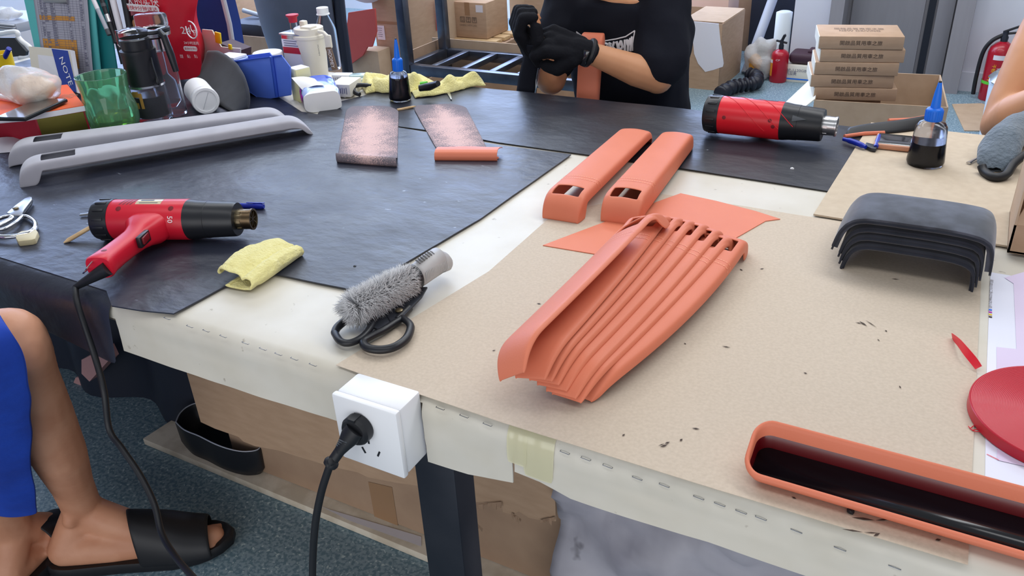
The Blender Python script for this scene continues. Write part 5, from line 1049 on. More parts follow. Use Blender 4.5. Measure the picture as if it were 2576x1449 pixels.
# grey glove
c = at(2510, 405, zk); 
def glv(u, v):
    P = [at(2500, 432, zk), at(2508, 405, zk), at(2540, 375, zk), at(2590, 350, zk)]; C = spline(P, 8); i = u * 24; j = min(int(i), 23); p = lerp(C[j], C[j + 1], i - j); tg = (C[j + 1] - C[j]).normalized(); sd = V((-tg.y, tg.x, 0)); a = 2 * pi * v
    w = pl([(0, .012), (.08, .030), (.3, .036), (.6, .030), (1, .028)], u); hh = pl([(0, .004), (.1, .012), (.4, .030), (.7, .034), (1, .03)], u)
    return p + sd * w * cos(a) + V((0, 0, hh + hh * sin(a) + .003 * NZ.noise(V((u * 7, cos(a) * 2, sin(a) * 2)))))
gt = thing('grey_glove', 'grey work glove with black palm on the kraft board', 'glove', c); obj('back', B().grid(glv, 24, 28), 'grey_cloth', gt, ang=180)
b = B(); b.tube(spline([at(2470, 418, zk + .012), at(2476, 432, zk + .006), at(2500, 446, zk + .006), at(2530, 440, zk + .008), at(2550, 412, zk + .02), at(2585, 385, zk + .03)], 6), [.008] * 31, 8); obj('palm_edge', b, 'black_rubber', gt, ang=180)
a, m_, c = at(2436, 410, zk + .002), at(2458, 398, zk + .003), at(2500, 375, zk + .006); t = thing('spudger', 'small metal and wood scraping tool left of the grey glove', 'tool', a); b = B(); b.tube([a, lerp(a, m_, .3), m_], [.0045, .003, .002], 8, sy=.5, up=(0, 0, 1)); obj('blade', b, 'steel', t); b = B(); b.tube([m_, lerp(m_, c, .4), c], [.002, .006, .006], 8, sy=.6, up=(0, 0, 1)); obj('handle', b, 'carton_dark', t)
q = [at(x, y, zk - .0015) for x, y in ((2454, 430), (2461, 429), (2469, 449), (2463, 450))]; single('tape_scrap', B().prism([(p.x, p.y) for p in q], zk - .0022, zk - .0012), 'packing_tape', 'tiny brown tape scrap on the kraft board in front of the glove', 'tape', q[0])
# carton standing at the right edge of the frame
E0 = at(2533, 635, Z1 + .005); z_ = [D(2572, 575, E0.y).z]; t = thing('cardboard_box', 'open cardboard box cut by the right side of the photo, on the kraft board', 'box', E0 + V((.1, .1, 0)))
xw = E0.x; hgt = .115; ll = .14
def panel(x0, y0, x1, y1, z0, z1, th=.003):
    b = B(); p0, p1 = V((x0, y0, z0)), V((x1, y1, z0)); n = V((-(y1 - y0), x1 - x0, 0)).normalized() * th; up = V((0, 0, z1 - z0)); b.faces([p0, p1, p1 + n, p0 + n, p0 + up, p1 + up, p1 + n + up, p0 + n + up], [(3, 2, 1, 0), (4, 5, 6, 7), (0, 1, 5, 4), (1, 2, 6, 5), (2, 3, 7, 6), (3, 0, 4, 7)]); return b
bx, by = E0.x, E0.y
obj('side', panel(bx, by + .16, bx, by, E0.z, E0.z + .105), 'carton_light', t); obj('side', panel(bx, by, bx + .25, by, E0.z, E0.z + .045), 'carton', t); obj('side', panel(bx + .25, by + .16, bx, by + .16, E0.z, E0.z + .105), 'carton', t)
b = B(); b.box((bx + .125, by + .08, E0.z + .002), (.25, .16, .003)); obj('base', b, 'carton', t)
b = B(); P = [V((bx + .0, by + .002, E0.z + .045)), V((bx + .012, by + .012, E0.z + .085)), V((bx + .012, by + .10, E0.z + .105)), V((bx + .25, by + .1, E0.z + .105)), V((bx + .25, by + .002, E0.z + .045))]; obj('lid_flap', poly_slab(P, V((0, .002, .002))), 'carton_dark', t)
# ================================================================ behind the bench
def carton(name, label, loc, rz, w, d, h, m='carton', open_top=True, group=None, th=.005, flaps=()):
    """open or closed cardboard box, local frame: x along the front, y into depth"""
    t = thing(name, label, 'box', loc, rz, group)
    if not open_top: b = B(); b.box((w / 2, d / 2, h / 2), (w, d, h), bev=.003); obj('body', b, m, t, wl=False)
    else:
        for (x, y, sx, sy) in ((w / 2, 0, w, th), (w / 2, d, w, th), (0, d / 2, th, d), (w, d / 2, th, d)): obj('side', B().box((x, y, h / 2), (sx + (th if sy == th else 0), sy, h)), m if sy == th else m, t, wl=False)
        obj('base', B().box((w / 2, d / 2, th / 2), (w, d, th)), m, t, wl=False)
    for (P, mm) in flaps: obj('flap', poly_slab([V(p) for p in P], V((0, 0, th))), mm, t, wl=False)
    return t
# --- steel rack
ZS = .45; a = T(1026, 160, ZS); xr = T(1490, 208, ZS).x; yb = T(1122, 121, ZS).y; rk = thing('steel_rack', 'bare steel rack frame with slatted shelf behind the seated person', 'rack', (a.x, a.y, 0)); pw = .042
for x in (a.x, xr):
    for y in (a.y, yb): obj('post', B().box((x, y, .95), (pw, pw, 1.9), bev=.003), 'rack_steel', rk)
for y in (a.y, yb): obj('rail', B().box(((a.x + xr) / 2, y, ZS - .022), (xr - a.x - pw, pw * .8, .044), bev=.002), 'rack_steel', rk); obj('rail', B().box(((a.x + xr) / 2, y, 1.75), (xr - a.x - pw, pw * .8, .04), bev=.002), 'rack_steel', rk)
for x in (a.x, xr): obj('end_rail', B().box((x, (a.y + yb) / 2, ZS - .022), (pw * .8, yb - a.y - pw, .044), bev=.002), 'rack_steel', rk)
for p in ((1100, 160), (1169, 169), (1237, 178), (1305, 186), (1372, 194)): x = T(*p, ZS).x; obj('slat', B().box((x, (a.y + yb) / 2, ZS - .012), (.03, yb - a.y - .034, .024), bev=.002), 'rack_steel', rk)
# --- open cartons standing under and round the rack
yk = yb + .06; zt = D(1140, 97, yk).z; xl = D(1030, 118, yk).x
c = carton('cardboard_box', 'large open cardboard box under the steel rack, its far wall rising behind the shelf', (a.x + .03, a.y + .03, 0), 0, xr - a.x - .06, yb - a.y - .06, .36, 'carton_light')
obj('back_panel', B().box(((a.x + xr) / 2 - .05, yb + .05, zt / 2), (xr - a.x + .1, .006, zt)), 'carton_light', c); obj('side_panel', B().box((a.x - .05, (a.y + yb) / 2 + .03, zt / 2), (.006, yb - a.y, zt)), 'carton_dark', c)
# box with handling marks
yq = yk + .55; f0 = D(1140, 92, yq); f1 = D(1226, 96, yq); f2 = D(1286, 72, yq); top = D(1140, 4, yq).z
c = carton('cardboard_box', 'closed cardboard box with handling marks and white label on a pallet behind the rack', (f0.x, yq, f0.z), 0, f1.x - f0.x, .235, top - f0.z, 'carton', False)
W_ = f1.x - f0.x; hh = top - f0.z; b = B(); b.box((W_ * .47, -.001, hh * .82), (W_ * .14, .001, hh * .36)); obj('packing_tape', b, 'packing_tape', c, wl=False)
b = B(); b.box((W_ * .82, -.001, hh * .84), (W_ * .2, .001, hh * .2)); obj('shipping_label', b, 'label_white', c, wl=False)
for i in range(3):
    b = B(); x = W_ * (.32 + i * .17); z = hh * .52; s = W_ * .06
    for p, q in (((x - s, z - s), (x + s, z - s)), ((x + s, z - s), (x + s, z + s)), ((x + s, z + s), (x - s, z + s)), ((x - s, z + s), (x - s, z - s))): b.tube([(p[0], -.001, p[1]), (q[0], -.001, q[1])], .0022, 4)
    if i == 0: b.box((x - s * .35, -.001, z), (s * .25, .001, s * 1.1)); b.box((x + s * .35, -.001, z), (s * .25, .001, s * 1.1)); b.box((x, -.001, z - s * .6), (s * 1.1, .001, s * .16))
    elif i == 1: b.lathe([(.0001, -.001), (s * .5, -.0005), (.0001, 0)], (x, -.001, z + s * .3), (0, 1, 0), 12); b.box((x, -.001, z - s * .35), (s * .16, .001, s * .9)); b.box((x, -.001, z - s * .7), (s * .7, .001, s * .14))
    else: b.lathe([(.0001, -.001), (s * .6, -.0005), (.0001, 0)], (x, -.001, z + s * .25), (0, 1, 0), 12); b.box((x, -.001, z - s * .3), (s * .12, .001, s * .9))
    obj('handling_mark', b, 'ink_grey', c, wl=False)
text('lettering', 'HANDLE WITH CARE', 'ink_grey', c, (f0.x + W_ * .48, yq - .002, f0.z + hh * .36), (1, 0, 0), (0, 0, 1), w=W_ * .5, h=hh * .05)
pz = f0.z; b = thing('wooden_pallet', 'wooden pallet under the marked cardboard box', 'pallet', (f0.x, yq, 0))
for i in range(3): obj('board', B().box((f0.x + W_ * .6, yq + .01 + i * .095, pz - .012), (W_ * 1.4, .07, .02), bev=.002), 'wood', b)
for x in (f0.x + .03, f0.x + W_ * 1.2): obj('bearer', B().box((x, yq + .105, (pz - .024) / 2), (.08, .24, pz - .024)), 'carton_dark', b)
# tall carton left of the rack with delivery note
yt = a.y + .42; l0 = D(946, 100, yt); r0_ = D(1018, 100, yt); r1_ = D(1100, 100, yt)
c = carton('cardboard_box', 'tall cardboard box with a white delivery note left of the rack posts', (l0.x, yt, 0), 0, r0_.x - l0.x + .02, .27, D(946, 0, yt).z + .4, 'carton', False)
q = D(958, 82, yt - .002); b = B(); b.box(q, (S(q, 24), .001, S(q, 35))); nt_ = obj('delivery_note', b, 'label_white', c); b = B()
for i in range(5): b.box(q + V((-S(q, 2), -.001, S(q, 11 - i * 5))), (S(q, 16 - (i % 3) * 3), .0006, S(q, 1)))
obj('note_print', b, 'sheet_line', nt_)
b = B(); qz = D(958, 56, yt - .002).z; b.box((l0.x + (r0_.x - l0.x) * .55, yt - .001, qz), (r0_.x - l0.x, .001, .012)); obj('packing_tape', b, 'packing_tape', c)
carton('cardboard_box', 'pale tall cardboard box between the two rack posts', (D(1032, 80, yt + .3).x, yt + .3, 0), 0, D(1098, 80, yt + .3).x - D(1032, 80, yt + .3).x, .4, D(1040, 0, yt + .3).z + .35, 'carton_light', False)
# coral foam sheets
yc = yt - .14
def leafthing(lb, pts, m='coral', y=None, dy=.0, nm='foam_sheet', cat='foam', th=.012):
    P = [D(x, yy, y) for x, yy in pts]; o = single(nm, poly_slab(P, V((0, th, 0))), m, lb, cat, V((sum(p.x for p in P) / len(P), y, min(p.z for p in P)))); return o
leafthing('coral red foam sheet with curved lower edge leaning left of the tall box', ((876, 32), (942, 22), (946, 80), (935, 118), (924, 118), (912, 140), (880, 163), (868, 110)), y=yc)
leafthing('coral red foam sheet hanging between the rack posts', ((1094, 0), (1116, -20), (1116, 30), (1106, 52), (1098, 78)), y=yt + .25)
carton('cardboard_box', 'cardboard box below the coral foam sheet', (D(870, 170, yc + .02).x, yc + .02, 0), 0, D(955, 170, yc + .02).x - D(870, 170, yc + .02).x, .1, D(900, 125, yc + .02).z, 'carton_light', False)
c = D(930, 0, yt - .02); b = B(); b.ball(c + V((0, -.02, .1)), .11, (1.1, .8, 1.0), 14)
for v in b.bm.verts: r = v.co - c; v.co += r * NZ.noise(r * 14) * .25
single('foam_bag', b, 'foam', 'white foam bundle on top of the tall box left of the rack', 'bag', c, ang=180)
# cartons behind the seated person's hands
ybx = yq + .25
carton('cardboard_box', 'big cardboard box behind the gloved hands', (D(1322, 60, ybx).x, ybx, 0), 0, .62, .5, D(1330, 0, ybx).z + .35, 'carton', False)
carton('cardboard_box', 'narrow pale printed box beside the marked cardboard box', (D(1283, 50, ybx + .1).x, ybx + .1, 0), 0, .1, .4, D(1290, 0, ybx + .1).z + .2, 'carton_light', False)
# --- swivel chair back
yv = 2.62; t = thing('office_chair', 'grey high backed chair with dark side frame behind the tin can', 'chair', (D(765, 160, yv).x, yv, 0))
cpts = [(655, 190), (662, 120), (675, 40), (690, -60), (830, -60), (838, 60), (830, 190)]
cl, cr = [D(x, y, yv) for x, y in ((658, 150), (836, 150))]; cx0 = (cl.x + cr.x) / 2; wv = (cr.x - cl.x) / 2; zb_, zt_ = .52, 1.42
def chb(u, v):
    z = lerp(zb_, zt_, v); w = wv * (1 + .08 * sin(v * 3)) * (1 - .25 * max(0, v - .75) * 2); x = (u * 2 - 1); yy = .06 * x * x - .05 * sin(v * pi) + .12 * v * v
    gr = 0
    for k in range(5):
        dd = abs((v - .18 - .035 * k) - .22 * (1 - x) ** 2 * .3); gr += max(0, 1 - dd / .012) if x < .2 else 0
    return V((cx0 + x * w, yv + yy + .006 * gr, z))
obj('backrest', B().grid(chb, 40, 60), 'chair_grey', t, mods=[SOL(.05, 1)], ang=180)
b = B(); b.tube([V((cx0 + wv * 1.10, yv + .06 + .1 * ((z - zb_) / .9) ** 2, z)) for z in (zb_ - .05, .7, .9, 1.1, 1.3, 1.4)], [.045] * 6, 12, sy=.5); obj('side_frame', b, 'chair_dark', t)
obj('seat', B().box((cx0, yv - .22, .44), (wv * 2.0, .44, .08), bev=.03), 'chair_grey', t)
b = B(); b.cyl((cx0, yv - .12, .08), (cx0, yv - .12, .40), .03); obj('column', b, 'chair_dark', t)
for i in range(5): q = i * 2 * pi / 5; b = B(); b.tube([(cx0, yv - .12, .09), (cx0 + .28 * cos(q), yv - .12 + .28 * sin(q), .05)], [.025, .018], 8); f_ = obj('leg', b, 'chair_dark', t); b = B(); b.ball((cx0 + .28 * cos(q), yv - .12 + .28 * sin(q), .028), .028, n=8); obj('caster', b, 'black_plastic', f_)
# --- cartons behind the clutter on the left
yl = 3.2
carton('cardboard_box', 'open cardboard box with dark folded cloth, left of the chair', (D(575, 90, yl).x, yl, 0), 0, D(690, 90, yl).x - D(575, 90, yl).x, .5, D(600, 88, yl).z, 'carton_dark')
q0 = D(585, 60, yl + .12); q1 = D(668, 60, yl + .12); b = B(); b.box(((q0.x + q1.x) / 2, yl + .25, q0.z - .03), (q1.x - q0.x, .34, .1), bev=.03); single('folded_cloth', b, 'chair_dark', 'dark navy folded cloth in the open box left of the chair', 'cloth', ((q0.x + q1.x) / 2, yl + .25, q0.z - .08))
carton('cardboard_box', 'tall brown cardboard box behind the deep blue board', (D(562, 90, yl + .55).x, yl + .55, 0), 0, D(610, 60, yl + .55).x - D(562, 60, yl + .55).x, .4, D(590, -30, yl + .55).z, 'carton', False)
carton('cardboard_box', 'brown cardboard box just left of the chair back', (D(648, 30, yl + .5).x, yl + .5, 0), 0, .25, .4, D(660, 16, yl + .5).z, 'carton_dark', False)
b = B(); b.cyl(D(612, 26, yl + .2), D(672, 44, yl + .2), .012, .012, 12); single('grey_pipe', b, 'pipe_grey', 'short pale pipe lying over the folded dark cloth', 'pipe', D(640, 35, yl + .2))
# --- right of the seated person: carton with white cloth
f0, f1 = T(1736, 222, 0), T(1806, 227, 0); yy = f1.y; f0 = V((f1.x - .45, yy, 0)); hc = D(1823, 60, yy).z; dd = .42
c = carton('cardboard_box', 'big open cardboard box with a white cloth draped over its front', f0, -.02, .45, dd, hc, 'carton', True, flaps=(([(.45, .02, hc), (.22, .02, hc + .0), (.22, dd, hc), (.45, dd, hc)], 'carton_light'),))
q = [D(x, y, yy - .012) for x, y in ((1740, 54), (1808, 60), (1812, 100), (1820, 160), (1818, 168), (1795, 176), (1774, 181), (1756, 160), (1746, 135), (1742, 90))]
b = poly_slab(q, V((0, .006, 0))); bmesh.ops.subdivide_edges(b.bm, edges=b.bm.edges[:], cuts=2)
single('white_cloth', b, 'label_white', 'white stained cloth hanging over the front of the big open box', 'cloth', (q[0].x, yy, q[6].z))
carton('cardboard_box', 'pale pinkish cardboard box behind the box with the white cloth', (D(1715, 30, yy + .55).x, yy + .3 + .25, 0), .05, D(1830, 20, yy + .55).x - D(1715, 20, yy + .55).x, .3, D(1800, -40, yy + .55).z, 'pink_card', False)
carton('cardboard_box', 'brown cardboard box far behind, just left of the long grey pipe', (D(1838, 30, 5.5).x, 5.5, 0), 0, D(1900, 30, 5.5).x - D(1838, 30, 5.5).x, .25, D(1890, -30, 5.5).z, 'carton_dark', False)
a0, a1 = D(1905, 105, 5.06), D(1958, -40, 5.25); b = B(); b.cyl(a0 - (a1 - a0) * .55, a1, .028, .028, 18); single('grey_pipe', b, 'pipe_grey', 'long grey pipe leaning beside the white foam roll', 'pipe', a0)
q0, q1 = D(1886, 60, 5.4), D(1996, 60, 5.4); b = B(); b.box(((q0.x + q1.x) / 2, 5.42, .5), (q1.x - q0.x, .04, 1.0)); single('navy_board', b, 'chair_dark', 'dark navy board standing behind the grey pipe and white foam', 'board', ((q0.x + q1.x) / 2, 5.42, 0))
p = D(1962, 130, 5.02); b = B(); b.lathe([(.044, 0), (.046, .02), (.044, D(1965, 30, 5.02).z), (.03, D(1965, 27, 5.02).z)], (p.x, 5.02, 0), n=24)
for v in b.bm.verts: v.co += V((NZ.noise(v.co * 15), NZ.noise(v.co * 15 + V((9, 0, 0))), 0)) * .014
single('foam_roll', b, 'foam', 'white foam roll standing behind the small extinguisher', 'foam', (p.x, 5.02, 0), ang=180)
def ext(label, p, hpx_top, xpx, wpx, full):
    y = p.y; r = S(p, wpx / 2); H = D(xpx, hpx_top, y).z; t = thing('fire_extinguisher', label, 'fire extinguisher', p); hb = H * (.80 if full else .70)
    b = B(); b.lathe([(r * .95, 0), (r, .006), (r, hb * .82), (r * .9, hb * .9), (r * .6, hb * .96), (r * .3, hb)], p, n=36); bd = obj('cylinder', b, 'ext_red', t)
    b = B(); b.lathe([(r * .28, hb), (r * .3, hb + .02), (r * .22, hb + .03), (r * .22, hb + .05)], p, n=16); obj('valve', b, 'dark_steel', t)
    z = hb + .045; b = B()
    if full: b.tube([p + V((-.01, 0, z)), p + V((.05, -.005, z + .03)), p + V((.095, -.005, H))], .006, 8); b.tube([p + V((0, 0, z - .008)), p + V((.05, 0, z)), p + V((.09, 0, z - .022))], .006, 8)
    else: b.tube([p + V((-.0, 0, z)), p + V((.012, 0, z + .03)), p + V((.018, 0, H))], .008, 8); b.tube([p + V((-.03, 0, z)), p + V((.03, 0, z - .01))], .006, 8)
    obj('lever', b, 'black_plastic', t)
    lm = lambda a0, a1, z0, z1, e=1.01: B().grid(lambda u, v: p + V((r * e * cos(radians(lerp(a0, a1, u))), r * e * sin(radians(lerp(a0, a1, u))), lerp(z0, z1, v))), 8, 1)
    if full:
        b = B(); b.tube(spline([p + V((-.01, 0, hb + .03)), p + V((-r * .9, -.01, hb * 1.0)), p + V((-r * 1.35, -.01, hb * .8)), p + V((-r * 1.45, -.01, hb * .4)), p + V((-r * 1.4, -.01, .02))], 8), .010, 10); obj('hose', b, 'black_rubber', t)
        obj('label', lm(-120, -40, hb * .72, hb * .80), 'label_white', bd); b = B(); b.lathe([(r * 1.02, .085), (r * 1.02, .10)], p, n=32, caps=False); obj('band', b, 'lime', bd, label='yellow green band')
        text('lettering', '5', 'yellow', bd, p + V((-r * .35, -r * .97, hb * .42)), (1, 0, 0), (0, 0, 1), w=r * .5, h=hb * .1, ext=.004)
        text('lettering', '灭火器', 'label_white', bd, p + V((r * .3, -r * .99, hb * .56)), (1, .1, 0), (0, 0, 1), w=r * .8, h=hb * .06, ext=.004)
        text('lettering', '干粉', 'yellow', bd, p + V((-r * .3, -r * .99, hb * .58)), (0, 0, -1), (1, 0, 0), w=hb * .14, h=r * .3, ext=.004)
    else:
        obj('label', lm(-178, -128, hb * .2, hb * .72), 'label_orange', bd); obj('label_head', lm(-178, -128, hb * .6, hb * .7, 1.02), 'label_white', bd); text('lettering', 'CP', 'label_white', bd, p + V((0, -r * 1.0, hb * .72)), (1, 0, 0), (0, 0, 1), w=r * .5, h=hb * .05, ext=.004)
pA = T(1956, 204, 0); ext('small red fire extinguisher with orange label standing by the white carton', pA, 88, 1972, 42, False)
pB = T(2492, 244, 0); ext('big red fire extinguisher with black hose by the white wall', V((pB.x, min(pB.y, 4.88), 0)), 66, 2530, 58, True)
p0, p1 = T(1962, 204, 0), T(2040, 214, 0); t = thing('white_box', 'white carton with grey print and a blue stripe right of the small extinguisher', 'box', (p0.x + .1, p0.y, 0)); hw = D(1970, 162, p0.y).z; wx = .28
obj('carton', B().box((p0.x + wx / 2, p0.y + .08, hw / 2), (wx, .16, hw), bev=.003), 'carton_white', t); obj('blue_stripe', B().box((p0.x + wx / 2, p0.y - .001, hw * .2), (wx * .98, .001, hw * .07)), 'blue_cap', t)
text('lettering', '纳加美', 'sheet_line', t, (p0.x + wx * .2, p0.y - .002, hw * .55), (1, 0, 0), (0, 0, 1), w=.06, h=.026); text('lettering', 'BP-1120GB', 'sheet_line', t, (p0.x + wx * .3, p0.y - .002, hw * .72), (1, 0, 0), (0, 0, 1), w=.11, h=.014)
b = B(); b.box((p0.x + wx * .55, p0.y + .08, hw + .034), (.25, .14, .062), bev=.025, seg=3); b.box((p0.x + wx * .7, p0.y + .08, hw + .07), (.14, .09, .02), bev=.008); single('maroon_case', b, 'maroon', 'dark maroon soft case lying on the white carton', 'case', (p0.x + wx * .5, p0.y + .08, hw))
c = T(1912, 195, 0) + V((0, 0, .11)); b = B(); b.ball(c, .115, (.8, .7, 1.0), 18)
for v in b.bm.verts: r = v.co - c; v.co += r * NZ.noise(r * 16) * .35; v.co.z = max(v.co.z, .002)
t = thing('plastic_bag', 'clear plastic bag of yellow and brown scraps beside the small extinguisher', 'bag', (c.x, c.y, 0)); obj('film', b, 'film', t, ang=180); b = B(); b.ball(c + V((-.03, -.02, -.03)), .05, (.8, .8, 1.2)); obj('contents', b, 'amber', t); b = B(); b.ball(c + V((.02, .0, -.05)), .045, (1, 1, 1)); obj('contents', b, 'maroon', t)
b = B(); P = spline([T(x, y, .045) for x, y in ((1812, 236), (1840, 220), (1870, 214), (1900, 208), (1902, 192), (1880, 186))], 12); rr_ = [.030 + .012 * sin(i * 1.25) for i in range(len(P))]; b.tube(P, rr_, 14); single('corrugated_hose', b, 'corrugated', 'black ribbed hose lying on the floor in front of the big open box', 'hose', T(1850, 225, 0), ang=180)
# --- stack of five printed boxes in an open carton
def VPL(px, py, p, a):
    n = V((-sin(a), cos(a), 0)); d = ray(px, py); o = V((0, 0, CAMH)); return o + d * ((V(p) - o).dot(n) / d.dot(n))
ZC = .40; f0 = T(2050, 251, ZC); f1 = T(2384, 270, ZC); ca = atan2(f1.y - f0.y, f1.x - f0.x); wc_ = (f1 - f0).length; dpt = .44
c = carton('cardboard_box', 'open cardboard box on the floor behind the bench holding the printed box stack', (f0.x, f0.y, 0), ca, wc_, dpt, ZC, 'carton_light', True, flaps=(([(0, 0, ZC), (0, dpt, ZC), (-.13, dpt - .02, ZC - .15), (-.16, .02, ZC - .17)], 'carton_white'),))
BX = [((2050, 221), (2258, 224), (2050, 248)), ((2042, 192), (2251, 197), (2038, 218)), ((2052, 158), (2266, 162), (2050, 188)), ((2066, 125), (2278, 127), (2061, 157)), ((2063, 90), (2278, 92), (2060, 122))]
ORD = ['lowest of the stack of five, half inside the open box', 'second from the bottom of the stack of five', 'in the middle of the stack of five', 'second from the top of the stack of five', 'on top of the stack of five']
ba = .25; o0 = f0 + V((cos(ca) * .012 - sin(ca) * .05, sin(ca) * .012 + cos(ca) * .05, 0)); dpb = .20
zA = VPL(2058, 90, o0, ba).z; zB = VPL(2050, 250, o0, ba).z; h_each = (zA - zB) / 5; base_z = zB; first = None
for i, (tl, tr_, bl_) in enumerate(BX):
    p0 = VPL(*tl, o0, ba); p1 = VPL(*tr_, o0, ba); w = (V((p1.x, p1.y, 0)) - V((p0.x, p0.y, 0))).length; z0_ = base_z + i * h_each; loc = V((p0.x, p0.y, z0_)); rz = ba + (0, .01, -.012, .008, -.004)[i]
    lb = 'brown flat printed box ' + ORD[i]
    if first is None:
        first = thing('printed_box', lb, 'box', loc, rz, 'flat printed boxes in the stack'); hB = h_each - .0012
        obj('body', B().box((w / 2, dpb / 2, hB / 2), (w, dpb, hB), bev=.002), 'carton', first, wl=False)
        obj('lid_edge', B().box((-.001, dpb / 2, hB / 2), (.003, dpb * .98, hB * .92)), 'carton_white', first, wl=False, label='pale cut edge of the lid')
        text('lettering', '開啟品質用車之旅', 'ink', first, (w / 2, -.0008, hB * .5), (1, 0, 0), (0, 0, 1), w=w * .5, h=hB * .36, wl=False)
    else:
        o = dup(first, loc, (0, 0, rz), lb)
    if i == 4:
        text('lettering', '開啟品質用車之旅\nNEW DRIVING', 'ink_grey', o, (w / 2, dpb * .55, hB + .0006), (1, 0, 0), (0, 1, 0), w=w * .6, h=dpb * .3, wl=False)
b = B(); b.box((.13, .20, base_z / 2 + .001), (.2, .22, base_z - .014)); pk_ = single('packing_block', b, 'carton_dark', 'brown packing inside the open box under the printed boxes', 'packing', (0, 0, 0), wl=False); pk_.location = f0.xy.to_3d(); pk_.rotation_euler = (0, 0, ca)
# orange and black leather offcut behind the bench edge, over the carton
b = B(); P = [T(x, y, TZ + .02) for x, y in ((2130, 326), (2180, 319), (2230, 317), (2280, 313), (2330, 306))]; n_ = len(P) - 1
def oc(u, v): i = int(round(u * n_)); return P[i] + V((0, -.02 + .06 * v, -.010 + .022 * sin(pi * v) * (.5 + .5 * i / n_)))
lo = single('leather_offcut', B().grid(oc, n_, 6), 'black_rubber', 'dark leather offcut with orange edge lying over the far edge of the bench', 'leather', P[2], mods=[SOL(.003), SUB(1)], ang=180)
b = B(); b.tube([p + V((0, -.02, -.008)) for p in P[:3]], .004, 8); b.tube([T(x, y, TZ + .022) for x, y in ((2235, 305), (2290, 303), (2330, 296))], .006, 8); obj('orange_edge', b, 'orange', lo)
# --- bucket, floor cardboard
p = T(2530, 352, 0); p = V((p.x, p.y, 0)); r = S(p, 66); hB = D(2500, 200, p.y).z; t = thing('white_bucket', 'white paint bucket with a crumpled foil top behind the bare arm', 'bucket', p)
b = B(); b.lathe([(r * .92, 0), (r, hB * .96), (r * 1.03, hB * .97), (r * 1.03, hB), (r * .95, hB), (r * .9, .02), (.001, .02)], p, n=40); obj('body', b, 'bucket', t); b = B(); b.lathe([(r * 1.0, hB - .005), (r * 1.08, hB + .01), (r * .9, hB + .035), (r * .4, hB + .05), (.001, hB + .052)], p, n=48)
for v in b.bm.verts: v.co += V((1, 1, 1)) * NZ.noise(v.co * 24) * .014
obj('foil', b, 'foil', t, ang=30)
q = [T(x, y, .004) for x, y in ((2395, 262), (2470, 260), (2520, 280), (2520, 330), (2426, 328))]; single('floor_cardboard', B().prism([(v.x, v.y) for v in q], .0005, .005), 'carton_light', 'flat cardboard piece lying on the floor beside the white bucket', 'cardboard', q[0])
# ================================================================ under the bench
y1 = 1.0; t0 = T(375, 1092, .02)
pb = thing('plywood_board', 'pale plywood board on the floor under the bench carrying the cardboard boxes', 'board', (-1.2, 1.2, 0)); b = B(); b.prism([(t0.x, t0.y - .02), (-.25, .985), (-.25, 1.6), (t0.x + .05, 1.6)], .001, .02, .001); obj('board', b, 'plywood', pb)
b = B(); q = [T(x, y, .0212) for x, y in ((800, 1270), (830, 1282), (1060, 1350), (1060, 1375), (880, 1310))]; b.faces(q, [list(range(5))]); obj('paint_patch', b, 'label_white', pb)
yl_ = 1.035; xa_ = D(600, 1190, yl_).x; xb_ = D(1420, 1449, yl_).x
c = carton('cardboard_box', 'long brown cardboard box on the plywood board under the bench', (xa_, yl_, .0215), 0, xb_ - xa_, .48, .34, 'carton_dark', False)
b = B(); b.faces([D(x, y, yl_ - .001) for x, y in ((926, 1212), (986, 1226), (1004, 1342), (946, 1322))], [(0, 1, 2, 3)]); obj('packing_tape', b, 'packing_tape', c)
yu = .985
tear = [(505, 1060), (540, 1075), (600, 1100), (612, 1112), (640, 1118), (700, 1136), (760, 1150), (830, 1172), (900, 1192), (925, 1198), (1000, 1212), (1060, 1222), (1110, 1240), (1172, 1262), (1200, 1266), (1230, 1264), (1262, 1262), (1265, 1286), (1290, 1292), (1305, 1284), (1330, 1302), (1360, 1306), (1398, 1310)]
low = [D(x, y + rnd.uniform(-4, 4), yu) for x, y in tear]; ub = thing('cardboard_box', 'torn upper cardboard box hanging ragged over the long box under the bench', 'box', (low[8].x, yu, .36))
topz = .692; P = low + [V((low[-1].x, yu, topz)), V((low[0].x, yu, topz))]; obj('front', poly_slab(P, V((0, .005, 0))), 'carton', ub)
zz = .365; b = B(); b.box(((low[0].x + low[-1].x) / 2, yu + .27, (topz + zz) / 2), (low[-1].x - low[0].x, .52, topz - zz)); obj('body', b, 'carton_side', ub)
b = B()
for x0, y0, x1, y1_ in ((1205, 1268, 1262, 1262), (1288, 1290, 1312, 1306), (1360, 1308, 1396, 1300), (1172, 1290, 1215, 1330)):
    A_, C_ = D(x0, y0, yu - .003), D(x1, y1_, yu - .003); k = 5
    for i in range(k): u = i / k; p = lerp(A_, C_, u); q = lerp(A_, C_, u + 1.0 / k); z = .014 * rnd.uniform(.1, 1.3); b.faces([p, q, q + V((0, -.006 * rnd.random(), -z)), p + V((.002, -.004, -z * .4))], [(0, 1, 2, 3)])
obj('torn_flutes', b, 'carton_dark', ub, mods=[SOL(.0015)])
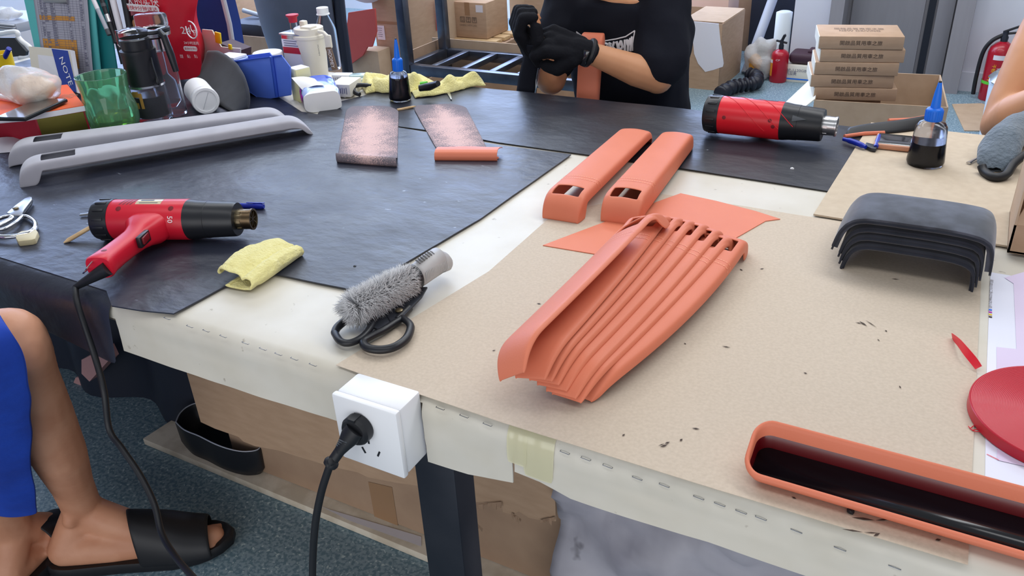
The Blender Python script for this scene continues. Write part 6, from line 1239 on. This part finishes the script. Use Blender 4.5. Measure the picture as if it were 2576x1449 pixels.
# black shoe-shaped tray on the board
q = [T(x, y, .10) for x, y in ((440, 1062), (450, 1040), (470, 1022), (500, 1012), (540, 1016), (600, 1050), (650, 1100), (655, 1130), (620, 1138), (580, 1132), (540, 1118), (500, 1098), (462, 1082))]; cen = sum(q, V()) / len(q)
rg = lambda k, z: [V((lerp(cen.x, p.x, k), lerp(cen.y, p.y, k), z)) for p in spline(q + [q[0]], 5)[:-1]]
t = thing('black_tray', 'black oval moulded tray with a pale rim line on the plywood board', 'tray', (cen.x, cen.y, .0215)); b = B(); b.loft([rg(.9, .0215), rg(.98, .04), rg(1, .095), rg(.995, .1), rg(.95, .1), rg(.93, .09), rg(.88, .05), rg(.7, .04)]); obj('shell', b, 'black_plastic', t, ang=60)
b = B(); b.tube(rg(.975, .1005), .0016, 6, closed=True); obj('rim_line', b, 'pipe_grey', t)
for i, (pts, m, lb) in enumerate((([(205, 905), (262, 878), (275, 905), (225, 960), (205, 940)], 'pink_paper', 'crumpled pinkish paper under the black covered end of the bench'), ([(165, 1010), (190, 950), (250, 945), (270, 965), (200, 1005)], 'pink_paper', 'flat pinkish paper piece low under the black covered end of the bench'))):
    P = [D(x, y, 1.05 + .05 * i) for x, y in pts]; zmin = min(p.z for p in P); tt = single('paper_scrap', poly_slab(P, V((.0, .03, .0))), m, lb, 'paper', (P[0].x, P[0].y, zmin))
bk = thing('shade_panel', 'dark wavy panel standing in for shade under the left end of the bench', 'bag', (-1.75, 1.15, 0)); b = B(); b.grid(lambda u, v: V((lerp(-2.6, -1.42, u), 1.12 + .03 * sin(u * 22) + .05 * v * u, lerp(.0, .70, v) if u < .9 else lerp(.25, .7, v))), 40, 8); obj('panel', b, 'chair_dark', bk, mods=[SOL(.01)])  # added dark panel in place of the deep shade under the bench
# white crumpled sheeting right of the boxes
b = B(); Q = [V((xb_ + .02, 1.0, .58)), V((.6, 1.1, .55)), V((.6, .90, .01)), V((xb_ + .01, .93, .01))]
def wsheet(u, v): p = lerp(lerp(Q[0], Q[1], u), lerp(Q[3], Q[2], u), v); k = NZ.noise(p * 8) * .05 + abs(NZ.noise(p * 17)) * .03 + NZ.noise(p * 40) * .005; return p + V((0, k, 0))
ws = single('plastic_sheeting', B().grid(wsheet, 60, 40), 'sheeting', 'crumpled dirty white sheeting under the bench right of the cardboard boxes', 'sheeting', (-.2, .95, .01), mods=[SOL(.002, 0)], ang=180)
# ================================================================ people
def noisy(me, s, a):
    for v in me.vertices: v.co += v.normal * (NZ.noise(v.co * s) * a)
    return me
def blob(chains, vox, sm=3, extra=None):
    b = B()
    for c in chains: b.limb([tuple(p[0]) + (p[1],) if isinstance(p[0], V) else p for p in c])
    if extra: extra(b)
    return bake(b, [REM(vox), SMO(sm)], 180)
def hand(W, E, tipdir, nrm, s=1.0, curl=1.0, flip=1):
    """palm and five curled fingers; W wrist, E forearm direction (unit), nrm back of hand"""
    E = V(E).normalized(); nrm = (V(nrm) - E * V(nrm).dot(E)).normalized(); sd = E.cross(nrm) * flip; W = V(W); ch = []; tips = []
    kn = []
    for i, (o, l) in enumerate(((-.032, .92), (-.011, 1.0), (.011, .95), (.031, .78))):
        k0 = W + E * .082 * s + sd * o * s + nrm * .004; kn.append(k0); ch.append([(W + E * .012 + sd * o * .5 * s, .017 * s), (k0, .0125 * s)])
        ang = .75 * curl; d1 = (E * cos(ang) - nrm * sin(ang)).normalized(); p1 = k0 + d1 * .040 * l * s; ang += 1.35 * curl; d2 = E * cos(ang) - nrm * sin(ang); p2 = p1 + d2 * .026 * l * s; ang += .8 * curl; d3 = E * cos(ang) - nrm * sin(ang); p3 = p2 + d3 * .018 * l * s
        ch.append([(k0, .0118 * s), (p1, .0105 * s), (p2, .0095 * s)]); tips.append([(p2, .0088 * s), (p3, .0080 * s)])
    t0 = W + E * .022 - sd * .030 * s - nrm * .006; t1 = t0 + (E * .7 - sd * .45 - nrm * .5).normalized() * .040 * s; t2 = t1 + (E * .9 + sd * .35 - nrm * .35).normalized() * .03 * s; t3 = t2 + (E * .85 + sd * .6 - nrm * .2).normalized() * .022 * s
    ch.append([(W + E * .01 - sd * .012 * s, .017 * s), (t0, .016 * s), (t1, .0135 * s), (t2, .0115 * s)]); tips.append([(t2, .0108 * s), (t3, .0095 * s)])
    ch.append([(W + E * .02, .02 * s), (W + E * .06 * s, .021 * s)]); return ch, tips
def head(b, c, f, s=1.0):
    """c centre of head, f facing (unit)"""
    f = V(f).normalized(); r = f.cross(V((0, 0, 1))).normalized(); u = r.cross(f); Rm = MX((r, f, u)).transposed()
    b.ball(c, .098 * s, (.80, .98, 1.1), 14, Rm); b.ball(c + f * .03 * s - u * .055 * s, .068 * s, (.85, .95, .95), 12, Rm); b.limb([tuple(c + f * .098 * s + u * .012 * s) + (.011,), tuple(c + f * .118 * s - u * .018 * s) + (.015,)])
    for k in (-1, 1): b.ball(c + r * k * .08 * s - f * .008 - u * .012, .03 * s, (.35, .7, 1.0), 8, Rm)
    return f, r, u
def face_parts(p, c, f, r, u, s=1.0):
    for k in (-1, 1): b = B(); b.ball(c + f * .084 * s + r * k * .034 * s + u * .018 * s, .008 * s, n=8); obj('eye', b, 'hair', p)
    b = B(); b.tube([c + f * .098 * s + r * x - u * (.058 + abs(x) * .1) for x in (-.024, -.012, 0, .012, .024)], [.002, .005, .006, .005, .002], 8); obj('mouth', b, 'lip', p)
    b = B(); b.ball(c + u * .022 * s - f * .012 * s, .106 * s, (.86, 1.0, 1.08), 16, MX((r, f, u)).transposed())
    bmesh.ops.delete(b.bm, geom=[v for v in b.bm.verts if (v.co - c).dot(f) > .055 * s and (v.co - c).dot(u) < .06 * s or (v.co - c).dot(u) < -.03 * s], context='VERTS'); obj('hair', b, 'hair', p, mods=[SOL(.01, 1)], ang=180)
def torsoring(c, w, d, n=28, sq=.8):
    return [V((c[0] + w * math.copysign(abs(cos(2 * pi * i / n)) ** sq, cos(2 * pi * i / n)), c[1] + d * math.copysign(abs(sin(2 * pi * i / n)) ** sq, sin(2 * pi * i / n)), c[2])) for i in range(n)]
# --- person seated across the bench, working with gloved hands
PX = D(1570, 150, 2.12).x; pA = thing('person', 'seated person in black printed T-shirt and fingerless gloves working across the bench', 'person', (PX, 2.25, 0))
SR, SL = D(1676, -28, 2.11), D(1436, -28, 2.11); ER, EL = D(1655, 197, 2.0), D(1386, 200, 1.97); WR, WL = D(1470, 128, 1.89), D(1345, 138, 1.90)
HCc = D(1522, -146, 2.05); NK = V((lerp(SL.x, SR.x, .43), 2.12, D(1525, -8, 2.08).z))
hR, tR = hand(WR, (D(1380, 105, 1.86) - WR), None, V((.1, -.55, .8)), 1.06, 1.0, 1); hL, tL = hand(WL, (D(1312, 82, 1.87) - WL), None, V((-.75, -.6, .15)), 1.06, 1.0, -1)
pel = V((PX, 2.30, .47)); kn = [V((PX - .13, 1.86, .53)), V((PX + .15, 1.86, .53))]
body = [[(SR, .055), (lerp(SR, ER, .5), .046), (ER, .039)], [(ER, .038), (lerp(ER, WR, .3), .040), (lerp(ER, WR, .7), .031), (WR, .025)], [(SL, .055), (EL, .040)], [(EL, .038), (lerp(EL, WL, .3), .039), (WL, .025)],
        [(NK, .05), (HCc - V((0, 0, .06)), .05)], [(pel + V((-.1, 0, 0)), .11), (kn[0], .065), (V((kn[0].x, 1.92, .1)), .04), (V((kn[0].x, 1.80, .045)), .035)], [(pel + V((.1, 0, 0)), .11), (kn[1], .065), (V((kn[1].x, 1.92, .1)), .04), (V((kn[1].x, 1.80, .045)), .035)]] + hR + tR + hL + tL
tor = lambda b: (b.loft([torsoring((PX, 2.28, .42), .13, .09), torsoring((PX, 2.22, .6), .12, .085), torsoring((PX, 2.15, .82), .14, .09), torsoring((PX - .01, 2.12, .95), .14, .08), torsoring((NK.x, 2.12, NK.z + .01), .05, .05)]))
ff = V((-.25, -1, -.55)).normalized()
def ex(b): tor(b); global hf; hf = head(b, HCc, ff)
obj('body', blob(body, .0045, 3, ex), 'skin', pA); face_parts(pA, HCc, *hf)
# shirt
def shirt(b):
    ns = .012
    b.loft([torsoring((PX, 2.26, .40), .175, .125), torsoring((PX, 2.20, .56), .165, .125), torsoring((PX + .002, 2.165, .72), .158, .122), torsoring((PX + .0, 2.145, .86), .160, .118), torsoring((PX - .005, 2.13, .94), .158, .105), torsoring((lerp(PX, NK.x, .6), 2.125, NK.z + .0), .10, .078), torsoring((NK.x, 2.122, NK.z + .015), .066, .062)])
hemR = lerp(SR, ER, .80); hemL = lerp(SL, EL, .78)
sh_ = blob([[(SR + V((0, 0, -.005)), .066), (lerp(SR, ER, .45), .068), (hemR + V((.006, .0, -.004)), .068)], [(lerp(SR, ER, .5) + V((.0, .05, 0)), .066), (hemR + V((.005, .05, -.02)), .05)], [(SL + V((0, 0, -.005)), .068), (lerp(SL, EL, .5), .066), (hemL, .060)]], .008, 5, shirt)
noisy(sh_, 9, .007); noisy(sh_, 22, .005); st = obj('t_shirt', sh_, 'shirt', pA)
# printed letters across the chest, laid on the shirt front
def onshirt(px, py, y=2.03): return D(px, py, y)
import mathutils
from mathutils.bvhtree import BVHTree
dgb = BVHTree.FromPolygons([root_m(st) @ v.co for v in sh_.vertices], [tuple(p.vertices) for p in sh_.polygons])
def onsh(px, py, e=.003):
    d = ray(px, py).normalized(); h = dgb.ray_cast(V((0, 0, CAMH)), d); return (h[0] - d * e) if h[0] else D(px, py, 2.02)
def strokes(lst, m, w, e):
    b = B()
    for pts in lst:
        P = [onsh(x, y, e) for x, y in pts]
        b.tube([lerp(P[i], P[i + 1], k / 3) for i in range(len(P) - 1) for k in range(3)] + [P[-1]], w, 5)
    obj('chest_print', b, m, st)
arc = [(1450, 80), (1466, 92), (1490, 99), (1520, 103), (1550, 98), (1574, 92), (1597, 77)]
strokes([arc, [(1597, 77), (1593, 100), (1592, 128)], [(1450, 80), (1456, 92)]], 'white_print', .0016, .002)
strokes([[(1459, 92), (1468, 98), (1474, 112)], [(1466, 95), (1480, 104)], [(1512, 108), (1516, 128)], [(1520, 108), (1530, 112), (1524, 120), (1534, 130)], [(1531, 107), (1540, 128)], [(1545, 105), (1541, 118), (1550, 130)], [(1551, 104), (1556, 126)], [(1562, 102), (1556, 118), (1560, 128), (1566, 118), (1562, 102)], [(1572, 100), (1572, 128)], [(1576, 99), (1581, 118), (1586, 96)], [(1590, 92), (1587, 128)], [(1581, 100), (1580, 128)], [(1536, 108), (1530, 128)]], 'white_print', .0034, .003)
for nm, hh_, tt_ in (('glove', hR, tR), ('glove', hL, tL)):
    W_ = WR if hh_ is hR else WL; E_ = (hh_[-1][1][0] - hh_[-1][0][0]).normalized()
    g_ = [[(p, r + .0028) for p, r in c] for c in hh_] + [[(W_ - E_ * .012, .029), (W_ + E_ * .02, .028)]]
    obj(nm, noisy(blob(g_, .003, 2), 60, .0012), 'glove', pA)
    b = B()
    for c in tt_: p = c[1][0] + (c[1][0] - c[0][0]).normalized() * .003; b.ball(p + V((0, -.004, .004)), .005, (1, .6, 1), 6)
    obj('fingernails', b, 'nail', pA)
wb = lerp(WR, ER, .07); ad = (ER - WR).normalized(); b = B(); o1 = ad.orthogonal().normalized(); o2 = ad.cross(o1); b.tube([wb + (o1 * cos(a) + o2 * sin(a)) * .029 for a in [i * 2 * pi / 24 for i in range(24)]], .0075, 8, closed=True, sy=1); wbo = obj('wristband', b, 'black_rubber', pA)
q = D(1474, 140, 1.855); b = B(); b.box(wb + V((.0, -.030, -.006)), (.017, .009, .042), MX.Rotation(.35, 3, 'Y'), bev=.004); obj('wristband_display', b, 'screen', pA)
tro = [[(p + V((0, 0, 0)), r + .014) for p, r in c[:3]] for c in body[5:7]]; tro = blob(tro + [[(pel + V((-.09, 0, 0)), .125), (pel + V((.09, 0, 0)), .125)]], .012, 3); obj('trousers', tro, 'chair_dark', pA)
b = B(); b.lathe([(.16, 0), (.17, .02), (.165, .045), (.1, .05)], (PX, 2.30, .30), n=28); t = thing('stool', 'low round stool under the person in the black T-shirt', 'stool', (PX, 2.30, 0)); obj('seat', b, 'chair_dark', t)
for i in range(4): q = pi / 4 + i * pi / 2; b = B(); b.cyl((PX + .1 * cos(q), 2.30 + .1 * sin(q), .30), (PX + .15 * cos(q), 2.30 + .15 * sin(q), 0), .014); obj('leg', b, 'dark_steel', t)
# what the hands hold
hp = D(1330, 118, 1.845); P = [D(x, y, yy) for x, y, yy in ((1338, 112, 1.842), (1336, 150, 1.87), (1328, 190, 1.88), (1322, 238, 1.885), (1318, 290, 1.89))]; Cs = spline(P, 6); n_ = len(Cs) - 1
hs_ = thing('black_strip', 'black leather strip hanging from the gloved hands', 'leather', P[0]); wd = [.016, .022, .024, .026, .026]
def bst(u, v): i = int(round(u * n_)); w = pl([(0, .014), (.25, .022), (1, .029)], u); return Cs[i] + V((w * (v * 2 - 1), -.006 * sin(v * pi) + .004 * NZ.noise(V((u * 5, v, 1))), 0))
obj('strip', B().grid(bst, n_, 6), 'shirt', hs_, mods=[SOL(.003, 0)], ang=180); b = B(); b.tube([bst(i / n_, 1) + V((.003, -.002, 0)) for i in range(n_ + 1)], .0022, 6); b.tube([D(1364, 148, 1.85), D(1354, 200, 1.86), D(1344, 240, 1.88)], .0012, 5); obj('shiny_edge', b, 'chrome', hs_)
f, ss, vs = cover_parts(.42, .056, .034, .15, .22, .4)
A_, C_ = D(1489, 84, 1.965), D(1478, 262, 1.93); d = (C_ - A_).normalized(); xr_ = V((1, .15, 0)); xr_ = (xr_ - d * xr_.dot(d)).normalized(); nn = xr_.cross(d); nn = nn if nn.y < 0 else -nn
cv = thing('grip_cover', 'orange leather grip cover held upright between the gloved arm and the black T-shirt', 'grip cover', A_)
g = B().grid(lambda s, v: (lambda q: A_ + d * q.x + xr_ * q.y + nn * (q.z - .02))(f(s, v)), ss, vs); obj('shell', g, 'orange', cv, mods=[SOL(.003), SUB(1)], ang=180)
b = B()
for s0 in (.42, .46):
    for k in range(9): q = [f(s0, -.6 + k * .13), f(s0, -.6 + k * .13 + .08)]; q = [A_ + d * p.x + xr_ * p.y + nn * (p.z - .0185) for p in q]; b.tube(q, .0006, 4)
obj('stitching', b, 'thread', cv)
# --- person at the right edge: bare arm over the bench corner
PB = D(2720, 60, 2.3); sB, eB, wB = D(2668, 20, 2.12), D(2512, 316, 1.975), D(2660, 232, 1.86); pB_ = thing('person', 'person in blue leaning at the right, only a bare bent arm in view', 'person', (PB.x, 2.3, 0))
hB_, tB_ = hand(wB, (D(2730, 215, 1.84) - wB), None, V((.1, -.5, .8)), 1.05, .7, 1); tx = sB.x + .2; nkB = V((tx, 2.2, 1.12)); hcB = V((tx - .02, 2.1, 1.27))
def exB(b):
    global hfB
    b.loft([torsoring((tx, 2.3, .42), .13, .09), torsoring((tx, 2.25, .62), .12, .085), torsoring((tx, 2.2, .9), .145, .09), torsoring((tx, 2.19, 1.05), .15, .08), torsoring((tx, 2.2, 1.13), .05, .05)]); hfB = head(b, hcB, V((-.1, -1, -.4)))
sB2 = V((tx + .19, 2.2, 1.05)); legs = [[(V((tx - .09, 2.3, .47)), .11), (V((tx - .12, 1.95, .52)), .065), (V((tx - .12, 2.0, .1)), .04), (V((tx - .12, 1.9, .045)), .035)], [(V((tx + .09, 2.3, .47)), .11), (V((tx + .14, 1.95, .52)), .065), (V((tx + .14, 2.0, .1)), .04), (V((tx + .14, 1.9, .045)), .035)]]
obj('body', blob([[(sB, .056), (lerp(sB, eB, .4), .054), (lerp(sB, eB, .8), .044), (eB, .036)], [(eB, .036), (lerp(eB, wB, .35), .044), (wB, .027)], [(sB, .055), (V((tx, 2.2, 1.04)), .06)], [(sB2, .055), (sB2 + V((.05, -.1, -.28)), .04), (sB2 + V((-.12, -.3, -.2)), .027)], [(nkB, .05), (hcB, .05)]] + legs + hB_ + tB_ + [[(sB2 + V((-.12, -.3, -.2)), .03), (sB2 + V((-.17, -.36, -.19)), .035)]], .006, 3, exB), 'skin', pB_); face_parts(pB_, hcB, *hfB)
obj('vest', blob([[(lerp(sB, V((tx, 2.2, 1.04)), .45), .06), (V((tx, 2.2, 1.0)), .07)], [(sB2, .068), (sB2 + V((.02, -.04, -.1)), .06)]], .012, 4, lambda b: b.loft([torsoring((tx, 2.3, .40), .16, .12), torsoring((tx, 2.25, .62), .15, .115), torsoring((tx, 2.2, .9), .165, .115), torsoring((tx, 2.19, 1.05), .155, .09), torsoring((tx, 2.2, 1.115), .07, .065)])), 'blue_cloth', pB_)
obj('trousers', blob([[(p, r + .014) for p, r in c[:3]] for c in legs], .012, 3), 'blue_cloth', pB_)
# --- person seated at the lower left: leg, slippers, blue cloth
K1 = D(26, 860, .57); A1 = T(203, 1268, .135); H1 = T(165, 1382, .045); pC = thing('person', 'person seated at lower left, bare leg in black slipper, blue cloth over the knee', 'person', (K1.x - .25, .45, 0))
T1 = T(540, 1348, .03); B1 = lerp(H1, T1, .66) + V((0, 0, .0)); cal = lerp(K1, A1, .38) + V((-.014, .0, 0))
K2 = K1 + V((-.24, -.10, -.01)); H2 = T(20, 1446, .045); T2 = T(165, 1322, .03); A2 = H2 + (T2 - H2).normalized() * .05 + V((0, 0, .085)); hipm = V((K1.x - .50, .12, .62)); hipm = hipm
legc = [[(hipm + V((.06, .14, 0)), .095), (lerp(hipm + V((.06, .14, 0)), K1, .5), .082), (K1, .054)], [(K1 + V((.010, .0, -.01)), .050), (lerp(K1, A1, .16), .050), (cal, .057), (lerp(K1, A1, .62), .049), (lerp(K1, A1, .84), .040), (A1, .039)],
        [(A1 + V((-.006, 0, -.02)), .038), (H1, .036)], [(A1 + V((.0, .0, -.02)), .038), (lerp(A1, B1, .5) + V((0, 0, -.01)), .037), (B1 + V((0, 0, .012)), .034), (lerp(B1, T1, .5), .028)], [(H1, .036), (lerp(H1, B1, .5) + V((0, 0, -.005)), .038), (B1, .036), (T1, .022)], [(A1 + V((.014, -.038, -.008)), .017), (A1 + V((.012, -.03, .02)), .012)],
        [(hipm + V((-.06, -.12, 0)), .095), (K2, .060)], [(K2, .058), (lerp(K2, A2, .35), .060), (A2, .038)], [(A2, .036), (H2, .034)], [(A2, .036), (lerp(A2, T2, .6), .032), (T2, .022)], [(H2, .034), (T2, .024)]]
for i in range(5): legc.append([(lerp(B1, T1, .5), .02), (T1 + (T1 - B1).normalized() * (.012 - .004 * abs(i - 1)) + V((.35, -.9, 0)).normalized() * (.030 - .016 * i) + V((0, 0, -.004)), .0105 - .0006 * i)])
nkC = V((hipm.x - .02, .1, 1.12)); hcC = V((hipm.x + .03, .13, 1.30)); aS = [V((hipm.x + .05, .30, 1.05)), V((hipm.x + .05, -.10, 1.05))]; arms = []
for sgn, s_ in zip((1, -1), aS):
    e_ = s_ + V((.10, .05 * sgn, -.26)); w_ = e_ + V((.22, -.02 * sgn, -.02)); hh_, tt_ = hand(w_, V((1, -.05 * sgn, -.05)), None, V((0, 0, 1)), 1.0, .5, sgn); arms += [[(s_, .052), (e_, .038)], [(e_, .037), (w_, .026)]] + hh_ + tt_
def exC(b):
    global hfC
    b.loft([[V((p.x, p.y, p.z)) for p in torsoring((hipm.x - .02, .1, z), d_, w_)] for z, w_, d_ in ((.55, .16, .11), (.75, .14, .10), (.95, .16, .10), (1.08, .16, .085), (1.14, .05, .05))]); hfC = head(b, hcC, V((1, .3, -.3)))
obj('body', blob(legc + arms + [[(nkC, .05), (hcC, .05)]], .006, 3, exC), 'skin_leg', pC); face_parts(pC, hcC, *hfC)
obj('t_shirt', blob([[(s_, .066), (s_ + V((.06, 0, -.14)), .06)] for s_ in aS], .014, 3, lambda b: b.loft([torsoring((hipm.x - .02, .1, z), d_, w_) for z, w_, d_ in ((.52, .19, .135), (.75, .17, .125), (.95, .18, .12), (1.08, .175, .10), (1.125, .07, .07))])), 'blue_cloth', pC)
# blue cloth hanging over the near side of the shin
edge = [D(x, y, yy) for x, y, yy in ((-12, 775, .545), (8, 830, .50), (40, 905, .50), (66, 985, .52), (84, 1085, .55), (99, 1190, .58), (110, 1283, .60))]; E_ = spline(edge, 5); n_ = len(E_) - 1
def apr(u, v):
    i = int(round(u * n_)); p = E_[i]; q = V((p.x - .34 * v, p.y - .16 * v - .02 * sin(v * 9) + .012 * sin(u * 5 + v * 14), p.z + .02 * v)); q += V((0, -1, 0)) * (.018 * sin(min(1, v * 6) * pi / 2)); return q + V((0, .006 * NZ.noise(q * 12), 0))
ap = obj('hanging_cloth', B().grid(apr, n_, 30), 'blue_cloth', pC, mods=[SOL(.003, 0), SUB(1)], ang=180)
obj('shorts', blob([[(hipm + V((.06, .14, 0)), .108), (lerp(hipm + V((.06, .14, 0)), K1, .80), .082)], [(hipm + V((-.06, -.12, 0)), .108), (lerp(hipm + V((-.06, -.12, 0)), K2, .8), .082)], [(hipm + V((.06, .14, -.02)), .11), (hipm + V((-.06, -.12, -.02)), .11)]], .01, 3), 'blue_cloth', pC)
b = B(); b.lathe([(.17, 0), (.18, .02), (.175, .045), (.1, .05)], (hipm.x, .1, .47), n=28); t = thing('stool', 'round stool under the person at the lower left', 'stool', (hipm.x, .1, 0)); obj('seat', b, 'chair_dark', t)
for i in range(4): q = pi / 4 + i * pi / 2; b = B(); b.cyl((hipm.x + .1 * cos(q), .1 + .1 * sin(q), .47), (hipm.x + .16 * cos(q), .1 + .16 * sin(q), 0), .014); obj('leg', b, 'dark_steel', t)
# slippers
def slipper(label, H, Tt, strap=True):
    ax = V((Tt.x - H.x, Tt.y - H.y, 0)); L = ax.length; ax.normalize(); sd = V((-ax.y, ax.x, 0)); o = V((H.x, H.y, .002)) - ax * .045; L += .085; t = thing('slipper', label, 'slipper', (o + ax * L / 2)); N = 40
    def wid(u): return pl([(0, .018), (.03, .036), (.12, .047), (.4, .050), (.7, .060), (.88, .052), (.96, .035), (1, .014)], u)
    def ringz(z, k=1.0):
        us = [i / 20 for i in range(21)]; return [o + ax * L * (lerp(.5, u, k)) + sd * wid(u) * k + V((0, 0, z + .016 * max(0, u - .8) * 2)) for u in us] + [o + ax * L * (lerp(.5, u, k)) - sd * wid(u) * k + V((0, 0, z + .016 * max(0, u - .8) * 2)) for u in us[::-1]]
    b = B(); b.loft([ringz(.0, .95), ringz(.006, 1), ringz(.022, 1.0), ringz(.027, .97), ringz(.024, .9)]); obj('sole', b, 'black_rubber', t, ang=60)
    def up(u, v):
        x = lerp(.48, .88, u); a = pi * v; h = pl([(0, .098), (.4, .080), (.8, .054), (1, .046)], u); w = wid(x) * 1.02; skew = -.05 * cos(a)
        return o + ax * L * (x + skew * (1 - u * .5)) + sd * w * cos(a) + V((0, 0, .018 + h * sin(a) ** .8))
    obj('strap', B().grid(up, 12, 24), 'black_rubber', t, mods=[SOL(.005, 1), SUB(1)], ang=180)
slipper('black rubber slide slipper on the bare foot at lower left', H1, T1); slipper('black rubber slipper on the other foot at the left edge of the photo, mostly hidden', H2, T2)
